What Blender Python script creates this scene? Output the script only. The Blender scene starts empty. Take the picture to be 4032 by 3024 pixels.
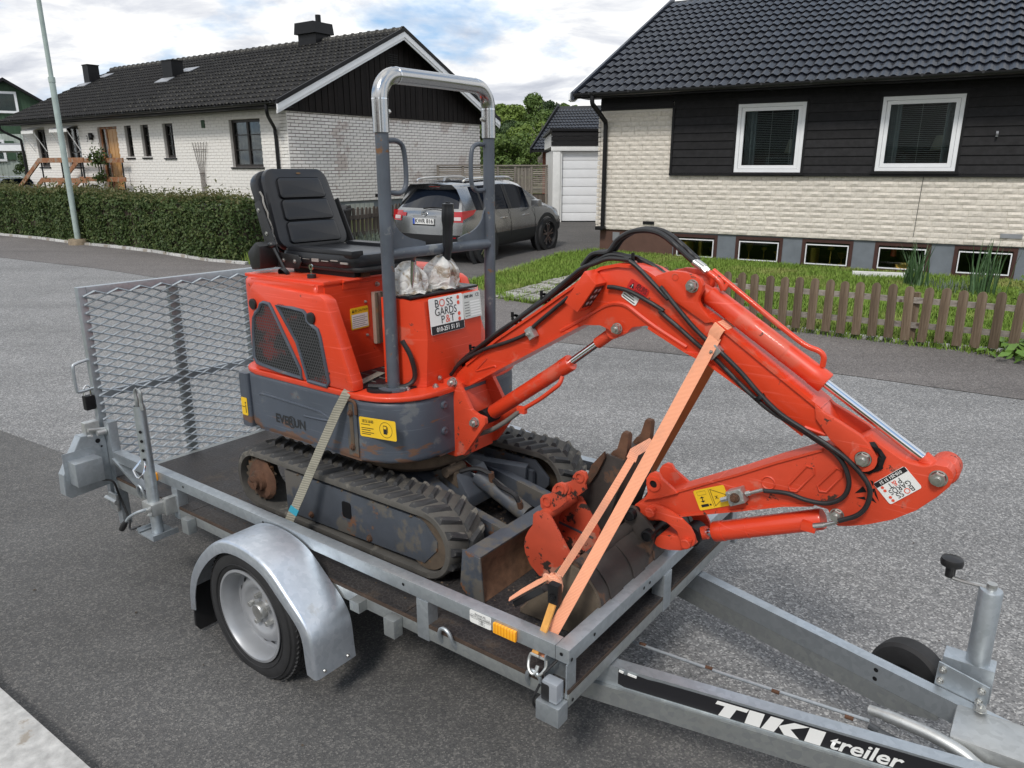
import bpy, bmesh, math, random
import numpy as np
from mathutils import Vector, Matrix
random.seed(7); rng = np.random.default_rng(7)
SC = bpy.context.scene
COL = SC.collection
rad = math.radians
# ------------------------------------------------------------------ camera
cam = bpy.data.cameras.new('camera'); cam.sensor_fit = 'HORIZONTAL'; cam.sensor_width = 36.0
cam.lens = 36.0*2912.45/4032.0; cam.clip_start = 0.05; cam.clip_end = 3000
camo = bpy.data.objects.new('camera', cam); COL.objects.link(camo)
PITCH, ROLL = 0.28602, -0.001376
_c, _s = math.cos(PITCH), math.sin(PITCH)
_r = Vector((1,0,0)); _u = Vector((0,_s,_c)); _f = Vector((0,_c,-_s))
_r2 = math.cos(ROLL)*_r + math.sin(ROLL)*_u; _u2 = -math.sin(ROLL)*_r + math.cos(ROLL)*_u
camo.matrix_world = Matrix(((_r2.x,_u2.x,-_f.x,0),(_r2.y,_u2.y,-_f.y,0),(_r2.z,_u2.z,-_f.z,1.775),(0,0,0,1)))
SC.camera = camo
SC.render.resolution_x = 1024; SC.render.resolution_y = 768
# ------------------------------------------------------------------ sky
SUN_EL, SUN_AZ = rad(48), rad(-158)          # azimuth measured from +Y towards +X
w = bpy.data.worlds.new('World'); SC.world = w; w.use_nodes = True
nt = w.node_tree; nt.nodes.clear()
def N(t, **k):
    n = nt.nodes.new(t)
    for a, v in k.items(): setattr(n, a, v)
    return n
def LK(a, b): nt.links.new(a, b)
def MATH(op, a, b=None, clamp=False):
    n = N('ShaderNodeMath', operation=op); n.use_clamp = clamp
    for i, v in enumerate((a, b)):
        if v is None: continue
        if isinstance(v, (int, float)): n.inputs[i].default_value = v
        else: LK(v, n.inputs[i])
    return n.outputs[0]
sky = N('ShaderNodeTexSky', sky_type='NISHITA'); sky.sun_disc = False
sky.sun_elevation = SUN_EL; sky.sun_rotation = SUN_AZ; sky.air_density = 1.0; sky.dust_density = 1.0
tc = N('ShaderNodeTexCoord'); sep = N('ShaderNodeSeparateXYZ'); LK(tc.outputs['Generated'], sep.inputs[0])
zc = MATH('ADD', MATH('MAXIMUM', sep.outputs[2], 0.0), 0.22)
comb = N('ShaderNodeCombineXYZ')
LK(MATH('DIVIDE', sep.outputs[0], zc), comb.inputs[0]); LK(MATH('DIVIDE', sep.outputs[1], zc), comb.inputs[1])
comb.inputs[2].default_value = 3.1
def NOISE(scale, detail, rough, off, dist=0.0):
    mp = N('ShaderNodeMapping'); mp.inputs['Location'].default_value = off; LK(comb.outputs[0], mp.inputs[0])
    n = N('ShaderNodeTexNoise'); n.inputs['Scale'].default_value = scale; n.inputs['Detail'].default_value = detail
    n.inputs['Roughness'].default_value = rough; n.inputs['Distortion'].default_value = dist
    LK(mp.outputs[0], n.inputs['Vector']); return n.outputs['Fac']
def RAMP(v, stops):
    r = N('ShaderNodeValToRGB'); e = r.color_ramp.elements
    while len(e) < len(stops): e.new(0.5)
    for q, (p_, c) in zip(e, stops): q.position = p_; q.color = (*c, 1)
    LK(v, r.inputs[0]); return r.outputs[0]
def MIX(f, a, b):
    m = N('ShaderNodeMix', data_type='RGBA')
    for s, v in ((0, f), (6, a), (7, b)):
        if isinstance(v, (int, float)): m.inputs[s].default_value = v
        elif isinstance(v, tuple): m.inputs[s].default_value = (*v, 1)
        else: LK(v, m.inputs[s])
    return m.outputs[2]
big = NOISE(1.15, 7, 0.55, (5.2, 1.7, 0.0), 0.25)
shade = NOISE(2.3, 6, 0.6, (3.3, 7.7, 0), 0.4)
cover = RAMP(big, [(0.38, (0,0,0)), (0.49, (1,1,1))])
cloudcol = RAMP(shade, [(0.33, (4.0,4.2,4.7)), (0.43, (5.4,5.55,5.9)), (0.50, (6.8,6.85,6.9)), (0.60, (9.2,9.05,8.75))])
bluesky = MIX(0.72, sky.outputs[0], (2.1, 3.7, 5.9))
mixsky = MIX(cover, bluesky, cloudcol)
bg = N('ShaderNodeBackground'); bg.inputs['Strength'].default_value = 0.10; LK(mixsky, bg.inputs['Color'])
wo = N('ShaderNodeOutputWorld'); LK(bg.outputs[0], wo.inputs[0])
# ------------------------------------------------------------------ sun (through thin cloud)
sl = bpy.data.lights.new('sun', 'SUN'); sl.energy = 1.5; sl.angle = rad(12); sl.color = (1.0, 0.95, 0.88)
so = bpy.data.objects.new('sun', sl); COL.objects.link(so)
sd = Vector((math.cos(SUN_EL)*math.sin(SUN_AZ), math.cos(SUN_EL)*math.cos(SUN_AZ), math.sin(SUN_EL)))
so.rotation_euler = sd.to_track_quat('Z', 'Y').to_euler(); so.location = (0, 0, 40)
# ------------------------------------------------------------------ view
SC.view_settings.view_transform = 'Standard'; SC.view_settings.look = 'None'
SC.view_settings.gamma = 1; SC.view_settings.exposure = 0.6; SC.view_settings.use_curve_mapping = False
SC.render.engine = 'CYCLES'

# ================================================================== helpers
FR = {'W': Matrix.Identity(4)}
def frame(name, o, yaw):
    FR[name] = Matrix.Translation(o) @ Matrix.Rotation(yaw, 4, 'Z')
frame('RH', (1.681, 14.65, 0), -0.53595)
frame('LH', (-5.712, 19.9, 0), -0.60573)
_tx = Vector((0.79961, -0.60044, 0.00943)); _ty = Vector((0.60046, 0.79964, -0.00575)); _tn = _tx.cross(_ty)
_to = Vector((0.15189, 1.68914, 0.53632))
FR['T'] = Matrix(((_tx.x,_ty.x,_tn.x,_to.x),(_tx.y,_ty.y,_tn.y,_to.y),(_tx.z,_ty.z,_tn.z,_to.z),(0,0,0,1)))
def zg(y):
    R = lambda t: (t + math.sqrt(t*t + 4.0))/2
    return 0.02*(R(y-6.0) - R(y-30.0)) - .0018

class B:
    """collects shapes into one bmesh"""
    def __init__(s): s.bm = bmesh.new(); s.mi = 0
    def _f(s, vs):
        try: f = s.bm.faces.new(vs); f.material_index = s.mi; return f
        except ValueError: return None
    def hexa(s, c):
        v = [s.bm.verts.new(p) for p in c]
        for q in ((0,3,2,1),(4,5,6,7),(0,1,5,4),(1,2,6,5),(2,3,7,6),(3,0,4,7)): s._f([v[i] for i in q])
        return s
    def box(s, lo, hi, M=None, bev=0):
        (a,b,c),(d,e,f) = lo, hi
        P = [Vector(q) for q in ((a,b,c),(d,b,c),(d,e,c),(a,e,c),(a,b,f),(d,b,f),(d,e,f),(a,e,f))]
        if M: P = [M @ q for q in P]
        if not bev: return s.hexa(P)
        t = bmesh.new(); v = [t.verts.new(p) for p in P]
        for q in ((0,3,2,1),(4,5,6,7),(0,1,5,4),(1,2,6,5),(2,3,7,6),(3,0,4,7)): t.faces.new([v[i] for i in q])
        bmesh.ops.bevel(t, geom=t.edges[:], offset=bev, segments=2, profile=.7, affect='EDGES')
        return s.merge(t)
    def merge(s, t, M=None):
        m = {}
        for v in t.verts: m[v] = s.bm.verts.new(M @ v.co if M else v.co)
        for f in t.faces: s._f([m[v] for v in f.verts])
        t.free(); return s
    def prism(s, poly, ax, a0, a1, bev=0, caps=True):
        """polygon in the plane of the two other axes, extruded along axis ax"""
        def pt(q, a):
            l = list(q); l.insert(ax, a); return Vector(l)
        t = bmesh.new()
        n = len(poly)
        A_ = [t.verts.new(pt(q, a0)) for q in poly]; Bv = [t.verts.new(pt(q, a1)) for q in poly]
        if caps:
            t.faces.new(A_); t.faces.new(Bv[::-1])
        for i in range(n): t.faces.new((A_[i], Bv[i], Bv[(i+1)%n], A_[(i+1)%n]))
        bmesh.ops.recalc_face_normals(t, faces=t.faces)
        if bev:
            ed = [e for e in t.edges if len(e.link_faces) == 2 and e.calc_face_angle(0) > .6]
            bmesh.ops.bevel(t, geom=ed, offset=bev, segments=2, profile=.6, affect='EDGES')
        return s.merge(t)
    def beam(s, p, q, wd, ht, up=(0,0,1), bev=0):
        p, q = Vector(p), Vector(q); d = (q-p); L = d.length; d.normalize()
        sx = d.cross(Vector(up)).normalized(); sz = sx.cross(d)
        M = Matrix(((d.x,sx.x,sz.x,p.x),(d.y,sx.y,sz.y,p.y),(d.z,sx.z,sz.z,p.z),(0,0,0,1)))
        return s.box((0,-wd/2,-ht/2),(L,wd/2,ht/2), M, bev)
    def tube(s, pts, r, seg=8, closed=False, caps=True, smooth=0):
        P = [Vector(p) for p in pts]
        if smooth: P = spline(P, smooth, closed)
        n = len(P); rr = r if isinstance(r, (list, tuple)) else [r]*n
        if len(rr) != n: rr = [rr[min(int(i*len(rr)/n), len(rr)-1)] for i in range(n)]
        rings = []; ref = None
        for i in range(n):
            if closed: d = P[(i+1)%n]-P[i-1]
            else: d = P[min(i+1,n-1)]-P[max(i-1,0)]
            d.normalize()
            if ref is None: ref = d.orthogonal().normalized()
            ref = (ref - d*ref.dot(d)).normalized(); o = d.cross(ref)
            rings.append([s.bm.verts.new(P[i] + (ref*math.cos(2*math.pi*k/seg)+o*math.sin(2*math.pi*k/seg))*rr[i]) for k in range(seg)])
        for i in range(n if closed else n-1):
            a, b = rings[i], rings[(i+1)%n]
            for k in range(seg): s._f((a[k], a[(k+1)%seg], b[(k+1)%seg], b[k]))
        if caps and not closed: s._f(rings[0][::-1]); s._f(rings[-1])
        return s
    def lathe(s, prof, o, axis=(0,0,1), seg=24, a0=0, a1=2*math.pi):
        """prof = [(radius, height along axis)]"""
        o = Vector(o); d = Vector(axis).normalized(); e = d.orthogonal().normalized(); g = d.cross(e)
        full = abs(a1-a0-2*math.pi) < 1e-6; m = seg if full else seg+1
        R = []
        for k in range(m):
            a = a0+(a1-a0)*k/seg; u = e*math.cos(a)+g*math.sin(a)
            R.append([s.bm.verts.new(o+u*r_+d*h) for r_, h in prof])
        for k in range(seg):
            a, b = R[k], R[(k+1)%m]
            for i in range(len(prof)-1): s._f((a[i], b[i], b[i+1], a[i+1]))
        return s
    def cyl(s, p, q, r, r2=None, seg=16):
        p, q = Vector(p), Vector(q); L = (q-p).length; r2 = r if r2 is None else r2
        return s.lathe([(0,0),(r,0),(r2,L),(0,L)], p, q-p, seg)
    def bolt(s, p, n, r=.016, h=.014):
        n = Vector(n).normalized(); p = Vector(p)
        s.lathe([(r*1.25,0),(r*1.25,h*.2),(r*1.05,h*.2)], p, n, 16); s.lathe([(r*1.05,h*.2),(r,h),(0,h)], p, n, 6)
        return s.lathe([(r*.55,h),(r*.5,h*1.5),(0,h*1.5)], p, n, 10)
    def sphere(s, c, r, u=12, v=8, sc=(1,1,1)):
        c = Vector(c); pr = [(max(1e-4,math.sin(math.pi*i/v)), -math.cos(math.pi*i/v)) for i in range(v+1)]
        R = [[s.bm.verts.new((c.x+r*sc[0]*q*math.cos(2*math.pi*k/u), c.y+r*sc[1]*q*math.sin(2*math.pi*k/u), c.z+r*sc[2]*h)) for q, h in pr] for k in range(u)]
        for k in range(u):
            for i in range(v): s._f((R[k][i], R[(k+1)%u][i], R[(k+1)%u][i+1], R[k][i+1]))
        return s
    def strip(s, pts, wdir, wd, th):
        """a flat band along pts, width along wdir (a vector or one per point)"""
        P = [Vector(p) for p in pts]; n = len(P); R = []
        for i in range(n):
            d = (P[min(i+1,n-1)]-P[max(i-1,0)]).normalized()
            wv = Vector(wdir[i] if isinstance(wdir, list) else wdir); wv = (wv-d*wv.dot(d)).normalized(); nn = d.cross(wv)
            R.append([s.bm.verts.new(P[i]+wv*a*wd/2+nn*b*th/2) for a, b in ((-1,-1),(1,-1),(1,1),(-1,1))])
        for i in range(n-1):
            for k in range(4): s._f((R[i][k], R[i][(k+1)%4], R[i+1][(k+1)%4], R[i+1][k]))
        s._f(R[0][::-1]); s._f(R[-1]); return s
    def quad(s, *p): s._f([s.bm.verts.new(q) for q in p]); return s
    def loft(s, rings, closed=True, caps=False):
        R = [[s.bm.verts.new(p) for p in r_] for r_ in rings]
        for a, b in zip(R, R[1:]):
            n = len(a)
            for k in range(n if closed else n-1): s._f((a[k], a[(k+1)%n], b[(k+1)%n], b[k]))
        if caps: s._f(R[0][::-1]); s._f(R[-1])
        return s
    def mesh(s, name, mats, off=None, smooth=40, shift=None):
        bmesh.ops.recalc_face_normals(s.bm, faces=s.bm.faces)
        if off is not None: bmesh.ops.translate(s.bm, verts=s.bm.verts, vec=-Vector(off))
        me = bpy.data.meshes.new(name); s.bm.to_mesh(me); s.bm.free()
        for m in (mats if isinstance(mats, (list, tuple)) else [mats]): me.materials.append(m)
        if smooth:
            me.polygons.foreach_set('use_smooth', [True]*len(me.polygons)); me.set_sharp_from_angle(angle=rad(smooth))
        return me
def spline(P, n=6, closed=False):
    out = []; m = len(P)
    for i in range(m if closed else m-1):
        p0 = P[i-1] if (closed or i > 0) else P[0]*2-P[1]; p1 = P[i]; p2 = P[(i+1)%m]
        p3 = P[(i+2)%m] if (closed or i+2 < m) else P[-1]*2-P[-2]
        for k in range(n):
            t = k/n; out.append(.5*((2*p1)+(p2-p0)*t+(2*p0-5*p1+4*p2-p3)*t*t+(3*p1-p0-3*p2+p3)*t**3))
    if not closed: out.append(P[-1].copy())
    return out
def arc(c, r, a0, a1, n):
    return [(c[0]+r*math.cos(rad(a0+(a1-a0)*i/n)), c[1]+r*math.sin(rad(a0+(a1-a0)*i/n))) for i in range(n+1)]
def rrect(x0, y0, x1, y1, r, n=4):
    return arc((x1-r,y0+r),r,-90,0,n)+arc((x1-r,y1-r),r,0,90,n)+arc((x0+r,y1-r),r,90,180,n)+arc((x0+r,y0+r),r,180,270,n)
def link(name, me, parent=None):
    o = bpy.data.objects.new(name, me); COL.objects.link(o)
    if parent: o.parent = parent
    return o
def props(o, label, cat, group=None, kind=None):
    if label: o['label'] = label
    if cat: o['category'] = cat
    if group: o['group'] = group
    if kind: o['kind'] = kind
    return o
SPLIT = {'gutter_bracket','awning_arm','post','header_board','bolt','rivet','air_vent','pivot_bolt','clamp_bolt','rusty_bolt','roller_bolt','rubber_latch','rubber_plug','cap_screw','port','rust_patch','crossbar','rod','led','brake_light','seat_rail','gauge_rail','sill','casing','handle','roof_rail','fork','hose','steel_pipe','ramp_bar','mat_line','cushion_bolster','dot','branches','branch','beam','beam_end','weld_seam','tail_lamp_bracket','flashing','reflector','hinge','inner_ledge','fender_bracket','spoke','vent_hole','drill_holes','leg_hole','bracket_hole','beam_hole','cut_emblem','torn_edge','soffit','rear_walls'}
def pieces(b):
    """split a builder into its separate solids (pieces that touch stay together)"""
    bm = b.bm; bm.verts.ensure_lookup_table(); seen = set(); isl = []
    for v in bm.verts:
        if v in seen: continue
        st = [v]; seen.add(v); g = []
        while st:
            q = st.pop(); g.append(q)
            for e in q.link_edges:
                o = e.other_vert(q)
                if o not in seen: seen.add(o); st.append(o)
        lo = [min(q.co[i] for q in g)-.0008 for i in range(3)]; hi = [max(q.co[i] for q in g)+.0008 for i in range(3)]; isl.append([g, lo, hi])
    ch = True
    while ch:
        ch = False
        for i in range(len(isl)):
            for j in range(i+1, len(isl)):
                if all(isl[i][1][k] <= isl[j][2][k] and isl[j][1][k] <= isl[i][2][k] for k in range(3)):
                    a, c = isl[i], isl.pop(j); a[0] += c[0]; a[1] = [min(p, q) for p, q in zip(a[1], c[1])]; a[2] = [max(p, q) for p, q in zip(a[2], c[2])]; ch = True; break
            if ch: break
    if len(isl) < 2: return [b]
    out = []
    for g, _, _ in isl:
        n = B(); m = {v: n.bm.verts.new(v.co) for v in g}
        for f in {f for v in g for f in v.link_faces}: n._f([m[v] for v in f.verts])
        out.append(n)
    bm.free(); return out
class Thing:
    def __init__(s, name, label, cat, fr='W', base=(0,0,0), group=None, yaw=0):
        s.root = bpy.data.objects.new(name, None); COL.objects.link(s.root); s.root.empty_display_size = .1
        s.off = Vector(base); s.fr = FR[fr]
        s.root.matrix_world = s.fr @ Matrix.Translation(s.off) @ Matrix.Rotation(yaw, 4, 'Z')
        s.M = s.root.matrix_world.copy()
        props(s.root, label, cat, group)
    def part(s, name, b, mats, parent=None, label=None, kind=None, smooth=40):
        while parent is not None and parent != s.root and parent.parent != s.root: parent = parent.parent      # never deeper than thing > part > sub-part
        ps = pieces(b) if name in SPLIT and not kind else [b]
        for q in ps[1:]: link(name, q.mesh(name, mats, s.off, smooth), parent or s.root)
        o = link(name, ps[0].mesh(name, mats, s.off, smooth), parent or s.root)
        if label: o['label'] = label
        if kind: o['kind'] = kind
        return o
    def inst(s, name, me, loc, parent=None, rot=None, scale=None):
        o = link(name, me, parent or s.root); o.location = Vector(loc)-s.off
        if rot is not None: o.rotation_euler = rot
        if scale is not None: o.scale = scale
        return o
def single(name, b, mats, label, cat, fr='W', base=(0,0,0), group=None, kind=None, smooth=40):
    """a thing that is one mesh"""
    o = link(name, b.mesh(name, mats, base, smooth)); o.matrix_world = FR[fr] @ Matrix.Translation(base)
    return props(o, label, cat, group, kind)
def copy_tree(o, parent=None):
    c = o.copy(); COL.objects.link(c)
    if parent is not None: c.parent = parent
    for ch in list(o.children): copy_tree(ch, c)
    return c
# ------------------------------------------------------------------ materials
def newmat(name):
    m = bpy.data.materials.new(name); m.use_nodes = True; t = m.node_tree; t.nodes.clear()
    o = t.nodes.new('ShaderNodeOutputMaterial'); return m, t, o
class MT:
    def __init__(s, name):
        s.m, s.t, s.o = newmat(name); s.p = s.n('ShaderNodeBsdfPrincipled'); s.l(s.p.outputs[0], s.o.inputs[0])
        s.tc = s.n('ShaderNodeTexCoord'); s.v = s.tc.outputs['Object']
    def n(s, t, **k):
        n = s.t.nodes.new(t)
        for a, v in k.items(): setattr(n, a, v)
        return n
    def l(s, a, b): s.t.links.new(a, b)
    def world(s): s.v = s.n('ShaderNodeNewGeometry').outputs['Position']; return s
    def mapv(s, scale, loc=(0,0,0), rot=(0,0,0)):
        mp = s.n('ShaderNodeMapping'); mp.inputs['Scale'].default_value = scale; mp.inputs['Location'].default_value = loc; mp.inputs['Rotation'].default_value = rot
        s.l(s.v, mp.inputs[0]); return mp.outputs[0]
    def noise(s, scale, detail=4, rough=.55, v=None, dist=0):
        n = s.n('ShaderNodeTexNoise'); n.inputs['Scale'].default_value = scale; n.inputs['Detail'].default_value = detail
        n.inputs['Roughness'].default_value = rough; n.inputs['Distortion'].default_value = dist
        s.l(v or s.v, n.inputs['Vector']); return n.outputs['Fac']
    def vor(s, scale, v=None, out='Color', feature='F1'):
        n = s.n('ShaderNodeTexVoronoi', feature=feature); n.inputs['Scale'].default_value = scale; s.l(v or s.v, n.inputs['Vector']); return n.outputs[out]
    def ramp(s, v, stops, interp='LINEAR'):
        r = s.n('ShaderNodeValToRGB'); r.color_ramp.interpolation = interp; e = r.color_ramp.elements
        while len(e) < len(stops): e.new(.5)
        for q, (p_, c) in zip(e, stops):
            q.position = p_; q.color = (c, c, c, 1) if isinstance(c, (int, float)) else (*c, 1)
        s.l(v, r.inputs[0]); return r.outputs[0]
    def mix(s, f, a, b, mode='MIX'):
        m = s.n('ShaderNodeMix', data_type='RGBA', blend_type=mode)
        for i, v in ((0, f), (6, a), (7, b)):
            if isinstance(v, (int, float)): m.inputs[i].default_value = v if i == 0 else (v, v, v, 1)
            elif isinstance(v, tuple): m.inputs[i].default_value = (*v, 1)
            else: s.l(v, m.inputs[i])
        return m.outputs[2]
    def mth(s, op, a, b=0.0, clamp=False):
        n = s.n('ShaderNodeMath', operation=op); n.use_clamp = clamp
        for i, v in enumerate((a, b)):
            if isinstance(v, (int, float)): n.inputs[i].default_value = v
            else: s.l(v, n.inputs[i])
        return n.outputs[0]
    def set(s, **k):
        for a, v in k.items():
            i = s.p.inputs[{'col':'Base Color','rough':'Roughness','metal':'Metallic','spec':'Specular IOR Level','coat':'Coat Weight','trans':'Transmission Weight','ior':'IOR','alpha':'Alpha','emis':'Emission Color','emstr':'Emission Strength','sheen':'Sheen Weight'}[a]]
            if isinstance(v, (int, float)): i.default_value = v
            elif isinstance(v, tuple): i.default_value = (*v, 1)
            else: s.l(v, i)
        return s
    def bump(s, h, strength=.3, dist=.01):
        b = s.n('ShaderNodeBump'); b.inputs['Strength'].default_value = strength; b.inputs['Distance'].default_value = dist
        s.l(h, b.inputs['Height']); s.l(b.outputs[0], s.p.inputs['Normal']); return s
    def rnd(s): return s.n('ShaderNodeObjectInfo').outputs['Random']
def mk(name, col, rough=.5, metal=0, var=.12, vs=5, bump=0, bs=60, rand=0, coat=0, spec=.5, chips=None, world=False, scratch=0, lowrust=None):
    t = MT(name)
    if world: t.world()
    c = tuple(col)
    lo = tuple(x*(1-var) for x in c); hi = tuple(min(1, x*(1+var)) for x in c)
    out = t.mix(t.ramp(t.noise(vs, 6, .6), [(.3, 0), (.7, 1)]), lo, hi)
    if rand:
        k = t.mth('ADD', t.mth('MULTIPLY', t.rnd(), 2*rand), 1-rand); cb = t.n('ShaderNodeCombineColor')
        for i in range(3): t.l(k, cb.inputs[i])
        out = t.mix(1.0, out, cb.outputs[0], 'MULTIPLY')
    r_out = rough
    for ch in ([chips] if isinstance(chips, tuple) and chips and isinstance(chips[0], tuple) and len(chips) == 4 else (chips or [])):
        cc, thr, sc, cr = ch
        f = t.ramp(t.noise(sc, 8, .65), [(thr, 0), (thr+.035, 1)])
        out = t.mix(f, out, cc)
        r_out = t.mix(f, r_out if not isinstance(r_out, (int, float)) else float(r_out), float(cr))
    if scratch:
        for rot in ((.3,.5,.2),(1.1,-.4,.9)):
            f = t.ramp(t.noise(3.2, 3, .5, t.mapv((1.2,1.2,46), rot=rot)), [(.655, 0), (.69, scratch)]); out = t.mix(f, out, tuple(min(1, x*1.25+.07) for x in c))
    if lowrust:
        cc, z0, z1 = lowrust; sp_ = t.n('ShaderNodeSeparateXYZ'); t.l(t.v, sp_.inputs[0]); mr = t.n('ShaderNodeMapRange'); mr.inputs[1].default_value = z0; mr.inputs[2].default_value = z1; mr.inputs[3].default_value = .16; mr.inputs[4].default_value = 0; t.l(sp_.outputs[2], mr.inputs[0])
        f = t.ramp(t.mth('ADD', t.noise(5, 7, .65, t.mapv((1,1,4))), mr.outputs[0]), [(.64, 0), (.68, .85)]); out = t.mix(f, out, cc)
    t.set(col=out, rough=r_out, metal=metal, coat=coat, spec=spec)
    if bump: t.bump(t.noise(bs, 5, .6), bump, .004)
    return t.m
def glassmat(name, tint=(.9,.95,.95), refl=1.0):
    m, t, o = newmat(name)
    tr = t.nodes.new('ShaderNodeBsdfTransparent'); tr.inputs[0].default_value = (*tint, 1)
    gl = t.nodes.new('ShaderNodeBsdfGlossy'); gl.inputs['Roughness'].default_value = .01
    fr = t.nodes.new('ShaderNodeFresnel'); fr.inputs[0].default_value = 1.5
    mm = t.nodes.new('ShaderNodeMath'); mm.operation = 'MULTIPLY'; mm.inputs[1].default_value = refl; mm.use_clamp = True
    mx = t.nodes.new('ShaderNodeMixShader'); t.links.new(fr.outputs[0], mm.inputs[0]); t.links.new(mm.outputs[0], mx.inputs[0])
    t.links.new(tr.outputs[0], mx.inputs[1]); t.links.new(gl.outputs[0], mx.inputs[2]); t.links.new(mx.outputs[0], o.inputs[0])
    return m
def text_mesh(txt, size=1.0, ext=0.0, align='CENTER', mat=None, M=None, xscale=1.0, shear=0.0, bold=0.0, spacing=1.0):
    """flat lettering as a mesh (x right, y up) placed by M"""
    c = bpy.data.curves.new('lettering', 'FONT'); c.body = txt; c.size = size; c.align_x = align; c.align_y = 'CENTER'
    c.fill_mode = 'FRONT' if not ext else 'BOTH'; c.extrude = ext; c.shear = shear; c.offset = bold; c.resolution_u = 3; c.space_character = spacing
    o = bpy.data.objects.new('lettering', c); COL.objects.link(o)
    bpy.context.view_layer.update()
    me = bpy.data.meshes.new_from_object(o.evaluated_get(bpy.context.evaluated_depsgraph_get()))
    bpy.data.objects.remove(o); bpy.data.curves.remove(c)
    S = Matrix.Diagonal((xscale, 1, 1, 1))
    me.transform((M or Matrix.Identity(4)) @ S)
    me.materials.clear()
    if mat: me.materials.append(mat)
    return me
def plane_M(o, x, y):
    """matrix whose x / y axes lie on a surface, z along its normal"""
    x = Vector(x).normalized(); y = Vector(y); y = (y-x*y.dot(x)).normalized(); z = x.cross(y); o = Vector(o)
    return Matrix(((x.x,y.x,z.x,o.x),(x.y,y.y,z.y,o.y),(x.z,y.z,z.z,o.z),(0,0,0,1)))
def add_text(th, name, txt, o, x, y, size, mat, parent=None, **k):
    me = text_mesh(txt, size, mat=mat, M=plane_M(Vector(o)-th.off, x, y), **k); me.name = name
    ob = link(name, me, parent or th.root); return ob

# ================================================================== materials of the place
def asphalt(name, base, light, dark, patch=.12, scale=150, warm=0, amt=.5, bumps=.5):
    t = MT(name).world()
    f1 = t.vor(scale, out='Color'); sepc = t.n('ShaderNodeSeparateColor'); t.l(f1, sepc.inputs[0])
    sp = t.ramp(sepc.outputs[0], [(0, dark), (.35, base), (.72, base), (1, light)])
    f2 = t.vor(scale*.45, out='Color'); s2 = t.n('ShaderNodeSeparateColor'); t.l(f2, s2.inputs[0])
    sp = t.mix(t.ramp(s2.outputs[1], [(.86, 0.0), (.99, amt)]), sp, light)
    pt = t.ramp(t.noise(.55, 5, .6), [(.3, 1-patch), (.7, 1+patch)])
    p2 = t.ramp(t.noise(7, 5, .7), [(.3, .93), (.7, 1.07)])
    col = t.mix(1.0, t.mix(1.0, sp, pt, 'MULTIPLY'), p2, 'MULTIPLY')
    ln = t.noise(1.0, 4, .6, t.mapv((.16,1.5,1), rot=(0,0,.60))); col = t.mix(1.0, col, t.ramp(ln, [(.32, .84), (.5, 1.0), (.68, 1.10)]), 'MULTIPLY')     # worn lanes along the road
    st_ = t.noise(2.3, 6, .72, dist=1.2); col = t.mix(t.ramp(st_, [(.63, 0), (.74, .55)]), col, tuple(x*.45 for x in base))                                   # oil and damp stains
    cr = t.vor(.55, t.mapv((1,1,1)), 'Distance', 'DISTANCE_TO_EDGE'); cw_ = t.mth('MULTIPLY', t.ramp(cr, [(0, 1), (.006, 0)]), t.ramp(t.noise(.8, 3, .5), [(.55, 0), (.63, .4)]))
    col = t.mix(cw_, col, (.03,.03,.03))
    t.set(col=col, rough=.82, spec=.35); t.bump(t.vor(scale, out='Distance'), bumps, .004); return t.m
m_street = asphalt('street_asphalt', (.178,.177,.177), (.40,.395,.385), (.092,.092,.093), .10, 150)
m_foot = asphalt('smooth_asphalt', (.100,.098,.096), (.20,.192,.18), (.066,.066,.067), .22, 200, amt=.5)
m_walk = asphalt('brown_asphalt', (.135,.122,.117), (.25,.235,.22), (.07,.066,.064), .12, 130, amt=.2)
m_drive = asphalt('driveway_asphalt', (.085,.08,.077), (.17,.16,.15), (.04,.04,.04), .2, 120, amt=.25)
def grassmat(name, a, b_, c):
    t = MT(name).world(); n1 = t.noise(1.3, 5, .6); n2 = t.noise(45, 3, .6)
    col = t.mix(t.ramp(n1, [(.3, 0), (.72, 1)]), a, b_); col = t.mix(t.ramp(n2, [(.52, 0), (.85, .7)]), col, c)
    dry = t.noise(.9, 5, .65); col = t.mix(t.ramp(dry, [(.53, 0), (.68, .7)]), col, tuple(x*.9+y*.25 for x, y in zip(c, (.3,.2,.1))))
    t.set(col=col, rough=.75, spec=.25); return t.m
m_soil = grassmat('lawn_soil', (.055,.075,.018), (.045,.05,.015), (.10,.085,.04))
m_grass = grassmat('grass_blade', (.13,.225,.03), (.18,.265,.045), (.28,.28,.10))
m_paver = mk('weathered_concrete', (.33,.32,.295), .9, var=.5, vs=28, bump=.6, bs=90, rand=.2, chips=[((.09,.10,.045), .54, 5, .9), ((.14,.13,.11), .55, 22, .9)])
m_kerb = mk('granite_kerb', (.45,.445,.43), .8, var=.25, vs=24, bump=.5, bs=60, rand=.08, chips=[((.30,.27,.23), .58, 3, .85)])
m_cream = mk('cream_rockface_brick', (.66,.61,.535), .9, var=.14, vs=30, bump=.45, bs=80, rand=.07)
m_mortar = mk('cream_mortar', (.72,.68,.61), .95, var=.06, vs=10)
m_white_brick = mk('whitewashed_brick', (.80,.775,.735), .9, var=.05, vs=14, bump=.35, bs=45, rand=.05)
m_white_mortar = mk('grey_joint', (.60,.57,.54), .95, var=.1, vs=8)
m_gable_brick = mk('worn_white_brick', (.80,.765,.73), .9, var=.08, vs=3, bump=.35, bs=45, rand=.07, chips=[((.62,.55,.51), .56, 1.1, .9)])
m_gable_joint = mk('dark_joint', (.17,.135,.125), .95, var=.15, vs=5)
m_black = mk('black_paint', (.009,.009,.010), .5, var=.2, spec=.25)
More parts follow.
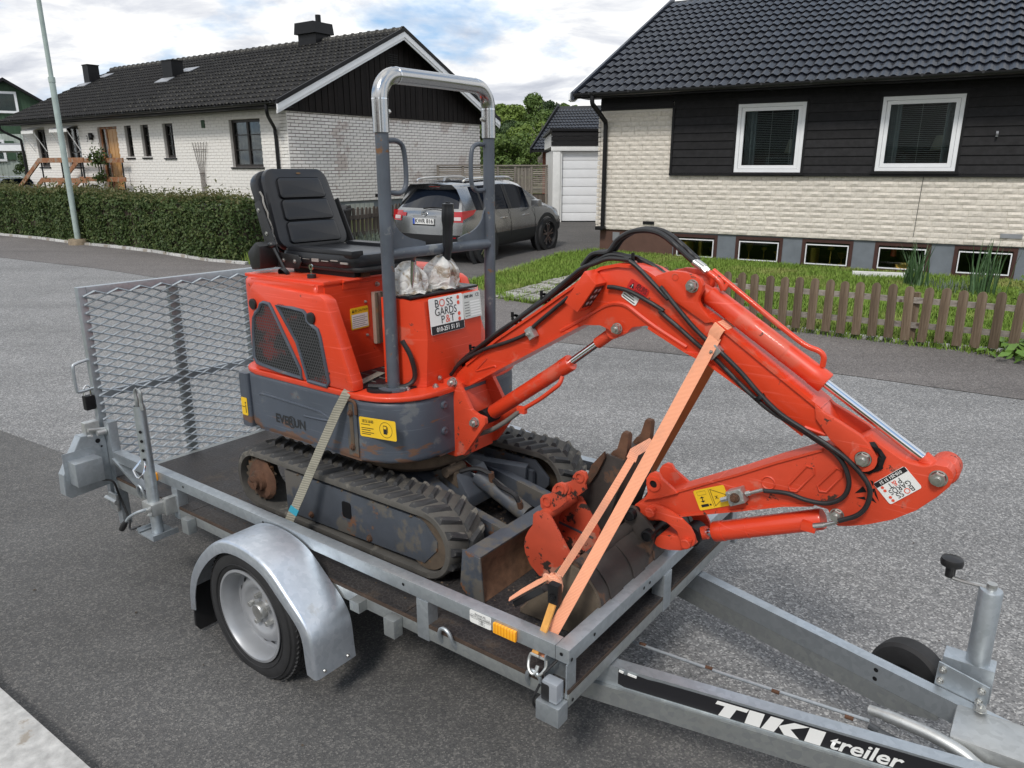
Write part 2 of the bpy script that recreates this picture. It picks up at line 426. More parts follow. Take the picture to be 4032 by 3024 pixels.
m_blackwood = mk('black_stained_board', (.016,.0155,.0165), .65, var=.3, vs=14, bump=.2, bs=40, rand=.25, spec=.2)
m_brownwood = mk('black_brown_board', (.012,.0095,.009), .6, var=.25, vs=10, bump=.15, bs=40, rand=.25, spec=.15)
m_tile = mk('black_glazed_tile', (.0085,.0105,.0165), .36, var=.3, vs=9, rand=.3, spec=.36, chips=[((.06,.055,.045), .66, 9, .9)])
m_tile_old = mk('old_black_tile', (.017,.0165,.0165), .75, var=.3, vs=8, rand=.4, spec=.2, chips=[((.07,.066,.055), .60, 7, .9)])
m_ridge = mk('lichen_ridge_tile', (.05,.048,.044), .9, var=.4, vs=12, rand=.3, chips=[((.27,.26,.22), .55, 9, .9)])
m_whitepaint = mk('white_paint', (.78,.79,.80), .4, var=.03)
m_oldwhite = mk('weathered_white_paint', (.72,.72,.70), .6, var=.08, vs=6, chips=[((.40,.38,.34), .66, 9, .8)])
m_found = mk('grey_plinth_paint', (.155,.175,.195), .85, var=.12, vs=5, bump=.2, bs=30)
m_brownfound = mk('brown_plinth_paint', (.105,.055,.04), .85, var=.12, vs=6, bump=.2, bs=30, chips=[((.33,.27,.16), .70, 4, .9)])
m_oxwood = mk('oxblood_window_wood', (.055,.022,.017), .5, var=.2, vs=12)
m_darkframe = mk('black_brown_window_wood', (.018,.014,.012), .5, var=.2, vs=10)
m_glass = glassmat('window_glass', (.75,.8,.8), .9)
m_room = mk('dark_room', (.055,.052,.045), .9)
m_blind = mk('blind_slats', (.55,.56,.53), .5)
m_curtain = mk('pale_curtain', (.5,.55,.58), .9, var=.15, vs=12)
m_gold = mk('brass_cup', (.65,.42,.09), .28, metal=1, var=.1)
m_lamp = mk('cream_lamp_shade', (.62,.56,.42), .9)
m_zinc = mk('sheet_zinc', (.36,.37,.39), .5, metal=.7, var=.1, vs=12)
m_door = MT('pine_door'); _v = m_door.mapv((18,18,1.2)); m_door.set(col=m_door.ramp(m_door.noise(1.6, 5, .6, _v, .4), [(.3,(.42,.215,.07)),(.55,(.54,.30,.115)),(.75,(.36,.17,.055))]), rough=.42); m_door = m_door.m
m_rail = MT('stained_handrail'); m_rail.set(col=m_rail.ramp(m_rail.noise(5, 6, .65), [(.35,(.21,.075,.028)),(.50,(.29,.125,.05)),(.60,(.27,.21,.16))]), rough=.6); m_rail = m_rail.m
def woodmat(name, a, b_, c, axis=2):
    t = MT(name); sc = [22,22,22]; sc[axis] = 1.4; v = t.mapv(tuple(sc))
    col = t.ramp(t.noise(1.3, 6, .65, v, .5), [(.28, a), (.5, b_), (.72, c)])
    k = t.mth('ADD', t.mth('MULTIPLY', t.rnd(), .5), .75); cb = t.n('ShaderNodeCombineColor')
    for i in range(3): t.l(k, cb.inputs[i])
    col = t.mix(1.0, col, cb.outputs[0], 'MULTIPLY'); kn = t.vor(5, out='Distance'); col = t.mix(t.ramp(kn, [(.05, .8), (.12, 0)]), col, (.05,.03,.018))
    t.set(col=col, rough=.8, spec=.25); t.bump(t.noise(1.3, 6, .65, v, .5), .4, .006); return t.m
m_picket = woodmat('weathered_picket', (.062,.042,.027), (.135,.098,.066), (.215,.17,.122))
m_greywood = woodmat('grey_fence_wood', (.12,.105,.09), (.22,.195,.17), (.32,.29,.25))
m_greywood_x = woodmat('grey_fence_rail', (.12,.105,.09), (.22,.195,.17), (.32,.29,.25), 0)
m_oldfence = woodmat('old_brown_fence', (.05,.04,.032), (.11,.09,.075), (.17,.145,.12))
m_green = mk('green_board', (.035,.075,.04), .7, var=.15, vs=8, rand=.12)
m_palegreen = mk('pale_green_board', (.42,.47,.42), .7, var=.08, vs=6, rand=.06)
m_redbrick = mk('red_brick', (.20,.07,.045), .9, var=.2, vs=12, rand=.2)
m_post = mk('pale_green_lamp_paint', (.34,.41,.385), .5, var=.12, vs=6, chips=[((.33,.28,.2), .68, 7, .8), ((.20,.22,.22), .70, 3, .6)])
m_stone = mk('rough_stone', (.24,.19,.13), .9, var=.3, vs=20, bump=.7, bs=25)
m_bark = mk('bark', (.06,.045,.033), .9, var=.3, vs=12, bump=.5, bs=30)
def leafmat(name, a, b_, c, sc=2.2):
    t = MT(name).world(); n = t.noise(sc, 4, .7); n2 = t.vor(17, out='Color'); sp = t.n('ShaderNodeSeparateColor'); t.l(n2, sp.inputs[0])
    col = t.mix(t.ramp(n, [(.35, 0), (.65, 1)]), a, b_); col = t.mix(t.ramp(sp.outputs[0], [(.6, 0), (.95, .85)]), col, c)
    t.set(col=col, rough=.55, spec=.3)
    d = t.n('ShaderNodeBsdfTranslucent'); t.l(col, d.inputs[0]); m = t.n('ShaderNodeMixShader'); m.inputs[0].default_value = .25
    t.l(t.p.outputs[0], m.inputs[1]); t.l(d.outputs[0], m.inputs[2]); t.l(m.outputs[0], t.o.inputs[0]); return t.m
m_hedge = leafmat('hedge_leaf', (.045,.078,.022), (.072,.110,.032), (.125,.155,.05))
m_hedgetip = leafmat('hedge_new_shoot', (.10,.12,.04), (.15,.125,.055), (.13,.14,.05))
m_tree1 = leafmat('birch_leaf', (.07,.125,.03), (.11,.17,.04), (.16,.22,.055), .25)
m_tree2 = leafmat('dark_leaf', (.03,.055,.02), (.05,.085,.027), (.07,.11,.03), .3)
m_tree3 = leafmat('spring_leaf', (.13,.20,.035), (.17,.24,.05), (.2,.27,.06), .3)
m_twig = mk('bare_twig', (.19,.17,.15), .9)
m_blackplastic = mk('black_plastic', (.014,.014,.015), .42, var=.15)
m_pot = mk('white_pot', (.72,.72,.7), .5)
m_petal = mk('white_petal', (.8,.78,.78), .7)
# ================================================================== ground
def sheet(name, poly, lift, mat, kind='structure', step=1.0):
    bm = bmesh.new(); bm.faces.new([bm.verts.new((x, y, 0)) for x, y in poly])
    y0, y1 = min(q[1] for q in poly), max(q[1] for q in poly); y = math.ceil(y0)
    while y < min(y1, 60):
        bmesh.ops.bisect_plane(bm, geom=bm.verts[:]+bm.edges[:]+bm.faces[:], plane_co=(0,y,0), plane_no=(0,1,0)); y += step
    bmesh.ops.triangulate(bm, faces=bm.faces)
    for v in bm.verts: v.co.z = zg(v.co.y)+lift
    bmesh.ops.recalc_face_normals(bm, faces=bm.faces)
    for f in bm.faces:
        if f.normal.z < 0: f.normal_flip()
    me = bpy.data.meshes.new(name); bm.to_mesh(me); bm.free(); me.materials.append(mat)
    o = link(name, me); o['kind'] = kind; return o
sheet('ground', [(-900,-60),(900,-60),(900,1500),(-900,1500)], -.004, m_soil)
sheet('street', [(-60,42.8),(-9.55,13.92),(-6.99,12.54),(-5.65,11.64),(.43,7.445),(1.55,6.96),(3.02,6.17),(14,-1.0),(14,-7.2),(.9,1.85),(.73,1.98),(-2.82,4.40),(-3.58,4.87),(-60,39)], .0, m_street)
sheet('sidewalk', [(-60,42.8),(-9.55,13.92),(-6.99,12.54),(-5.65,11.64),(.43,7.445),(1.55,6.96),(3.02,6.17),(14,-1.0),(14,1.2),(5.05,6.85),(4.06,7.3),(2.90,8.05),(.31,9.38),(-.09,9.74),(-.5,10.72),(-4.5,12.95),(-5.19,13.30),(-7.02,14.58),(-8.25,15.36),(-9.36,16.0),(-10.7,16.93),(-12.06,17.7),(-60,48)], .004, m_walk)
sheet('driveway', [(-4.5,12.95),(-.5,10.72),(-.73,11.15),(.23,12.48),(.95,14.16),(1.75,14.95),(6.5,22.6),(-1,24.5),(-2.7,17.0),(-4.2,13.9)], .008, m_drive)
sheet('footpath', [(-60,38.99),(-3.58,4.87),(-2.82,4.40),(.73,1.98),(.9,1.85),(14,-7.2),(14,-11.5),(-.45,.72),(-2.15,1.93),(-7.2,5.6),(-60,36.2)], .004, m_foot)
sheet('lawn', [(-.60,11.1),(.23,12.40),(.95,14.08),(1.78,14.62),(14,7.4),(14,1.25),(5.05,6.95),(4.06,7.4),(2.95,8.12),(.40,9.50),(-.05,9.80),(-.40,10.7)], .002, m_soil)
def tilted(n, xs, ys, lean, h, wd, name, mat, z=None):
    """n upright grass blades"""
    a = rng.uniform(0, 2*np.pi, n); l = lean*rng.uniform(.2, 1, n); hh = h*rng.uniform(.45, 1.15, n)
    z = np.array([zg(v) for v in ys]) if z is None else z
    bx, by = np.cos(a), np.sin(a); px_, py_ = -by*wd, bx*wd
    V = np.stack([np.stack([xs-px_, ys-py_, z], 1), np.stack([xs+px_, ys+py_, z], 1),
        np.stack([xs+bx*l*.4+px_*.8, ys+by*l*.4+py_*.8, z+hh*.6], 1), np.stack([xs+bx*l*.4-px_*.8, ys+by*l*.4-py_*.8, z+hh*.6], 1), np.stack([xs+bx*l, ys+by*l, z+hh], 1)], 1).reshape(-1, 3)
    i = np.arange(n)*5
    F = [(k, k+1, k+2, k+3) for k in i] + [(k+3, k+2, k+4) for k in i]
    me = bpy.data.meshes.new(name); me.from_pydata(V.tolist(), [], F); me.materials.append(mat); return me
def inpoly(p, x, y):
    r = np.zeros(len(x), bool); j = len(p)-1
    for i in range(len(p)):
        (xi, yi), (xj, yj) = p[i], p[j]
        c = ((yi > y) != (yj > y)) & (x < (xj-xi)*(y-yi)/(yj-yi+1e-12)+xi); r ^= c; j = i
    return r
LAWN = [(-.60,11.1),(.23,12.40),(.95,14.08),(1.78,14.62),(9,10.1),(9,4.5),(5.05,6.95),(4.06,7.4),(2.95,8.12),(.40,9.50),(-.05,9.80),(-.40,10.7)]
PX = Matrix.Translation((-.32,9.93,0)) @ Matrix.Rotation(-.60, 4, 'Z')     # frame of the paver patch
xs = rng.uniform(-1, 9, 260000); ys = rng.uniform(4.5, 14.7, 260000); k = inpoly(LAWN, xs, ys)
q = PX.inverted(); lx = q[0][0]*xs+q[0][1]*ys+q[0][3]; ly = q[1][0]*xs+q[1][1]*ys+q[1][3]
inside = (lx > 0) & (lx < 1.72) & (ly > 0) & (ly < 2.15)
gap = (np.minimum(lx % .43, .43-lx % .43) < .035) | (np.minimum(ly % .43, .43-ly % .43) < .035)
k &= (~inside) | (gap & (rng.uniform(0,1,len(xs)) < .4))
xs, ys = xs[k], ys[k]
o = link('grass', tilted(len(xs), xs, ys, .05, .075, .005, 'grass', m_grass)); props(o, 'short green lawn between the driveway, picket fence and cream brick house', 'grass', None, 'stuff')
# ragged verge along the picket fence foot and the driveway edge
xs = []; ys = []
for (x0,y0),(x1,y1),n in (((2.9,8.06),(9,4.1),2600),((-.6,11.0),(.23,12.45),700),((.23,12.45),(.95,14.1),800),((.95,14.1),(1.75,14.7),400),((-.45,10.75),(-.05,9.72),500),((-.05,9.72),(2.9,8.06),700)):
    t_ = rng.uniform(0,1,n); xs += list(x0+(x1-x0)*t_+rng.normal(0,.05,n)); ys += list(y0+(y1-y0)*t_+rng.normal(0,.05,n))
o = link('verge_grass', tilted(len(xs), np.array(xs), np.array(ys), .08, .09, .005, 'verge_grass', m_grass)); props(o, 'ragged grass fringe along the asphalt edge by the lawn', 'grass', None, 'stuff')
# concrete pavers (part of the setting)
pv = link('paving', bpy.data.meshes.new('paving')); pv['kind'] = 'structure'
_b = B(); _b.box((0,0,-.03),(1.72,2.15,.0)); pv.data = _b.mesh('paving', m_soil, None, 0)
pv.matrix_world = Matrix.Translation((0,0,zg(10.6)-.002)) @ PX
pme = []
for i in range(3):
    b = B(); b.box((0,0,-.03),(.40,.40,.028), None, .012); pme.append(b.mesh('paver', m_paver))
for i in range(4):
    for j in range(5):
        o = link('paver', pme[(i*3+j) % 3], pv); o.location = (i*.43+.015+random.uniform(-.006,.006), j*.43+.015, (j-2)*.0065+random.uniform(-.004,.006)); o.rotation_euler = (random.uniform(-.025,.025), random.uniform(-.025,.025), random.uniform(-.05,.05))
# kerb stones: near pavement, hedge foot, picket fence foot
def kerb_line(pts, wd, L, top, name, mat, off=0):
    k = link(name, bpy.data.meshes.new(name)); k['kind'] = 'structure'
    bb = B()
    for (a, c) in zip(pts, pts[1:]):
        a, c = Vector((*a, 0)), Vector((*c, 0)); d = (c-a); n = max(1, round(d.length/L)); st = d/n; ang = math.atan2(d.y, d.x)
        bb.beam((a.x,a.y,zg(a.y)+top-.1),(c.x,c.y,zg(c.y)+top-.1),wd*.9,.12)
        for i in range(n):
            b = B(); l = st.length-.012; b.box((0,-wd/2,-.16),(l,wd/2,0), None, .014)
            for v in b.bm.verts: v.co += Vector((random.uniform(-1,1),random.uniform(-1,1),random.uniform(-1,1)))*.004
            me = b.mesh('kerb_stone', mat); p = a+st*(i)+st*.006
            o = link('kerb_stone', me, k); o.location = (p.x,p.y,zg(p.y)+top+random.uniform(-.004,.004)); o.rotation_euler = (0,-math.atan2(zg((p+st).y)-zg(p.y), st.length),ang)
    k.data = bb.mesh(name, m_foot, None, 0); return k
kerb_line([(-7.0,5.62),(-1.97,1.93),(-.24,.71)], .60, .84, .06, 'kerb', m_kerb)
kerb_line([(-16,20.1),(-12.06,17.75),(-10.7,16.98),(-9.36,16.06),(-8.25,15.42),(-7.02,14.64),(-5.45,13.40),(-4.62,12.98)], .09, .8, .05, 'hedge_kerb', m_kerb)
kerb_line([(2.95,8.10),(4.06,7.36),(5.05,6.90),(8,5.2)], .08, .9, .03, 'fence_kerb', m_kerb)
# ================================================================== building helpers (wall plane y = 0, outside at -y)
def wallgrid(b, x0, x1, z0, z1, holes, y0, y1, sw=False):
    X = sorted({x0, x1, *[v for h in holes for v in h[:2] if x0 < v < x1]}); Zs = sorted({z0, z1, *[v for h in holes for v in h[2:] if z0 < v < z1]})
    for a, c in zip(X, X[1:]):
        run = None
        for d, e in zip(Zs, Zs[1:]):
            mx, mz = (a+c)/2, (d+e)/2
            if any(h[0] < mx < h[1] and h[2] < mz < h[3] for h in holes):
                if run: b.box((a,y0,run[0]),(c,y1,run[1])); run = None
            else: run = (run[0] if run else d, e)
        if run: b.box((a,y0,run[0]),(c,y1,run[1]))
def brick_rows(x0, x1, z0, z1, L, Hh, jx, holes, phase=.5):
    """[(x, z, length)] of bricks, cut at openings"""
    out = []; r = 0; z = z0
    while z+Hh <= z1+.02:
        o = -(L+jx)*(random.choice((.0,.33,.5,.66)) if phase == 'r' else phase*(r % 2)); x = x0+o
        while x < x1:
            segs = [(max(x, x0), min(x+L, x1))]
            for h in holes:
                if h[2] < z+Hh*.5 < h[3]:
                    ns = []
                    for s_, e_ in segs:
                        if e_ <= h[0] or s_ >= h[1]: ns.append((s_, e_))
                        else:
                            if s_ < h[0]: ns.append((s_, h[0]))
                            if e_ > h[1]: ns.append((h[1], e_))
                    segs = ns
            for s_, e_ in segs:
                if e_-s_ > .03: out.append((s_, z, e_-s_))
            x += L+jx
        z += Hh+jx; r += 1
    return out
def joined(name, me, mats, M_list):
    """copies of a mesh joined into one"""
    n = len(me.vertices); co = np.empty(n*3); me.vertices.foreach_get('co', co); co = np.c_[co.reshape(-1,3), np.ones(n)]
    V = np.concatenate([(co @ np.array(m).T)[:, :3] for m in M_list]); F0 = [tuple(p.vertices) for p in me.polygons]
    F = [tuple(v+i*n for v in f) for i in range(len(M_list)) for f in F0]
    r = bpy.data.meshes.new(name); r.from_pydata(V.tolist(), [], F); r.materials.append(mats)
    r.polygons.foreach_set('use_smooth', [True]*len(r.polygons)); r.set_sharp_from_angle(angle=rad(40)); return r
def rock_brick(L, Hh, dep, amp, nx=5):
    bm = bmesh.new(); g = []
    for j in range(3):
        row = []
        for i in range(nx+1):
            edge = i in (0, nx) or j in (0, 2)
            row.append(bm.verts.new((L*i/nx, -dep*(.55 if edge else 1)-(random.uniform(0, amp) if not edge else random.uniform(0, amp*.35)), Hh*j/2)))
        g.append(row)
    for j in range(2):
        for i in range(nx): bm.faces.new((g[j][i], g[j][i+1], g[j+1][i+1], g[j+1][i]))
    bd = [g[0][i] for i in range(nx+1)]+[g[1][nx]]+[g[2][i] for i in range(nx, -1, -1)]+[g[1][0]]
    bk = [bm.verts.new((v.co.x, .004, v.co.z)) for v in bd]
    for i in range(len(bd)): bm.faces.new((bd[i], bk[i], bk[(i+1) % len(bd)], bd[(i+1) % len(bd)]))
    b = B(); b.merge(bm); return b
def place_bricks(th, bricks, variants, fullL, mat, nparts=300, swap=None, rank=None, name='brick'):
    """nearest ones as single parts, the rest as one joined part; swap maps a wall point to the thing's frame"""
    bricks = sorted(bricks, key=rank)
    f = swap or (lambda x, y, z: (x, y, z)); rotz = math.pi/2 if swap else 0
    for (x, z, l) in bricks[:nparts]:
        th.inst(name, random.choice(variants), f(x, 0, z), rot=(0,0,rotz), scale=(l/fullL,1,1) if abs(l-fullL) > .002 else None)
    Ms = [[] for _ in variants]
    for (x, z, l) in bricks[nparts:]:
        Ms[random.randrange(len(variants))].append(Matrix.Translation(Vector(f(x,0,z))-th.off) @ Matrix.Rotation(rotz, 4, 'Z') @ Matrix.Diagonal((l/fullL,1,1,1)))
    allM = [(v, m) for v, l in zip(variants, Ms) for m in l]
    if allM:
        V = variants[0]; o = link('far_'+name+'s', joined('far_'+name+'s', V, mat, [m for _, m in allM]), th.root); o['kind'] = 'stuff'
def tile_mesh(W, L, amp, mat, rolls=2, th=.022, lift=.03):
    n = 5*rolls; bm = bmesh.new(); rows = []
    for v in (0, 1):
        r = []
        for i in range(n+1):
            u = i/n; ph = (u*rolls) % 1.0; z = amp*max(0, math.cos((ph-.5)*math.pi*1.35))**1.0 if not (i == n) else 0
            r.append(bm.verts.new((u*W, v*L, z+lift*(1-v))))
        rows.append(r)
    low = [bm.verts.new((q.co.x, q.co.y+.004, q.co.z-th)) for q in rows[0]]
    for i in range(n):
        bm.faces.new((rows[0][i], rows[0][i+1], rows[1][i+1], rows[1][i])); bm.faces.new((low[i], low[i+1], rows[0][i+1], rows[0][i]))
    for e in (0, n): bm.faces.new((low[e], rows[0][e], rows[1][e]))
    b = B(); b.merge(bm); return b.mesh('roof_tile', mat, None, 50)
def roof_tiles(th, x0, x1, y0, z0, y1, z1, W, E, me, mat, nparts=300):
    a = math.atan2(z1-z0, y1-y0); S = math.hypot(y1-y0, z1-z0); items = []
    nr = int(S/E); nc = int((x1-x0)/W)
    for j in range(nr):
        for i in range(nc):
            x = x0+i*W; s = j*E; items.append((x, y0+s*math.cos(a), z0+s*math.sin(a)))
    camp = (th.M.inverted() @ camo.matrix_world.translation)+th.off
    items.sort(key=lambda q: (Vector(q)-camp).length)
    for q in items[:nparts]:
        th.inst('roof_tile', me, (q[0], q[1], q[2]+random.uniform(-.002,.004)), rot=(a, 0, random.uniform(-.006,.006)))
    if items[nparts:]:
        o = link('far_roof_tiles', joined('far_roof_tiles', me, mat, [Matrix.Translation(Vector(q)-th.off) @ Matrix.Rotation(a, 4, 'X') for q in items[nparts:]]), th.root); o['kind'] = 'stuff'
def window(th, x0, x1, z0, z1, fm, ft=.06, y=.0, dep=.07, mull=(), bars=(), sash=None, sill=None, parent=None, gm=None):
    b = B()
    b.box((x0,y,z0),(x0+ft,y+dep,z1)); b.box((x1-ft,y,z0),(x1,y+dep,z1)); b.box((x0+ft,y,z0),(x1-ft,y+dep,z0+ft)); b.box((x0+ft,y,z1-ft),(x1-ft,y+dep,z1))
    f = th.part('window', b, fm, parent)
    if sash:
        s, sm = sash; a, c, d, e = x0+ft+.004, x1-ft-.004, z0+ft+.004, z1-ft-.004; b = B(); yy = y+.012
        b.box((a,yy,d),(a+s,yy+.05,e)); b.box((c-s,yy,d),(c,yy+.05,e)); b.box((a+s,yy,d),(c-s,yy+.05,d+s)); b.box((a+s,yy,e-s),(c-s,yy+.05,e))
        th.part('sash', b, sm, f)
    if mull:
        b = B()
        for m_ in mull: b.box((m_-.035,y+.005,z0+ft),(m_+.035,y+dep-.005,z1-ft))
        th.part('mullion', b, fm, f)
    if bars:
        b = B()
        for kind, v in bars:
            if kind == 'h': b.box((x0+ft,y+.02,v-.013),(x1-ft,y+.05,v+.013))
            else: b.box((v-.011,y+.018,z0+ft),(v+.011,y+.052,z1-ft))
        th.part('glazing_bar', b, fm, f)
    b = B(); b.box((x0+ft*.5,y+.035,z0+ft*.5),(x1-ft*.5,y+.041,z1-ft*.5)); th.part('pane', b, gm or m_glass, f)
    if sill:
        b = B(); sy, sm = sill; b.box((x0-.05,y-sy,z0-.045),(x1+.05,y+.03,z0-.004), None, .006); th.part('sill', b, sm, f)
    return f
def curtain(th, x0, x1, z0, z1, y, f, mat=None, n=24):
    b = B(); r = []
    for i in range(n+1):
        x = x0+(x1-x0)*i/n; d = .03*math.sin(i*1.9)+.015*math.sin(i*4.1); r.append((Vector((x,y+d,z0)), Vector((x,y+d*.6,z1))))
    for (a, c), (d, e) in zip(r, r[1:]): b.quad(a, d, e, c)
    th.part('curtain', b, mat or m_curtain, f, smooth=80)
# ================================================================== right house (cream brick, black roof)
rh = Thing('house', 'cream rock-face brick house with black boards, white windows and glossy black tiled roof', 'house', 'RH', (3.5,3,0.05), None)
WIN = [(2.54,3.63,1.675,2.775), (4.75,5.85,1.70,2.795)]
BAS = [(1.52,2.33,.115,.585), (2.655,3.46,.11,.59), (3.775,4.575,.11,.595), (4.90,5.705,.11,.595), (6.02,6.845,.11,.595), (7.15,7.95,.11,.595)]
XR = 9.0
b = B(); wallgrid(b, 0, XR, .61, 3.15, WIN, .0, .22); rh.part('wall', b, m_mortar)
b = B(); wallgrid(b, 1.5, XR, -.2, .61, BAS, .03, .25); rh.part('plinth', b, m_found)
b = B(); b.box((.03,.028,-.2),(1.5,.25,.61)); b.box((.0,.25,-.2),(.20,8.5,.61)); rh.part('brown_plinth', b, m_brownfound, label='flaking brown painted plinth at the house corner')
b = B(); b.box((0,.22,.61),(.22,8.5,3.15)); b.box((.22,8.3,-.2),(XR,8.5,3.3)); b.box((XR-.2,.25,-.2),(XR,8.3,3.3)); rh.part('rear_walls', b, m_mortar)
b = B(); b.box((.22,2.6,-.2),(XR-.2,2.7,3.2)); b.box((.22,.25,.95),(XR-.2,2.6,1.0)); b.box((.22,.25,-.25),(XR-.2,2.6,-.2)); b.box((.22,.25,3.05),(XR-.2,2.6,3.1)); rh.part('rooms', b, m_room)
variants = [rock_brick(.243,.076,.017,.012).mesh('brick', m_cream, None, 25) for _ in range(5)]
rows = brick_rows(.0, XR-.9, .617, 1.63, .243, .076, .0085, [], 'r')
rows += [q for q in brick_rows(.0, 1.385, .617+12*.0845, 2.76, .243, .076, .0085, [], 'r')]
place_bricks(rh, rows, variants, .243, m_cream, 300, rank=lambda q: -q[0]*.4+abs(q[0]-3.4)*.4)
b = B(); b.box((-.01,-.035,2.762),(1.40,.02,2.80)); rh.part('brick_ledge', b, m_black)
# corner returns of the bricks on the left edge
b = B()
for r_ in range(25): b.box((-.045-random.uniform(0,.012),-.02,.617+r_*.0845),(-.002,.3,.689+r_*.0845), None, .012)
rh.part('corner_bricks', b, m_cream, kind='stuff')
# black horizontal boards
bh = .135; z = 1.66; Rr = [(1.40,2.50),(3.67,4.71),(5.89,XR-.6)]
b = B(); b.box((1.385,-.075,1.615),(XR-.6,-.002,1.655)); rh.part('drip_board', b, m_black)
for a, c in Rr: b = B(); b.box((a,-.030,1.656),(c,-.0015,2.90)); rh.part('board_backing', b, m_black)
b = B(); b.box((1.385,-.06,1.655),(1.425,-.002,2.80)); rh.part('corner_board', b, m_black)
b = B(); b.box((0,-.05,2.802),(1.384,-.002,2.90)); b.box((2.45,-.034,2.80),(3.72,-.002,2.90)); b.box((4.66,-.034,2.815),(5.94,-.002,2.90)); rh.part('header_board', b, m_black)
while z < 3.25:
    for a, c in (Rr if z < 2.80 else [(0.0 if z > 2.80 else 1.4, XR-.6)]):
        b = B(); b.prism([(-.002, z),(-.052, z),(-.036, z+bh-.012),(-.002, z+bh-.012)], 0, max(a, 1.427 if z < 2.8 else .0), c); rh.part('cladding_board', b, m_blackwood)
    z += bh
for x0, x1, z0, z1 in WIN:
    f = window(rh, x0, x1, z0, z1, m_whitepaint, .055, -.055, .12, sash=(.055, m_whitepaint))
    b = B(); b.box((x0-.06,-.10,z0-.045),(x1+.06,-.02,z0-.012)); rh.part('sill', b, m_black, f)
    b = B(); b.box((x0-.04,-.058,z0-.012),(x0-.004,.0,z1+.03)); b.box((x1+.004,-.058,z0-.012),(x1+.04,.0,z1+.03)); b.box((x0-.04,-.058,z1+.004),(x1+.04,.0,z1+.03)); rh.part('casing', b, m_black, f)
    b = B(); n = 30
    for i in range(n):
        zz = z0+.13+(z1-z0-.26)*i/n; b.quad((x0+.12,.050,zz),(x1-.12,.050,zz),(x1-.12,.066,zz+.007),(x0+.12,.066,zz+.007))
    for xx in (x0+.22,(x0+x1)/2,x1-.22): b.box((xx-.003,.05,z0+.12),(xx+.003,.054,z1-.12))
    rh.part('blind', b, m_blind, f, kind='stuff')
    curtain(rh, x0+.08, x0+.26, z0+.08, z1-.05, .22, f); curtain(rh, x1-.22, x1-.08, z0+.08, z1-.05, .22, f)
for x0, x1, z0, z1 in BAS:
    f = window(rh, x0, x1, z0, z1, m_oxwood, .055, .02, .08)
    a, c, d, e = x0+.065, x1-.065, z0+.065, z1-.085; b = B(); y_ = .012
    b.box((a,y_,d),(a+.016,y_+.03,e)); b.box((c-.016,y_,d),(c,y_+.03,e)); b.box((a+.016,y_,d),(c-.016,y_+.03,d+.016)); b.box((a+.016,y_,e-.016),(c-.016,y_+.03,e)); rh.part('glazing_bead', b, m_whitepaint, f)
    b = B(); b.box((x0-.04,-.05,z0-.05),(x1+.03,.03,z0-.005)); rh.part('sill', b, m_black, f)
b = B()
b.box((1.05-.13,-.035,.735),(1.05+.09,-.022,.79)); rh.part('air_vent', b, m_black)
b = B(); b.box((6.58,-.035,.735),(6.86,-.022,.80)); rh.part('air_vent', b, m_zinc)
b = B(); b.box((.30,.012,.40),(.44,.028,.56))
rh.part('plinth_grille', b, m_zinc)
b = B(); b.tube([(5.45,-.045,1.62),(5.44,-.05,1.2),(5.435,-.045,.9),(5.43,-.05,.70)], .004, 5); rh.part('cable', b, m_black)
b = B(); b.box((6.30,-.075,2.18),(6.33,-.052,2.26)); b.cyl((6.315,-.08,2.22),(6.315,-.12,2.2),.014); rh.part('hook', b, m_zinc)
# roof
SL = (5.422-3.054)/(4.519+.503)
def rz(y): return 3.05+(y+.503)*SL
b = B(); b.prism([(-.50, rz(-.5)-.035),(4.55, rz(4.55)-.035),(9.6, rz(-.5)-.035),(9.6, rz(-.5)-.10),(4.55, rz(4.55)-.10),(-.50, rz(-.5)-.10)], 0, -.30, XR+.3); rh.part('roof_deck', b, m_black)
b = B(); b.box((-.3,-.47,2.96),(XR+.3,-.44,3.03)); b.box((-.28,-.44,2.965),(XR+.2,-.002,2.985)); rh.part('soffit', b, m_black)
tm = tile_mesh(.30, .37, .034, m_tile, 2)
roof_tiles(rh, -.29, 8.2, -.53, rz(-.53)-.03, 4.45, rz(4.45)-.03, .30, .335, tm, m_tile, 300)
b = B(); b.prism([(-.56, rz(-.56)+.05),(4.55, rz(4.55)+.05),(4.55, rz(4.55)-.10),(-.56, rz(-.56)-.10)], 0, -.36, -.305); rh.part('verge_board', b, mk('navy_verge_metal', (.022,.028,.042), .35))
b = B(); b.prism([(-.60, rz(-.56)+.03),(4.55, rz(4.55)+.0),(4.55, rz(4.55)-.16),(-.40, rz(-.56)-.11),(-.52,2.90),(-.62,2.93)], 0, -.40, -.365); rh.part('bargeboard', b, m_whitepaint)
def gutter(th, x0, x1, y, z, r, mat):
    b = B(); n = 8; pr = [(y-r*math.cos(math.pi*i/n), z-r*math.sin(math.pi*i/n)) for i in range(n+1)]
    b.prism(pr+[(y+(r-.006)*math.cos(math.pi*i/n), z-(r-.006)*math.sin(math.pi*i/n)) for i in range(n+1)], 0, x0, x1); g_ = th.part('gutter', b, mat)
    b = B(); x = x0+.3
    while x < x1: b.box((x,y-r-.006,z-.03),(x+.03,y+r,z+.012)); x += .75
    th.part('gutter_bracket', b, mat, g_)
gutter(rh, -.3, XR+.2, -.565, 3.035, .06, m_blackplastic)
b = B(); b.tube([(.06,-.56,2.99),(.06,-.56,2.86),(.085,-.46,2.78),(.12,-.16,2.60),(.125,-.095,2.54),(.125,-.085,2.3),(.125,-.085,.66)], .042, 10, smooth=4); b.box((.0,-.16,.60),(.17,-.01,.67), None, .02); rh.part('downpipe', b, m_black)
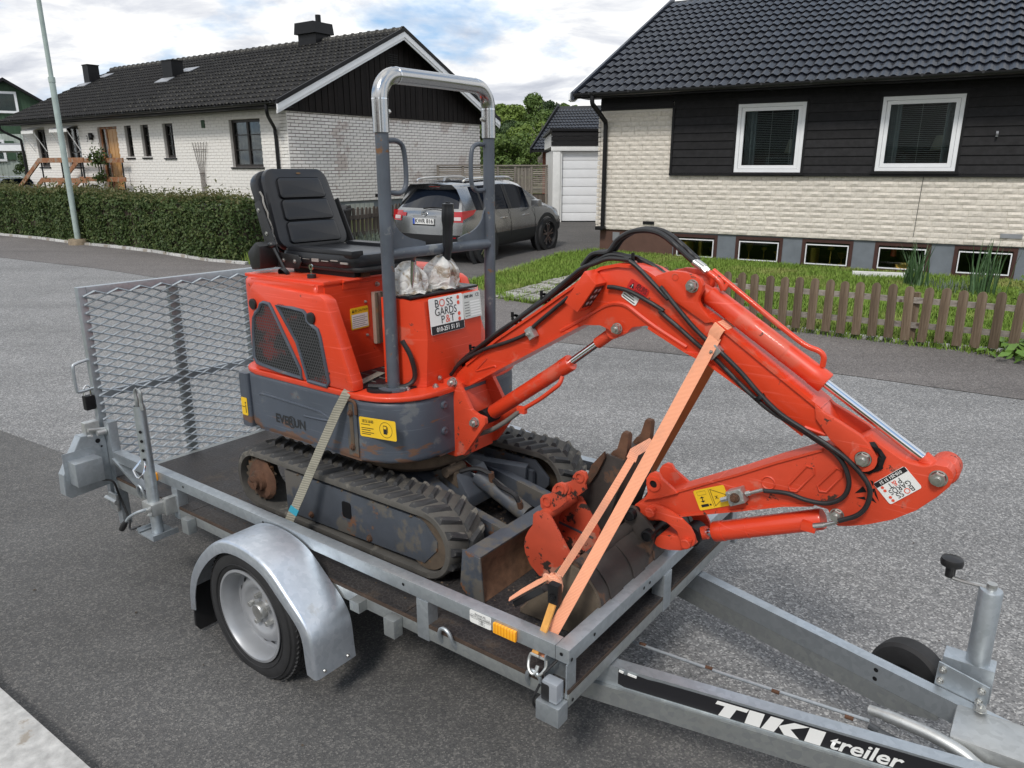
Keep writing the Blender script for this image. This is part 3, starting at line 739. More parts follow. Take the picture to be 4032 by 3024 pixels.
# ================================================================== left house (whitewashed brick)
lh = Thing('house', 'low whitewashed brick house with pine door, dark windows and old black tiled roof', 'house', 'LH', (-7,4,.2), None)
Z0, Z1 = .845, 3.22
LW = [(-2.40,-1.08,1.77,2.995), (-7.70,-7.305,2.06,3.01), (-6.79,-6.35,2.06,3.0), (-5.60,-5.07,2.035,3.0), (-9.32,-8.15,1.04,3.015), (-11.50,-10.53,1.79,3.085), (-13.57,-12.85,1.785,3.04)]
b = B(); wallgrid(b, -14.55, -.02, Z0, Z1+.2, LW, .10, .3); lh.part('wall', b, m_white_mortar)
b = B(); wallgrid(b, -14.55, -.02, Z0, Z1+.2, [(h[0]-.0,h[1]+.0,h[2],h[3]) for h in LW], .012, .10); lh.part('wall_face', b, m_white_mortar)
b = B(); b.box((-.3,.012,Z0),(-.012,8.15,3.25)); lh.part('gable_wall', b, m_gable_joint)
b = B(); b.box((-14.55,7.9,-.1),(-.3,8.15,3.2)); b.box((-14.6,.1,-.1),(-14.4,7.9,3.2)); lh.part('rear_walls', b, m_white_mortar)
b = B(); b.box((-14.5,.06,-.2),(-.06,.3,Z0)); b.box((-.3,.3,-.2),(-.05,8.1,Z0)); lh.part('plinth', b, m_found)
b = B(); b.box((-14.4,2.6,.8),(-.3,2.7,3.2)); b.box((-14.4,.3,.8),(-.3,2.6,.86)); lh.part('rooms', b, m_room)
def plain_brick(L, Hh, dep, mat):
    out = []
    for _ in range(4):
        b = B(); b.box((0,-dep,0),(L,.004,Hh))
        for v in b.bm.verts:
            if v.co.y < 0: v.co += Vector((random.uniform(-.003,.003), random.uniform(-.004,.003), random.uniform(-.003,.003)))
        out.append(b.mesh('brick', mat, None, 0))
    return out
vb = plain_brick(.24,.071,.014,m_white_brick); vg = plain_brick(.24,.066,.014,m_gable_brick)
rows = brick_rows(-14.55, 0, Z0, Z1, .24, .071, .012, LW, .5)
lh_off = lambda x, y, z: (x, .012, z)
class _O: pass
def place2(bricks, variants, mat, f, rz_, key, nparts, nm):
    bricks = sorted(bricks, key=key)
    for (x, z, l) in bricks[:nparts]: lh.inst('brick', random.choice(variants), f(x, z), rot=(0,0,rz_), scale=(l/.24,1,1) if abs(l-.24) > .002 else None)
    o = link(nm, joined(nm, variants[0], mat, [Matrix.Translation(Vector(f(x,z))-lh.off) @ Matrix.Rotation(rz_,4,'Z') @ Matrix.Diagonal((l/.24,1,1,1)) for x, z, l in bricks[nparts:]]), lh.root); o['kind'] = 'stuff'
place2(rows, vb, m_white_brick, lambda x, z: (x, .014, z), 0, lambda q: -q[0]+random.uniform(0,.1), 120, 'far_front_bricks')
rows = brick_rows(0, 8.15, Z0, 3.2, .236, .066, .018, [], .5)
place2(rows, vg, m_gable_brick, lambda x, z: (-.014, x, z), math.pi/2, lambda q: q[0]+random.uniform(0,.1), 180, 'far_gable_bricks')
# windows
for i, h in enumerate(LW):
    x0, x1, z0, z1 = h
    if i == 4: continue
    mid = (x0+x1)/2; wide = x1-x0 > .6
    br = [('h', z0+(z1-z0)*.36), ('h', z0+(z1-z0)*.68)]+([] if not wide else [])
    if wide: pass
    else: br += [('v', mid)]
    f = window(lh, x0, x1, z0, z1, m_darkframe, .07, .09, .08, mull=[mid] if wide else (), bars=br, sill=(.13, m_black))
    curtain(lh, x0+.1, x0+(x1-x0)*.45, z0+.05, z1, .32, f); curtain(lh, x1-(x1-x0)*.3, x1-.08, z0+.05, z1, .32, f)
    b = B(); b.box((x0+.08,.4,z0+.03),(x1-.08,.43,z0+.35+.15*(i%2))); lh.part('window_ornament', b, m_lamp, f)
# door with side light
x0, x1, z0, z1 = LW[4]
b = B(); b.box((x0,.08,z0),(x0+.09,.16,z1)); b.box((x1-.05,.08,z0),(x1,.16,z1)); b.box((x0+.09,.08,z1-.07),(x1-.05,.16,z1)); b.box((x0+.34,.08,z0),(x0+.42,.16,z1-.07))
dr = lh.part('door_frame', b, m_rail)
b = B(); b.box((x0+.09,.11,z0+.06),(x0+.34,.115,z1-.07)); lh.part('side_light', b, m_glass, dr)
b = B()
for i in range(7):
    a = x0+.425+i*(x1-.055-x0-.425)/7; b.box((a,.10+.006*(i%2),z0+.03),(a+(x1-.055-x0-.425)/7-.008,.15,z1-.08), None, .004)
lh.part('door', b, m_door, dr)
b = B(); b.box((x0+.46,.065,z0+.95),(x0+.49,.10,z0+1.15)); b.cyl((x0+.475,.06,z0+1.05),(x0+.57,.055,z0+1.05),.01,None,8); lh.part('handle', b, m_zinc, dr)
# house number, wall lamp, vent, plinth details
add_text(lh, 'house_number', '3', (-10.02,-.006,2.66), (1,0,0), (0,0,1), .28, m_black)
b = B(); b.box((-9.74,-.10,2.62),(-9.64,-.002,2.84), None, .01); b.cyl((-9.60,-.10,2.74),(-9.60,-.02,2.74),.05,None,12); lh.part('wall_lamp', b, m_black)
b = B(); b.box((-3.63,-.02,2.82),(-3.48,.01,3.03)); lh.part('air_vent', b, m_green)
# striped awnings
for x0, x1 in ((-13.75,-12.85),(-11.7,-10.5)):
    b = B(); n = 10
    for i in range(n):
        a, c = x0+(x1-x0)*i/n, x0+(x1-x0)*(i+1)/n
        b.quad((a,-.03,3.12),(c,-.03,3.12),(c,-.38,2.99),(a,-.38,2.99)); b.quad((a,-.38,2.99),(c,-.38,2.99),((c),-.385,2.90),((a+c)/2,-.385,2.875),(a,-.385,2.90))
    aw = lh.part('awning', b, m_oldwhite, smooth=0)
    b = B()
    for xx in (x0+.02,x1-.02): b.beam((xx,-.38,2.95),(xx,-.02,2.30),.022,.022)
    lh.part('awning_arm', b, m_whitepaint, aw)
# glass block basement window in the gable plinth
g_ = None
for i in range(6):
    for j in range(2):
        b = B(); b.box((-.075,1.85+i*.19,.42+j*.18),(-.042,1.85+i*.19+.175,.42+j*.18+.165), None, .012); lh.part('glass_block', b, mk('glass_block', (.42,.44,.40), .2) if g_ is None else g_); g_ = bpy.data.materials['glass_block']
b = B(); b.box((-2.2,.045,.45),(-1.3,.07,.80)); lh.part('basement_window', b, m_darkframe)
b = B()
for yy in (.9,3.0,5.4): b.box((-.012,yy,.93),(.012,yy+.25,1.0))
lh.part('air_vent', b, m_black)
# roof, gable boards
ls = (5.513-3.345)/(4.055+.5)
def lz(y): return 3.345+(y+.5)*ls if y <= 4.06 else lz(8.12-y)
b = B(); b.prism([(-.5, lz(-.5)-.03),(4.06, lz(4.06)-.03),(8.62, lz(-.5)-.03),(8.62, lz(-.5)-.09),(4.06, lz(4.06)-.09),(-.5, lz(-.5)-.09)], 0, -15.1, .40); lh.part('roof_deck', b, m_black)
tm = tile_mesh(.30, .37, .036, m_tile_old, 2)
roof_tiles(lh, -15.1, .42, -.53, lz(-.53)-.03, 4.02, lz(4.02)-.03, .30, .335, tm, m_tile_old, 300)
rme = B().lathe([(.11,0),(.125,.02),(.125,.05),(.105,.07),(.10,.36)], (0,0,0), (-1,0,0), 10).mesh('ridge_tile', m_ridge)
x = .42
while x > -15.0: lh.inst('ridge_tile', rme, (x, 4.06, lz(4.06)-.03), rot=(random.uniform(-.05,.05),random.uniform(-.015,.015),0)); x -= .335
b = B(); b.box((-15.0,-.48,3.20),(.38,-.45,3.30)); b.box((-15.0,-.45,3.205),(.3,.02,3.23)); lh.part('soffit', b, m_black)
gutter(lh, -15.1, .36, -.57, 3.30, .06, m_blackplastic)
for xx in (-.05,-14.9):
    b = B(); sx = -.35 if xx > -5 else .32
    b.tube([(xx+.02,-.57,3.26),(xx+.02,-.56,3.08),(xx+sx*.3,-.42,2.95),(xx+sx*.95,-.10,2.74),(xx+sx,-.07,2.62),(xx+sx,-.06,2.3),(xx+sx,-.06,.6)], .045, 9, smooth=4); lh.part('downpipe', b, m_black)
# white bargeboards, two steps
for side in (0, 1):
    yy = (lambda y: y) if not side else (lambda y: 8.12-y)
    for k, (xa, xb, up, dn, mt) in enumerate(((.40,.455,.06,-.05,m_black),(.40,.44,-.055,-.20,m_whitepaint),(.385,.415,-.20,-.27,m_whitepaint))):
        b = B(); b.prism([(yy(-.6), lz(-.6)+up),(yy(4.06), lz(4.06)+up),(yy(4.06), lz(4.06)+dn),(yy(-.6), lz(-.6)+dn)], 0, xa, xb); lh.part('verge_flashing' if k == 0 else 'bargeboard', b, mt)
y = -.05
while y < 8.15:
    h1, h2 = lz(max(y,-.5))-.12, lz(max(y+.105,-.5))-.12
    b = B(); b.prism([(y,3.17),(y+.105,3.17),(y+.105,max(h2,3.2)),(y,max(h1,3.2))], 0, .012, .034+.012*(int(y*8)%2)); lh.part('gable_board', b, m_brownwood); y += .112
b = B(); b.prism([(-.05,3.2),(8.15,3.2),(4.06,lz(4.06)-.1)], 0, -.25, .012); b.box((.0,-.05,3.14),(.06,8.18,3.17)); lh.part('gable_backing', b, m_brownwood)
b = B()
for i in range(5): b.box((.05,3.75,4.62+i*.06),(.062,4.15,4.64+i*.06))
lh.part('gable_vent', b, m_black)
# chimney, roof vents
b = B(); b.box((-3.72,3.75,4.9),(-2.92,4.35,5.70)); b.prism([(-3.80,5.70),(-2.84,5.70),(-2.90,6.02),(-3.74,6.02)], 1, 3.66, 4.44); ch = lh.part('chimney', b, m_black)
b = B(); b.cyl((-3.15,4.1,6.02),(-3.15,4.1,6.26),.085); lh.part('flue', b, m_black, ch)
for (xa, xb, y0, hh) in ((-8.55,-8.0,2.05,.56),(-14.75,-14.35,2.6,.66)):
    z_ = lz(y0); b = B(); b.prism([(y0,z_-.03),(y0+.42,lz(y0+.42)-.03),(y0+.42,z_+hh),(y0,z_+hh)], 0, xa, xb); b.box((xa-.02,y0-.02,z_+hh),(xb+.02,y0+.44,z_+hh+.03)); rv = lh.part('roof_vent', b, m_black)
    b = B(); b.prism([(y0-.28,lz(y0-.28)+.035),(y0-.001,lz(y0)+.05),(y0-.001,lz(y0)+.03),(y0-.28,lz(y0-.28)+.015)], 0, xa-.1, xb+.1); b.prism([(y0+.421,lz(y0+.43)+.05),(y0+.8,lz(y0+.8)+.045),(y0+.8,lz(y0+.8)+.02),(y0+.421,lz(y0+.43)+.03)], 0, xa+.1, xb+.35); lh.part('flashing', b, m_zinc, rv)
# ---- porch with handrails in front of the door
po = Thing('porch_steps', 'concrete porch with stained timber handrails in front of the pine door', 'porch', 'LH', (-9.2,-.8,.3))
b = B(); b.box((-10.6,-1.5,.25),(-7.5,-.01,1.0)); b.box((-10.95,-1.5,.25),(-10.6,-.2,.82)); b.box((-11.3,-1.5,.25),(-10.95,-.2,.64)); b.box((-11.65,-1.5,.25),(-11.3,-.2,.46)); po.part('landing', b, mk('old_concrete', (.15,.145,.14), .9, var=.25))
for yy in (-1.45,-.25):
    for zt in ((1.98,1.38) if yy < -1 else (1.98,1.40)):
        b = B(); b.box((-10.35,yy-.02,zt-.07),(-7.55,yy+.02,zt+.07)); b.beam((-10.33,yy,zt),(-12.35,yy,zt-1.02),.04,.14); po.part('handrail', b, m_rail)
    b = B()
    for xx, zz in ((-7.7,2.0),(-9.0,1.98),(-10.3,1.98),(-11.6,1.35)):
        b.box((xx-.02,yy+.02,.3),(xx+.02,yy+.05,zz))
    po.part('post', b, m_black)
tr = Thing('trellis', 'thin rusty fan trellis on the white brick wall', 'trellis', 'LH', (-3.8,-.05,.9))
b = B()
for i in range(6): b.tube([(-3.90+i*.04,-.04,.93),(-3.90+i*.04,-.04,1.6),(-4.13+i*.137,-.04,2.45)], .008, 5)
tr.part('rod', b, mk('rusty_rod', (.09,.07,.06), .8))
b = B()
for zz, w_ in ((1.05,.13),(1.6,.13),(2.25,.31)): b.tube([(-3.80-w_,-.05,zz),(-3.80+w_,-.05,zz)], .008, 5)
tr.part('crossbar', b, bpy.data.materials['rusty_rod'])

# ================================================================== foliage
def leafcards(P, Nn, size, name, mat, spread=.7, el=1.5):
    """leaf-shaped faces at points P (n,3), roughly facing Nn"""
    n = len(P); d = Nn + rng.normal(0, spread, (n,3)); d /= np.linalg.norm(d, axis=1)[:,None]
    r = rng.normal(0, 1, (n,3)); u = np.cross(d, r); u /= np.linalg.norm(u, axis=1)[:,None]; v = np.cross(d, u)
    s = size*rng.uniform(.6, 1.3, n)[:,None]
    V = np.stack([P-u*s*el*.5, P-v*s*.42+d*s*.12, P+u*s*el*.5, P+v*s*.42+d*s*.12], 1).reshape(-1,3)
    me = bpy.data.meshes.new(name); i = np.arange(n)*4
    me.vertices.add(n*4); me.vertices.foreach_set('co', V.ravel().astype(np.float32))
    me.loops.add(n*4); me.loops.foreach_set('vertex_index', np.arange(n*4, dtype=np.int32))
    me.polygons.add(n); me.polygons.foreach_set('loop_start', i.astype(np.int32)); me.update(calc_edges=True); me.materials.append(mat); return me
# hedge
HP = [(-16.5,20.9),(-12.15,17.95),(-10.8,17.15),(-9.5,16.25),(-8.4,15.6),(-7.15,14.8),(-5.6,13.6),(-4.80,13.12)]
hd = Thing('hedge', 'long clipped dark green leafy hedge in front of the white brick house', 'hedge', 'W', (-9.5,16.6,zg(16.6)))
HW, HH = .75, 1.0
pts = []; nor = []
seg = [(np.array(a), np.array(c)) for a, c in zip(HP, HP[1:])]; Ls = np.array([np.linalg.norm(c-a) for a, c in seg]); n = 62000
ix = rng.choice(len(seg), n, p=Ls/Ls.sum()); t = rng.uniform(0, 1, n)
A_ = np.array([s_[0] for s_ in seg])[ix]; D_ = np.array([s_[1]-s_[0] for s_ in seg])[ix]; un = D_/np.linalg.norm(D_, axis=1)[:,None]; nm = np.stack([un[:,1], -un[:,0]], 1)   # toward the street
nm *= np.sign(-(nm[:,1]))[:,None]
kind = rng.choice(3, n, p=(.62,.30,.08)); base = A_+D_*t[:,None]
bump = .06*np.sin(base[:,0]*3.1+base[:,1]*2.3)+.045*np.sin(base[:,0]*7.7)+.03*np.sin(base[:,0]*17+base[:,1]*11)
lat = np.where(kind == 0, rng.normal(0, .035, n)+bump*.5, np.where(kind == 1, -rng.uniform(0, HW, n), -HW)); zz = np.where(kind == 1, HH+rng.normal(0, .03, n)+bump*.6, rng.uniform(.02, HH, n))
rnd_ = np.where((kind == 0) & (zz > HH-.10), -(zz-(HH-.10))*.8, 0)
XY = base-nm*0+nm*(lat+rnd_)[:,None]
P_ = np.c_[XY, zz+np.array([zg(v) for v in XY[:,1]])-0]; Nn = np.where((kind == 1)[:,None], np.array([0,0,1.]), np.c_[nm, np.full(n,.35)])
P_ -= np.array(hd.off)
hole = np.sin(P_[:,0]*9.1+P_[:,2]*6)*np.sin(P_[:,2]*11.3+P_[:,0]*4.7+1)*np.sin(P_[:,1]*8.3+P_[:,2]*15); keep_ = (hole < .28) | (rng.uniform(0,1,n) < .35)
o = link('foliage', leafcards(P_[keep_], Nn[keep_], .042, 'foliage', m_hedge), hd.root); o['kind'] = 'stuff'
top = kind == 1; sel = rng.choice(np.where(top)[0], 9000); pp = P_[sel]+np.c_[rng.normal(0,.06,(9000,2)), rng.exponential(.05, 9000)]
o = link('new_shoots', leafcards(pp, np.tile([0,0,.3],(9000,1)), .034, 'new_shoots', m_hedgetip, 1.0, 2.2), hd.root); o['kind'] = 'stuff'
# right end face and core
e = seg[-1]; ud = (e[1]-e[0])/np.linalg.norm(e[1]-e[0]); nd = np.array([ud[1], -ud[0]]); nd *= -np.sign(nd[1]); m_ = 2600
q = e[1][None]+ud*rng.normal(0,.04,m_)[:,None]-nd*rng.uniform(0,HW,m_)[:,None]
o = link('end_foliage', leafcards(np.c_[q, rng.uniform(.02,HH,m_)+zg(13.1)]-np.array(hd.off), np.tile([ud[0],ud[1],.3],(m_,1)), .042, 'end_foliage', m_hedge), hd.root); o['kind'] = 'stuff'
b = B()
for a, c in seg:
    dd = (c-a)/np.linalg.norm(c-a); nn_ = np.array([dd[1],-dd[0]]); nn_ *= -np.sign(nn_[1]); p0 = a-nn_*(HW/2); p1 = c-nn_*(HW/2)
    b.beam((p0[0],p0[1],zg(p0[1])+.46),(p1[0],p1[1],zg(p1[1])+.46),HW-.12,.90)
hd.part('inner_twigs', b, m_bark)
# ------------------------------------------------------------------ trees
def make_tree(name, label, x, y, z, h, w_, leaf, mat, n, group=None, trunk=.3, seed=0):
    r = np.random.default_rng(seed); th = Thing(name, label, 'tree', 'W', (x,y,z), group)
    b = B(); top_ = Vector((x,y,z+h*.8)); b.tube([(x,y,z-.3),(x+.02*h,y,z+h*.35),top_], [.03*h,.022*h,.006*h], 8)
    for k in range(6):
        a = k*1.05+seed; zz = z+h*(.28+.08*k); L = w_*(.75-.06*k)
        b.tube([(x,y,zz),(x+math.cos(a)*L*.5,y+math.sin(a)*L*.5,zz+L*.25),(x+math.cos(a)*L,y+math.sin(a)*L,zz+L*.4)], [.012*h,.008*h,.003*h], 6)
    th.part('trunk', b, m_bark)
    nc = 26; c = np.c_[r.uniform(-1,1,(nc,2))*w_*.75, r.uniform(.22,.92,nc)*h]; k_ = 1-np.abs(c[:,2]/h-.5)*.9; c[:,:2] *= k_[:,None]
    cr = w_*r.uniform(.28,.5,nc); i = r.integers(0, nc, n); d = r.normal(0,1,(n,3)); d /= np.linalg.norm(d,axis=1)[:,None]
    P = c[i]+d*cr[i][:,None]*(r.uniform(.55,1.05,n)**.5)[:,None]*np.array([1,1,.8]); P[:,2] = np.maximum(P[:,2], h*.1)
    global rng; keep = rng; rng = r; me = leafcards(P, d+np.array([0,0,.4]), leaf, 'crown', mat, .6, 1.3); rng = keep
    o = link('crown', me, th.root); return th.root
TG = 'broadleaf trees on the wooded hill'
hill = []
bm = bmesh.new(); nx, ny = 40, 24; gv = []
for j in range(ny+1):
    row = []
    for i in range(nx+1):
        X = -90+180*i/nx; Y = 50+110*j/ny; hgt = 6.5*max(0,min(1,(Y-55)/60))**1.0*math.exp(-((X-3)/45)**2)
        row.append(bm.verts.new((X,Y,zg(Y)-.3+hgt)))
    gv.append(row)
for j in range(ny):
    for i in range(nx): bm.faces.new((gv[j][i],gv[j][i+1],gv[j+1][i+1],gv[j+1][i]))
me = bpy.data.meshes.new('hill'); bm.to_mesh(me); bm.free(); me.materials.append(m_soil); o = link('hill', me); o['kind'] = 'structure'
def hz(X, Y): return zg(Y)-.3+6.5*max(0,min(1,(Y-55)/60))*math.exp(-((X-3)/45)**2)
r_ = random.Random(5); k = 0; protos = {}
for (Y, xs_, hh) in ((96,(-11,-7.4,-4.2,-1.2,1.6,4.6,7.8,11.4),4.6),(84,(-9,-5,-2.6,.2,2.6,5.2,9),4.2),(73,(-7,-3.4,-1.0,1.3,3.6,6.5),3.6)):
    for X in xs_:
        X += r_.uniform(-.5,.5); kk = k % 4; mt = (m_tree1, m_tree2, m_tree1, m_tree3)[kk]
        lab = ('mid green rounded tree in the wood on the hill', 'dark green tree in the wood on the hill', 'mid green spreading tree in the wood on the hill', 'bright spring green tree in the wood on the hill')[kk]
        if kk not in protos:
            protos[kk] = (make_tree('hill_tree', lab, X, Y, hz(X,Y)-.3, hh*r_.uniform(.95,1.15), hh*.42, .26, mt, 5200, TG, seed=k), hh)
        else:
            o, h0 = protos[kk]; c = copy_tree(o); c.location = (X, Y, hz(X,Y)-.3); s_ = hh/h0*r_.uniform(.9,1.12); c.scale = (s_,s_,s_*r_.uniform(.92,1.1)); c.rotation_euler = (0,0,r_.uniform(0,6))
        k += 1
make_tree('birch_tree', 'bright yellow-green tree behind the slat fence', .62, 46, .4, 3.9, 1.05, .13, m_tree3, 5200, seed=31)
make_tree('bush_tree', 'dense dark green bushy tree just behind the slat fence', -.35, 43, .4, 3.1, 1.6, .14, m_tree1, 6500, seed=32)
make_tree('dark_tree', 'dark conifer-like tree left in front of the hill wood', -.9, 62, .4, 4.4, 1.3, .18, m_tree2, 4500, seed=33)
make_tree('low_bush', 'low leafy bush between the slat fence and brick cottage', .95, 40, .4, 2.3, .8, .12, m_tree1, 3000, seed=34)
# bare tree by the wood
bt = Thing('bare_tree', 'bare grey twiggy tree in front of the hill wood', 'tree', 'W', (2.3,60,.4)); b = B()
for k in range(26):
    a = r_.uniform(0,6.3); l = r_.uniform(.5,1.5); z0 = r_.uniform(.4,2.6)
    b.tube([(2.3,60,.4+z0),(2.3+math.cos(a)*l*.5,60+math.sin(a)*l*.4,.4+z0+l*.7),(2.3+math.cos(a)*l,60+math.sin(a)*l*.6,.4+z0+l*1.7)], [.06,.04,.02], 5)
b.tube([(2.3,60,.2),(2.3,60,3.6)], [.12,.04], 6); bt.part('branches', b, m_twig)
# column cypress by the green house
make_tree('cypress', 'narrow dark green cypress beside the white house corner', -19.1, 30.2, .35, 2.1, .42, .06, m_tree2, 2500, seed=41)
# ------------------------------------------------------------------ across the road behind the viewpoint (seen in panes and chrome)
frame('OP', (-9.5,-9.5,0), -.536)
op = Thing('house', 'plain dark brick house behind the viewpoint, mirrored in the window panes', 'house', 'OP', (0,-3,0))
b = B(); b.box((-7,-7,-.2),(7,0,2.7)); op.part('wall', b, m_redbrick)
b = B(); b.prism([(.5,2.6),(-3.5,4.9),(-7.5,2.6)], 0, -7.4, 7.4); op.part('roof', b, m_black)
for x0 in (-5.5,-2,2.5): window(op, x0, x0+1.2, 1.0, 2.2, m_whitepaint, .07, .02, .06)
make_tree('garden_tree', 'leafy garden tree behind the viewpoint beside the dark brick house', 3.5, -11, 0, 6.0, 2.2, .2, m_tree2, 3500, seed=51)
make_tree('garden_tree', 'tall leafy garden tree behind the viewpoint at the far side of the dark brick house', -22, -4, 0, 7.0, 2.6, .2, m_tree1, 3500, seed=52)
# grit, twigs and leaves on the asphalt
b = B()
for k in range(260):
    x, y = r_.uniform(-6,7), r_.uniform(1.6,9); z = zg(y)+.007; s_ = r_.uniform(.003,.009); a = r_.uniform(0,6.3)
    b.quad((x+s_*math.cos(a),y+s_*math.sin(a),z),(x-s_*.6*math.sin(a),y+s_*.6*math.cos(a),z+.004),(x-s_*math.cos(a),y-s_*math.sin(a),z),(x+s_*.6*math.sin(a),y-s_*.6*math.cos(a),z+.002))
o = link('road_grit', b.mesh('road_grit', m_bark)); props(o, 'scattered dark grit and leaf bits on the asphalt', 'grit', None, 'stuff')
# ------------------------------------------------------------------ lamp post
lp = Thing('lamp_post', 'tall pale green steel lamp post on a stone block by the hedge', 'lamp post', 'W', (-9.19,15.9,zg(15.9)))
b = B(); lpz = zg(15.9); b.tube([(-9.19,15.9,lpz+.05),(-9.19,15.9,3.42)], .057, 16); b.tube([(-9.19,15.9,3.40),(-9.19,15.9,3.50)], .064, 16); b.tube([(-9.19,15.9,3.46),(-9.19,15.9,6.8),(-9.1,15.6,7.2),(-8.8,14.6,7.3)], [.044,.043,.036,.03], 14); lp.part('pole', b, m_post)
b = B(); b.box((-9.0,13.8,7.22),(-8.6,14.7,7.36), None, .04); lp.part('lamp_head', b, m_zinc)
b = B(); b.lathe([(0,.13),(.17,.12),(.20,.05),(.19,-.1)], (-9.19,15.9,lpz), (0,0,1), 12)
for v in b.bm.verts: v.co += Vector((r_.uniform(-1,1),r_.uniform(-1,1),r_.uniform(-.6,.6)))*.018
lp.part('stone_base', b, m_stone)
# ------------------------------------------------------------------ picket fence on the right
pf = Thing('picket_fence', 'weathered brown picket fence along the lawn of the cream brick house', 'fence', 'W', (4,7.3,.03))
F0, F1 = Vector((1.55,8.72,0)), Vector((8.8,4.55,0)); fd = (F1-F0).normalized(); fn = Vector((fd.y,-fd.x,0)); fn *= -1 if fn.y > 0 else 1
pme = []
for k in range(4):
    b = B(); hh = .545; wv = .084; tp = [(-wv/2,0),(wv/2,0),(wv/2,hh-.035),(wv*.36,hh-.012),(wv*.14,hh+.004*(k%2)),(-wv*.14,hh),(-wv*.36,hh-.012),(-wv/2,hh-.04+.008*(k%3))]
    b.prism(tp, 1, -.011, .011, .002)
    if k == 2: b.box((-.004,-.0125,.03),(.0,.0125,hh*.75))
    pme.append(b.mesh('picket', m_picket))
fang = math.atan2(fd.y, fd.x); d = 0.12; k = 0
while d < (F1-F0).length:
    p = F0+fd*d+fn*.028; o = link('picket', pme[(k*7+k//3) % 4], pf.root); o.location = p+Vector((0,0,zg(p.y)+.055+r_.uniform(-.008,.008)))-pf.off; o.rotation_euler = (r_.uniform(-.03,.03), r_.uniform(-.035,.035), fang); d += .150+r_.uniform(-.006,.006); k += 1
for hz_ in (.15,.40):
    b = B(); b.beam((F0.x,F0.y,zg(F0.y)+hz_+.05),(F1.x,F1.y,zg(F1.y)+hz_+.05),.03,.055); pf.part('rail', b, m_greywood_x)
b = B(); d = 1.1
while d < (F1-F0).length: p = F0+fd*d-fn*.05; b.box((p.x-.03,p.y-.03,-.1),(p.x+.03,p.y+.03,zg(p.y)+.53)); d += 1.75
pf.part('post', b, m_picket)
# ------------------------------------------------------------------ old fence left of the driveway, with bins
of = Thing('picket_fence', 'old dark picket fence between the hedge end and the parked silver car', 'fence', 'W', (-3.6,15.4,.2))
G0, G1 = Vector((-4.66,13.75,0)), Vector((-1.9,18.5,0)); gd = (G1-G0).normalized(); gn = Vector((gd.y,-gd.x,0)); pm2 = []
for k in range(3):
    b = B(); wv = .085; hh = .70; b.prism([(-wv/2,0),(wv/2,0),(wv/2,hh-.05),(wv*.2,hh),(-wv*.2,hh),(-wv/2,hh-.05)], 1, -.01, .01); pm2.append(b.mesh('picket', m_oldfence))
ga = math.atan2(gd.y, gd.x); d = .05; k = 0
while d < (G1-G0).length:
    p = G0+gd*d; o = link('picket', pm2[k % 3], of.root); o.location = p+Vector((0,0,zg(p.y)+.04+r_.uniform(-.02,.02)))-of.off; o.rotation_euler = (r_.uniform(-.03,.03), r_.uniform(-.04,.04), ga); d += .128; k += 1
for hz_ in (.2,.55):
    b = B(); p, q = G0+gn*.03, G1+gn*.03; b.beam((p.x,p.y,zg(p.y)+hz_),(q.x,q.y,zg(q.y)+hz_),.03,.08); of.part('rail', b, m_oldfence)
for p in (G0+Vector((-.10,.0,0)), G0+gd*2.3): 
    b = B(); b.box((p.x-.06,p.y-.05,-.1),(p.x+.06,p.y+.05,zg(p.y)+.78)); of.part('post', b, m_oldfence)
b = B()
for hz_ in (.25,.62): b.box((-4.80,13.60,zg(13.7)+hz_-.05),(-4.44,13.63,zg(13.7)+hz_+.05))
of.part('rail', b, m_oldfence)
def bin_(x, y, label, num):
    z = zg(y); t = Thing('wheelie_bin', label, 'wheelie bin', 'W', (x,y,z)); h = .78
    b = B(); b.loft([[(x-.19,y-.2,z+.06),(x+.19,y-.2,z+.06),(x+.19,y+.2,z+.06),(x-.19,y+.2,z+.06)],[(x-.24,y-.26,z+h-.08),(x+.24,y-.26,z+h-.08),(x+.24,y+.26,z+h-.08),(x-.24,y+.26,z+h-.08)]], True, True); t.part('body', b, m_blackplastic)
    b = B(); b.box((x-.27,y-.30,z+h-.08),(x+.27,y+.30,z+h-.03), None, .015); b.prism([(y-.28,z+h-.03),(y+.28,z+h-.03),(y+.2,z+h+.03),(y-.2,z+h+.03)], 0, x-.24, x+.24, .01); t.part('lid', b, m_blackplastic)
    for s_ in (-1,1):
        b = B(); b.cyl((x+s_*.16,y+.24,z+.10),(x+s_*.21,y+.24,z+.10),.10); t.part('wheel', b, m_blackplastic)
    b = B(); b.tube([(x-.2,y+.31,z+h-.06),(x-.2,y+.36,z+h-.03),(x+.2,y+.36,z+h-.03),(x+.2,y+.31,z+h-.06)], .014, 6); t.part('handle', b, m_blackplastic)
    if num: add_text(t, 'bin_number', '1', (x+.13,y-.262,z+h-.24), (1,0,0), (0,.12,1), .26, m_whitepaint)
bin_(-3.62, 15.75, 'black wheelie bin with a white number 1 beside the driver seat', True)
bin_(-4.78, 14.45, 'black wheelie bin behind the hedge end and old fence post', False)
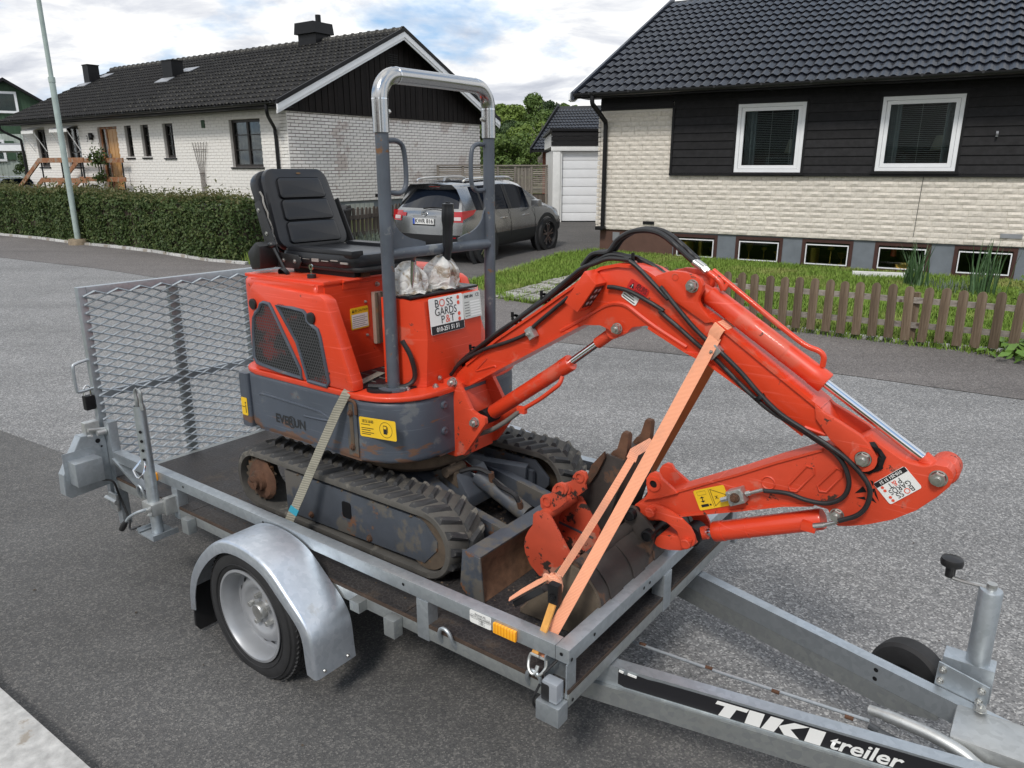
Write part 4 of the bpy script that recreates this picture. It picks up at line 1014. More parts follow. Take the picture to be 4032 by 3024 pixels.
# small plants at the old fence foot
def tuft(name, label, x, y, n, hh, sp, lean, wd, mat, z=None):
    xs_ = x+rng.normal(0, sp, n); ys_ = y+rng.normal(0, sp, n); me = tilted(n, xs_, ys_, lean, hh, wd, name, mat, np.full(n, zg(y) if z is None else z))
    o = link(name, me); return props(o, label, 'plant')
m_iris = mk('iris_leaf', (.06,.12,.045), .5, var=.3, vs=6)
m_lav = mk('lavender_leaf', (.12,.15,.12), .8, var=.3, vs=9)
tuft('lavender', 'grey-green flowering clump at the foot of the old fence', -2.95, 15.9, 260, .30, .28, .12, .007, m_lav)
tuft('weed_clump', 'small yellowish weeds by the hedge end', -4.5, 13.2, 200, .22, .12, .08, .006, m_grass)
tuft('iris_clump', 'large iris clump with arching green leaves under the fourth basement window', 5.80, 10.62, 70, .62, .07, .28, .011, m_iris)
tuft('iris_clump', 'taller iris clump with buds under the rightmost basement window', 6.40, 10.0, 60, .72, .08, .22, .010, m_iris)
tuft('weeds', 'scruffy brownish weeds beside the plinth wall', 6.15, 10.35, 160, .16, .22, .06, .006, m_lav)
def leafy(name, label, x, y, n, rad_, hh, size, mat):
    P = np.c_[rng.normal(0,rad_,(n,2)), rng.uniform(.02,hh,n)]; me = leafcards(P, np.tile([0,-.3,1.],(n,1)), size, name, mat, .5, 1.5); o = link(name, me); o.location = (x,y,zg(y)); return props(o, label, 'plant')
leafy('hydrangea', 'low plant with broad bright green leaves at the picket fence foot', 4.95, 6.72, 130, .17, .13, .085, mk('broad_leaf', (.10,.19,.03), .5, var=.25, vs=9))
leafy('shrub', 'leafy shrub behind the picket fence near the grey deck', 6.55, 8.75, 260, .22, .42, .06, m_tree1)
single('plank', B().beam((5.34,11.62,.16),(6.12,11.36,.16),.10,.07), m_oldwhite, 'white painted plank lying on the grass below the plinth', 'plank', 'W', (5.7,11.5,.11))
dk = Thing('deck', 'low grey timber deck at the right end of the cream house', 'deck', 'RH', (8.1,-.6,.05))
for i in range(9):
    b = B(); b.box((7.20+i*.125,-1.5,.13),(7.315+i*.125,-.06,.16)); dk.part('plank', b, m_greywood)
b = B(); b.box((7.2,-1.5,-.1),(7.24,-.06,.13)); b.box((7.2,-1.5,-.1),(8.3,-1.46,.13)); dk.part('fascia', b, m_greywood)
# ------------------------------------------------------------------ slat fence by the garage
sf = Thing('slat_fence', 'grey timber screen fence of slats behind the silver car', 'fence', 'W', (-.5,24.5,.4))
px_ = [-2.35,-1.55,-.44,.11,.63,1.10,1.5]
for i, (a, c) in enumerate(zip(px_, px_[1:])):
    b = B(); b.box((a-.035,24.44,.3),(a+.035,24.51,1.82)); sf.part('post', b, m_greywood)
    if i == 3:
        for k in range(11): b = B(); b.box((a+.04+k*(c-a-.08)/11,24.47,.98),(a+.04+(k+.82)*(c-a-.08)/11,24.49,1.78)); sf.part('slat', b, m_greywood)
    else:
        for k in range(13): b = B(); b.box((a+.04,24.47,.97+k*.063),(c-.04,24.49,1.012+k*.063)); sf.part('slat', b, m_greywood_x)
b = B(); b.box((-2.35,24.42,1.785),(1.5,24.52,1.825)); sf.part('cap_rail', b, m_greywood_x)
b = B(); b.box((-2.35,24.53,.2),(1.5,24.6,.93)); sf.part('base_board', b, m_oldfence)
# ------------------------------------------------------------------ garage
ga_ = Thing('garage', 'garage with a white ribbed up-and-over door and black fascia', 'garage', 'W', (2.4,22.5,.3), yaw=0)
b = B(); b.box((1.15,20.9,.0),(1.32,26,2.2)); b.box((3.75,20.9,.0),(3.9,26,2.2)); b.box((1.32,25.8,.0),(3.75,26,2.2)); b.box((1.1,20.86,2.3),(4.0,26,2.66)); ga_.part('wall', b, m_oldwhite)
gh = (2.17-.33)/8; gd_ = None
for i in range(8):
    b = B(); b.box((1.36,20.9,.33+i*gh),(3.74,20.94,.33+(i+1)*gh-.012), None, .006); ga_.part('door_panel', b, m_whitepaint)
b = B(); b.box((1.36,20.93,.33),(3.74,20.96,2.17)); ga_.part('door_backing', b, m_oldwhite)
b = B(); b.box((1.11,20.78,.24),(1.31,20.90,2.17), None, .008); b.box((1.31,20.82,.26),(1.36,20.92,2.17)); ga_.part('door_post', b, m_oldwhite)
b = B(); b.box((1.06,20.76,2.175),(4.0,20.90,2.30), None, .006); ga_.part('lintel', b, m_oldwhite)
for i in range(3):
    b = B(); b.box((1.06,20.74,2.305+i*.125),(4.05,20.855,2.305+i*.125+.112)); ga_.part('fascia_board', b, m_blackwood)
b = B(); b.box((1.02,20.70,2.68),(4.1,26.1,2.74)); ga_.part('roof', b, m_black)
b = B(); b.box((1.38,20.885,.26),(3.74,20.95,.33)); ga_.part('threshold', b, m_black)
# ------------------------------------------------------------------ red brick cottage behind the garage
frame('CT', (.90,34,0), rad(-18))
ct = Thing('house', 'red brick cottage with a dark tiled gable roof behind the garage', 'house', 'CT', (4,4,.4))
b = B(); b.box((.35,.45,.2),(9.5,8.4,2.45)); ct.part('wall', b, m_redbrick)
bb_ = plain_brick(.24,.071,.012,m_redbrick)
for r0 in range(12):
    for c0 in range(8): ct.inst('brick', bb_[(r0+c0)%4], (.36+c0*.252+(r0%2)*.12, .448, 1.45+r0*.083))
cs = (4.64-2.53)/4.6
b = B(); b.prism([(-.1,2.47),(4.6,4.58),(9.3,2.47),(9.3,2.37),(4.6,4.48),(-.1,2.37)], 0, -.0, 10); ct.part('roof_deck', b, m_black)
roof_tiles(ct, .0, 4.8, -.12, 2.47, 4.5, 4.5, .30, .345, tile_mesh(.30,.37,.03,m_tile,2), m_tile, 200)
b = B(); b.prism([(-.15,2.56),(4.6,4.70),(4.6,4.45),(-.15,2.33)], 0, -.07, -.005); ct.part('bargeboard', b, m_black)
# ------------------------------------------------------------------ green house far left with carport
frame('GH', (-22.5,36,0), rad(32))
gr = Thing('house', 'dark green boarded gable house at the far left edge', 'house', 'GH', (-.5,4,.4))
b = B(); b.box((-3.2,.1,.2),(.85,9,3.25)); gr.part('lower_wall', b, m_palegreen)
b = B(); b.prism([(-3.2,3.25),(.85,3.25),(.85,4.70),(-.44,5.50),(-3.2,3.80)], 1, .1, 9); gr.part('upper_wall', b, m_green)
for i in range(33):
    x = -3.15+i*.12; zt = 5.47-(x+.5)*.62 if x > -.5 else 5.45+(x+.5)*.62; zt = max(zt, 3.3)
    b = B(); b.box((x,.06+.012*(i%2),3.25),(x+.112,.1,zt)); gr.part('board', b, m_green); b = B(); b.box((x,.06+.012*(i%2),.3),(x+.112,.1,3.23)); gr.part('board', b, m_palegreen)
b = B(); b.prism([(1.10,4.62),(-.44,5.62),(-3.6,3.70),(-3.6,3.58),(-.44,5.48),(1.10,4.50)], 1, -.35, 9.3); gr.part('roof', b, m_black)
window(gr, -1.3, -.03, 4.13, 5.06, m_whitepaint, .10, -.02, .1); window(gr, -1.7, -.83, 2.03, 2.98, m_whitepaint, .10, -.02, .1)
b = B(); b.box((-.80,-.0,2.10),(-.45,.055,2.93)); gr.part('shutter', b, m_green)
cp = Thing('carport', 'white flat carport beam at the far left edge', 'carport', 'W', (-21,30,.3)); b = B(); b.box((-26,30,2.38),(-18.83,30.15,2.6)); b.box((-26,33.5,2.38),(-18.83,33.65,2.6)); cp.part('beam', b, m_whitepaint)
b = B(); b.box((-26,30,2.605),(-18.8,33.7,2.66)); cp.part('roof', b, m_zinc)
b = B()
for xx, yy in ((-25.8,30.02),(-25.8,33.52),(-18.95,33.52)): b.box((xx,yy,.2),(xx+.1,yy+.1,2.38))
cp.part('post', b, m_whitepaint)
# ------------------------------------------------------------------ porch furniture
def chair(name, label, x, y, z, mat, yaw):
    M0 = Matrix.Translation((x,y,z)) @ Matrix.Rotation(yaw,4,'Z'); t = Thing(name, label, 'chair', 'W', (x,y,z))
    b = B(); b.box((-.22,-.22,.40),(.22,.22,.44), M0, .015); t.part('seat', b, mat)
    b = B(); b.tube([M0 @ Vector(p) for p in ((-.21,.2,.44),(-.21,.26,.72),(-.12,.28,.84),(.12,.28,.84),(.21,.26,.72),(.21,.2,.44))], .02, 8)
    for i in range(5): b.tube([M0 @ Vector((-.13+i*.065,.21,.44)), M0 @ Vector((-.12+i*.06,.28,.83))], .012, 6)
    t.part('backrest', b, mat)
    for sx in (-1,1):
        for sy in (-1,1): b = B(); b.tube([M0 @ Vector((sx*.19,sy*.19,.40)), M0 @ Vector((sx*.22,sy*.22,0))], .018, 6); t.part('leg', b, mat)
chair('garden_chair', 'white plastic garden chair behind the hedge near the house corner', -13.44, 21.2, .32, m_whitepaint, 2.6)
chair('garden_chair', 'dark metal garden chair at the porch steps', -12.1, 22.6, .42, m_black, 1.2)
fp = Thing('flower_pot', 'tall potted plant with white flowers in a white pot beside the door', 'potted plant', 'LH', (-8.75,-.42,1.0))
b = B(); b.lathe([(0,1.0),(.13,1.0),(.17,1.27),(.15,1.27),(.14,1.22),(0,1.22)], (-8.75,-.42,0), (0,0,1), 16); fp.part('pot', b, m_pot)
for (zc_, rr_, n_) in ((1.45,.16,160),(2.05,.26,330)):
    P = np.c_[rng.normal(0,rr_*.55,(n_,2)), rng.normal(0,rr_*.5,n_)]+np.array([0,0,zc_-1.0]); o = link('leaves', leafcards(P, np.tile([0,-.5,.5],(n_,1)), .075, 'leaves', m_hedge, .8), fp.root)
P = np.c_[rng.normal(0,.16,(26,2)), rng.normal(0,.10,26)]+np.array([0,-.12,1.16]); link('flowers', leafcards(P, np.tile([0,-1,.4],(26,1)), .07, 'flowers', m_petal, .4, 1.0), fp.root)
b = B(); b.tube([(-8.75,-.42,1.2),(-8.75,-.42,2.0)], .015, 6); fp.part('stem', b, m_bark)
# ------------------------------------------------------------------ things inside the basement windows
def cup(name, label, x, y, z, h, r, kind):
    if kind == 0: pr = [(0,0),(r*.6,0),(r*.55,.012),(r*.14,.03),(r*.12,h*.45),(r*.5,h*.55),(r,h),(r*.9,h),(r*.4,h*.6),(0,h*.56)]
    elif kind == 1: pr = [(0,0),(r*.5,0),(r*.18,h*.08),(r*.18,h*.72),(r*.95,h*.82),(r,h),(r*.85,h),(0,h*.8)]
    else: pr = [(0,0),(r,0),(r*1.05,h),(r*.95,h),(r*.9,.02),(0,.02)]
    return single(name, B().lathe(pr, (x,y,z), (0,0,1), 14), m_gold, label, 'trophy', 'RH', (x,y,z))
cups = [(1.72,.26,.14,2,'squat brass jar'),(1.98,.29,.05,2,'straight brass vase'),(2.20,.17,.07,0,'small brass goblet'),
 (2.86,.28,.075,0,'wide brass goblet'),(3.12,.22,.05,1,'slim brass candle cup'),(3.33,.16,.045,1,'little brass candlestick'),
 (3.95,.25,.09,2,'round brass basket'),(4.22,.30,.06,1,'tall brass candlestick'),(4.40,.19,.08,0,'footed brass bowl'),
 (5.35,.07,.18,2,'flat brass dish'),(6.62,.26,.055,0,'dim brass trophy cup')]
wnm = ['first','second','third','fourth','fifth']
for i, (x, h, r, kd, nm_) in enumerate(cups):
    wi = [j for j, q in enumerate(BAS) if q[0] < x < q[1]][0]
    cup('trophy', f'{nm_} inside the {wnm[wi]} basement window from the brown corner', x, .20, .178, h, r, kd)
b = B(); b.box((.3,.12,.155),(XR-.3,.27,.175)); rh.part('inner_ledge', b, m_oxwood)
single('glass_jar', B().lathe([(0,0),(.045,0),(.045,.16),(0,.16)], (5.17,.21,.36), (0,0,1), 12), mk('red_glass', (.55,.07,.03), .3), 'red glass jar hanging inside the fourth basement window', 'jar', 'RH', (5.17,.21,.36))
def tlamp(label, x, y, z):
    t = Thing('table_lamp', label, 'lamp', 'RH', (x,y,z)); b = B(); b.lathe([(.09,.24),(.15,.02),(.148,.02),(.088,.24)], (x,y,z+.2), (0,0,1), 18); t.part('lamp_shade', b, m_lamp)
    b = B(); b.lathe([(0,0),(.08,0),(.03,.04),(.014,.08),(.014,.3),(0,.3)], (x,y,z), (0,0,1), 12); t.part('stem', b, m_oxwood)
tlamp('cream table lamp behind the blind of the left white window', 3.37, .6, 1.78)
tlamp('cream table lamp behind the blind of the right white window', 5.60, .6, 1.80)
b = B(); b.box((2.6,.4,1.72),(6.0,.9,1.76)); rh.part('inner_table', b, m_oxwood)
# ================================================================== cars
m_silver = MT('silver_car_paint'); m_silver.set(col=(.30,.305,.31), rough=.26, metal=.85, coat=.5); m_silver = m_silver.m
m_bluecar = MT('blue_grey_car_paint'); m_bluecar.set(col=(.05,.085,.12), rough=.3, metal=.5, coat=.8); m_bluecar = m_bluecar.m
m_carglass = MT('car_glass'); m_carglass.set(col=(.006,.009,.016), rough=.05, spec=.35); m_carglass = m_carglass.m
m_chrome = MT('chrome'); m_chrome.set(col=(.75,.76,.77), rough=.12, metal=1); m_chrome = m_chrome.m
m_tail = MT('tail_light_red'); m_tail.set(col=(.38,.008,.012), rough=.12, coat=.6); m_tail = m_tail.m
m_tailclear = MT('tail_light_clear'); m_tailclear.set(col=(.55,.45,.45), rough=.15, coat=.5); m_tailclear = m_tailclear.m
m_tyre = mk('tyre_rubber', (.018,.018,.019), .75, var=.25, vs=14, bump=.15, bs=50)
m_clad = mk('grey_black_cladding', (.022,.023,.025), .6, var=.1)
m_rimdark = mk('dark_rim', (.02,.02,.022), .4)
m_white_print = mk('white_print', (.78,.78,.76), .5, var=.03)
m_black_print = mk('black_print', (.012,.012,.015), .5, var=.05)
def car(label, M0, paint, full):
    t = Thing('car', label, 'car', 'W', M0.translation)
    def X(p): return M0 @ Vector(p)
    def tail(u, v):
        """rear surface; u -1..1 across (left +), v 0..1 up"""
        pr = [(0,-.66,.30,.70),(.10,-.80,.42,.80),(.26,-.855,.60,.85),(.40,-.84,.78,.86),(.50,-.82,.92,.86),(.60,-.80,1.04,.82),(.66,-.74,1.10,.78),(.92,-.40,1.45,.60),(1.0,-.30,1.53,.55)]
        for a, c in zip(pr, pr[1:]):
            if v <= c[0]+1e-9:
                k = (v-a[0])/(c[0]-a[0]); x, z, hw = [a[i]+(c[i]-a[i])*k for i in (1,2,3)]; break
        return Vector((x+.11*abs(u)**2.6+.03*u*u, u*hw, z+(.035*(1-u*u) if v > .95 else 0)))
    vs_ = [0,.05,.10,.18,.26,.33,.40,.50,.60,.66,.75,.84,.92,1.0]; us = [-1,-.93,-.8,-.6,-.4,-.2,0,.2,.4,.6,.8,.93,1]
    st = [(-.55,.885,.28,1.06,1.46,.61,1.57),(-.2,.90,.27,1.05,1.50,.62,1.585),(.35,.90,.26,1.03,1.515,.63,1.595),(1.0,.895,.26,1.01,1.515,.635,1.60),(1.55,.895,.26,1.0,1.49,.63,1.585),(1.95,.895,.26,.99,1.40,.62,1.50),
          (2.35,.895,.26,.98,1.22,.65,1.29),(2.7,.89,.27,.97,1.06,.68,1.10),(3.0,.885,.27,.94,1.00,.62,1.04),(3.3,.85,.28,.86,.93,.56,.96),(3.5,.78,.30,.74,.83,.50,.86),(3.58,.68,.36,.62,.70,.42,.72)]
    bm_b, bm_g, bm_c = B(), B(), B()
    grid = [[tail(u, v) for u in us] for v in vs_]
    def face(a, c, d, e, tgt): tgt.quad(X(a), X(c), X(d), X(e))
    for j in range(len(vs_)-1):
        for i in range(len(us)-1):
            glass = vs_[j] >= .655 and vs_[j+1] <= .93 and abs(us[i]+us[i+1])/2 < .87
            face(grid[j][i], grid[j][i+1], grid[j+1][i+1], grid[j+1][i], bm_g if glass else (bm_c if vs_[j+1] <= .27 else bm_b))
    def ring(q, s_):
        x, hw, zs, zb, zw, rw, zr = q; mid = zs+.5*(zb-zs)
        return [(x,s_*hw*.86,zs),(x,s_*hw,zs+.12),(x,s_*(hw+.012),zs+.30),(x,s_*(hw+.015),mid+.14),(x,s_*(hw-.005),zb-.13),(x,s_*(hw-.045),zb),(x,s_*(rw+.03),zw),(x,s_*rw*.86,zr-.02),(x,0,zr)]
    for s_ in (-1,1):
        col0 = [Vector(tail(s_, v)) for v in (0,.10,.26,.40,.50,.62,.94,1.0)]+[tail(0,1.0)]
        rings = [col0]+[[Vector(p) for p in ring(q, s_)] for q in st]
        for k in range(len(rings)-1):
            for i in range(8):
                x_ = (rings[k][i].x+rings[k+1][i].x)/2
                glass = i == 5 and .0 <= x_ <= 1.95
                ws = i in (6,7) and 1.9 < x_ < 2.55
                face(rings[k][i], rings[k+1][i], rings[k+1][i+1], rings[k][i+1], bm_g if (glass or ws) else (bm_c if i < 2 else bm_b))
        last = rings[-1]
        for i in range(8): face(last[i], last[i+1], Vector((3.60,0,last[i+1].z)), Vector((3.60,0,last[i].z)), bm_b if i > 1 else bm_c)
    for q in (bm_b, bm_g, bm_c): bmesh.ops.remove_doubles(q.bm, verts=q.bm.verts, dist=.0008)
    body = t.part('body', bm_b, paint, smooth=50); t.part('windows', bm_g, m_carglass, smooth=50); t.part('lower_cladding', bm_c, m_clad, smooth=50)
    # pillars on the right and left side
    for s_ in (-1,1):
        b = B()
        for x in (.05,1.02,1.10): b.prism([(x,1.02),(x+.07,1.02),(x+.05,1.50),(x-.02,1.50)], 1, -.004, .004)
        me_M = []
        for v in b.bm.verts:
            k = (v.co.z-1.02)/.48; y_ = s_*(.852+.004*(1 if v.co.y > 0 else 0)*s_*s_ + (-.19)*k); v.co = X((v.co.x, y_+s_*.008+v.co.y*0, v.co.z))
        t.part('pillar', b, m_clad)
        b = B(); b.tube([X(p) for p in ((-.25,s_*.58,1.60),(-.1,s_*.60,1.645),(.7,s_*.615,1.655),(1.4,s_*.60,1.64),(1.62,s_*.60,1.58))], .018, 6, smooth=3); t.part('roof_rail', b, m_chrome)
        b = B(); b.box((1.90,s_*.90-(.0 if s_ > 0 else .20),1.0),(2.08,s_*.90+(.20 if s_ > 0 else 0),1.15), M0, .05); mr = t.part('mirror', b, paint)
        # wheels with dark arches
        for xw in (0,2.646):
            b = B(); b.lathe([(.30,-.03),(.41,-.03),(.435,.006),(.43,.022),(.36,.025)], X((xw,s_*.885,.33)), M0.to_3x3() @ Vector((0,s_,0)), 28, ); t.part('wheel_arch', b, m_clad)
            b = B(); b.lathe([(0,.012),(.37,.012)], X((xw,s_*.885,.33)), M0.to_3x3() @ Vector((0,s_,0)), 24); t.part('wheel_well', b, m_black)
            ax = M0.to_3x3() @ Vector((0,s_,0)); c = X((xw,s_*.74,.335))
            b = B(); b.lathe([(.24,-.06),(.31,-.06),(.335,-.02),(.338,.14),(.325,.19),(.255,.20),(.245,.16)], c, ax, 32); wh = t.part('wheel', b, m_tyre)
            b = B(); b.lathe([(0,.14),(.24,.14),(.248,.19)], c, ax, 24); t.part('rim', b, m_rimdark, wh)
            b = B()
            for i in range(10):
                a = 2*math.pi*(i//2)/5+(.20 if i % 2 else -.20)+.3; u_ = M0.to_3x3() @ Vector((math.cos(a),0,math.sin(a))); a2 = 2*math.pi*(i//2)/5+.3; u2 = M0.to_3x3() @ Vector((math.cos(a2),0,math.sin(a2)))
                b.beam(c+ax*.175+u2*.03, c+ax*.188+u_*.238, .030, .022, tuple(ax))
            b.cyl(c+ax*.15, c+ax*.19, .05, None, 12); t.part('spoke', b, mk('silver_spoke', (.6,.6,.6), .25, 1) if 'silver_spoke' not in bpy.data.materials else bpy.data.materials['silver_spoke'], wh)
        # door seams and handle
        b = B()
        for x in (.42,1.06,2.10):
            b.tube([X((x+(.10 if x < .5 else 0), s_*.907, .46)), X((x, s_*.918, .66)), X((x-.02, s_*.90, .93)), X((x-.02, s_*.855, 1.0))], .004, 4)
        t.part('door_seam', b, m_black)
        for x in (.78,1.70) if full else (): b = B(); b.box((x-.10,s_*.90-.03,.835),(x+.10,s_*.90+.035,.865), M0, .012); t.part('handle', b, m_chrome)
        # tail lights
        b = B()
        def patch(b, u0, u1, v0, v1, off=.012, n=4):
            for i in range(n):
                a, c_ = u0+(u1-u0)*i/n, u0+(u1-u0)*(i+1)/n; o_ = Vector((-off,s_*off*.5,0)); face(tail(a,v0)+o_, tail(c_,v0)+o_, tail(c_,v1)+o_, tail(a,v1)+o_, b)
        patch(b, s_*.56, s_*.72, .52, .58); patch(b, s_*.72, s_*1.0, .45, .61)
        pts = [Vector((-.72,s_*.88,.89)),Vector((-.38,s_*.905,.98)),Vector((-.25,s_*.895,1.07)),Vector((-.70,s_*.87,1.06))]; b.quad(*[X(p) for p in pts]); b.quad(X(tail(s_,.45)+Vector((-.012,s_*.006,0))), X(pts[0]), X(pts[3]), X(tail(s_,.61)+Vector((-.012,s_*.006,0))))
        tl = t.part('tail_light', b, m_tail); b = B(); patch(b, s_*.74, s_*.96, .475, .525, .02); t.part('lens', b, m_tailclear, tl)
        b = B(); patch(b, s_*.62, s_*.86, .205, .225, .02); t.part('reflector', b, m_tail)
    if not full: return t.root
    b = B(); n = 10
    for i in range(n):
        u0, u1 = -.86+1.72*i/n, -.86+1.72*(i+1)/n; p0, p1 = tail(u0,1.0), tail(u1,1.0); face(p0+Vector((.05,0,.012)), p1+Vector((.05,0,.012)), p1+Vector((-.10,0,-.02)), p0+Vector((-.10,0,-.02)), b); face(p0+Vector((-.10,0,-.02)), p1+Vector((-.10,0,-.02)), p1+Vector((-.05,0,-.05)), p0+Vector((-.05,0,-.05)), b)
    t.part('spoiler', b, paint)
    b = B(); b.box((-.425,-.13,1.50),(-.41,.13,1.515), M0); t.part('brake_light', b, m_tail)
    b = B(); p = tail(0,.44); b.box((p.x-.022,-.26,.80),(p.x-.008,.26,.91), M0); pl = t.part('number_plate', b, m_white_print)
    R3 = M0.to_3x3(); xd, zd = R3 @ Vector((0,-1,0)), Vector((0,0,1))
    b = B(); b.box((p.x-.026,.215,.80),(p.x-.0225,.26,.91), M0); t.part('euro_band', b, mk('euro_blue', (.01,.06,.42), .5), pl)
    add_text(t, 'plate_lettering', 'KWR 816', X((p.x-.026,-.02,.857)), xd, zd, .098, m_black_print, pl, bold=.002)
    b = B(); b.box((p.x-.02,-.27,.775),(p.x-.006,.27,.797), M0); t.part('plate_holder', b, m_black, pl)
    b = B(); q = tail(0,.57); c = X((q.x-.012,0,1.005)); b.lathe([(.042,0),(.055,0),(.055,.012),(.042,.012),(.042,0)], c, R3 @ Vector((-1,0,0)), 24); b.box((q.x-.026,-.068,.995),(q.x-.012,.068,1.015), M0); t.part('badge', b, m_chrome)
    b = B(); b.box((-.815,-.30,.945),(-.79,.30,.962), M0); t.part('tailgate_strip', b, m_chrome)
    b = B(); b.tube([X((-.79,.02,1.10)), X((-.765,-.18,1.125)), X((-.77,-.42,1.115))], .012, 6); t.part('rear_wiper', b, m_black)
    b = B(); b.prism([(-.1,1.60),(.14,1.61),(.0,1.675),(-.06,1.67)], 1, -.03, .03, .01)
    for v in b.bm.verts: v.co = X(v.co)
    t.part('antenna_fin', b, m_silver)
    b = B(); b.box((-.05,-.5,1.592),(1.45,.5,1.606), M0, .005); t.part('glass_roof', b, m_carglass)
    b = B(); b.lathe([(.07,0),(.075,.003),(.07,.004)], X((.13,-.914,.83)), R3 @ Vector((0,-1,0)), 20); t.part('fuel_flap', b, m_clad)
    return t.root
CM = Matrix.Translation((-1.14,13.62,.145)) @ Matrix.Rotation(math.atan2(.835,.55), 4, 'Z') @ Matrix.Rotation(rad(-1.2), 4, 'Y') @ Matrix.Diagonal((.81,.88,.865,1))
car('silver crossover car with plate KWR 816 parked in the driveway', CM, m_silver, True)
CM2 = Matrix.Translation((-18.2,27.5,.42)) @ Matrix.Rotation(rad(168), 4, 'Z') @ Matrix.Diagonal((1,1,.62,1))
car('dark blue-grey car at the far left edge behind the hedge', CM2, m_bluecar, False)

# ================================================================== materials of the machine and trailer
def galv(name, base, dark, rough=.42):
    t = MT(name); v = t.vor(62, out='Color'); s_ = t.n('ShaderNodeSeparateColor'); t.l(v, s_.inputs[0])
    a = t.mix(t.ramp(s_.outputs[0], [(0, 0), (1, 1)]), dark, base); n = t.noise(3.5, 6, .65)
    col = t.mix(t.ramp(n, [(.35, 0), (.7, .55)]), a, tuple(x*.72 for x in dark)); col = t.mix(t.ramp(t.noise(9, 7, .7), [(.62, 0), (.70, .45)]), col, (.42,.42,.40))
    t.set(col=col, rough=t.ramp(n, [(.3, rough-.06), (.7, rough+.14)]), metal=.82); t.bump(t.noise(70, 3, .5), .08, .003); return t.m
m_galv = galv('galvanised_steel', (.53,.57,.60), (.44,.48,.51))
m_galvold = galv('dull_galvanised_steel', (.44,.46,.45), (.36,.38,.385), .52)
m_fender = galv('bright_galvanised_sheet', (.66,.70,.76), (.55,.60,.66), .33)
def plymat():
    t = MT('anti_slip_plywood'); v = t.vor(62, out='Distance', feature='DISTANCE_TO_EDGE'); n = t.noise(2.6, 7, .65)
    c = t.mix(t.ramp(n, [(.38, 0), (.68, 1)]), (.014,.0135,.016), (.036,.031,.028)); c = t.mix(t.ramp(v, [(.0, .55), (.09, 0)]), c, (.085,.078,.075))
    c = t.mix(t.ramp(t.noise(5, 8, .7), [(.57, 0), (.66, .45)]), c, (.10,.072,.048))
    t.set(col=c, rough=t.ramp(n, [(.3, .38), (.7, .72)])); t.bump(v, .35, .004); return t.m
m_ply = plymat()
m_plyedge = mk('plywood_edge', (.055,.035,.024), .8, var=.35, vs=20)
m_orange = mk('orange_red_paint', (.66,.052,.016), .38, var=.12, vs=2.2, coat=.2, scratch=.4, chips=[((.62,.10,.055), .60, 4, .5), ((.07,.035,.025), .66, 22, .8)])
m_orangeworn = mk('worn_orange_paint', (.60,.058,.021), .5, var=.16, vs=4, scratch=.5, chips=[((.56,.12,.075), .60, 5, .7), ((.045,.026,.018), .62, 16, .8)])
m_orangechip = mk('chipped_orange_bucket', (.50,.070,.032), .55, var=.15, vs=6, chips=[((.46,.19,.13), .55, 6, .7), ((.030,.018,.014), .555, 16, .8)])
m_slate = mk('slate_grey_paint', (.066,.078,.100), .42, scratch=.35, lowrust=((.15,.075,.04),.34,.47), var=.16, vs=4, bump=.08, bs=25, chips=[((.115,.125,.135), .60, 8, .55), ((.19,.08,.035), .64, 5, .85)])
m_slateworn = mk('rusty_slate_paint', (.058,.066,.080), .5, var=.2, vs=6, bump=.15, bs=30, chips=[((.095,.088,.078), .54, 4, .8), ((.15,.068,.032), .61, 9, .9)])
m_trackrub = mk('dusty_track_rubber', (.075,.070,.062), .88, var=.25, vs=9, bump=.35, bs=45, chips=[((.14,.13,.11), .58, 7, .95)])
m_luggrip = mk('worn_lug_rubber', (.034,.034,.035), .7, var=.35, vs=20, bump=.3, bs=60, chips=[((.15,.14,.12), .56, 14, .95)])
m_rust = mk('rust', (.095,.045,.025), .92, var=.35, vs=18, bump=.5, bs=50, chips=[((.07,.04,.025), .56, 9, .95)])
m_mud = mk('dirty_steel', (.085,.062,.042), .9, var=.35, vs=12, bump=.5, bs=40, chips=[((.15,.075,.035), .60, 8, .95)])
m_bucket = mk('black_brown_bucket_steel', (.034,.028,.025), .62, var=.4, vs=8, bump=.3, bs=35, chips=[((.095,.052,.032), .54, 7, .85), ((.017,.016,.016), .58, 5, .5)])
m_bladeface = mk('scoured_blade', (.115,.062,.036), .62, var=.35, vs=30, bump=.25, bs=60, chips=[((.06,.052,.05), .62, 6, .6)])
m_greyplate = mk('clay_dusted_plate', (.095,.074,.052), .9, var=.3, vs=16, bump=.3, bs=50)
m_steel = mk('polished_rod', (.72,.73,.75), .10, metal=1, var=.05)
m_zincbolt = mk('zinc_bolt', (.50,.50,.48), .35, metal=.85, var=.15, vs=30)
m_stainless = MT('brushed_stainless'); _n = m_stainless.noise(4, 5, .6, m_stainless.mapv((3,3,60))); m_stainless.set(col=(.46,.46,.46), rough=m_stainless.ramp(_n, [(.3,.16),(.7,.28)]), metal=1); m_stainless = m_stainless.m
m_hose = mk('hose_rubber', (.016,.016,.017), .5, var=.3, vs=25, bump=.1, bs=90, chips=[((.10,.10,.095), .70, 12, .8)])
m_vinyl = mk('black_vinyl', (.010,.0108,.0135), .33, var=.2, vs=6, bump=.06, bs=120)
m_foam = mk('torn_foam', (.27,.26,.24), .95, var=.2, vs=30)
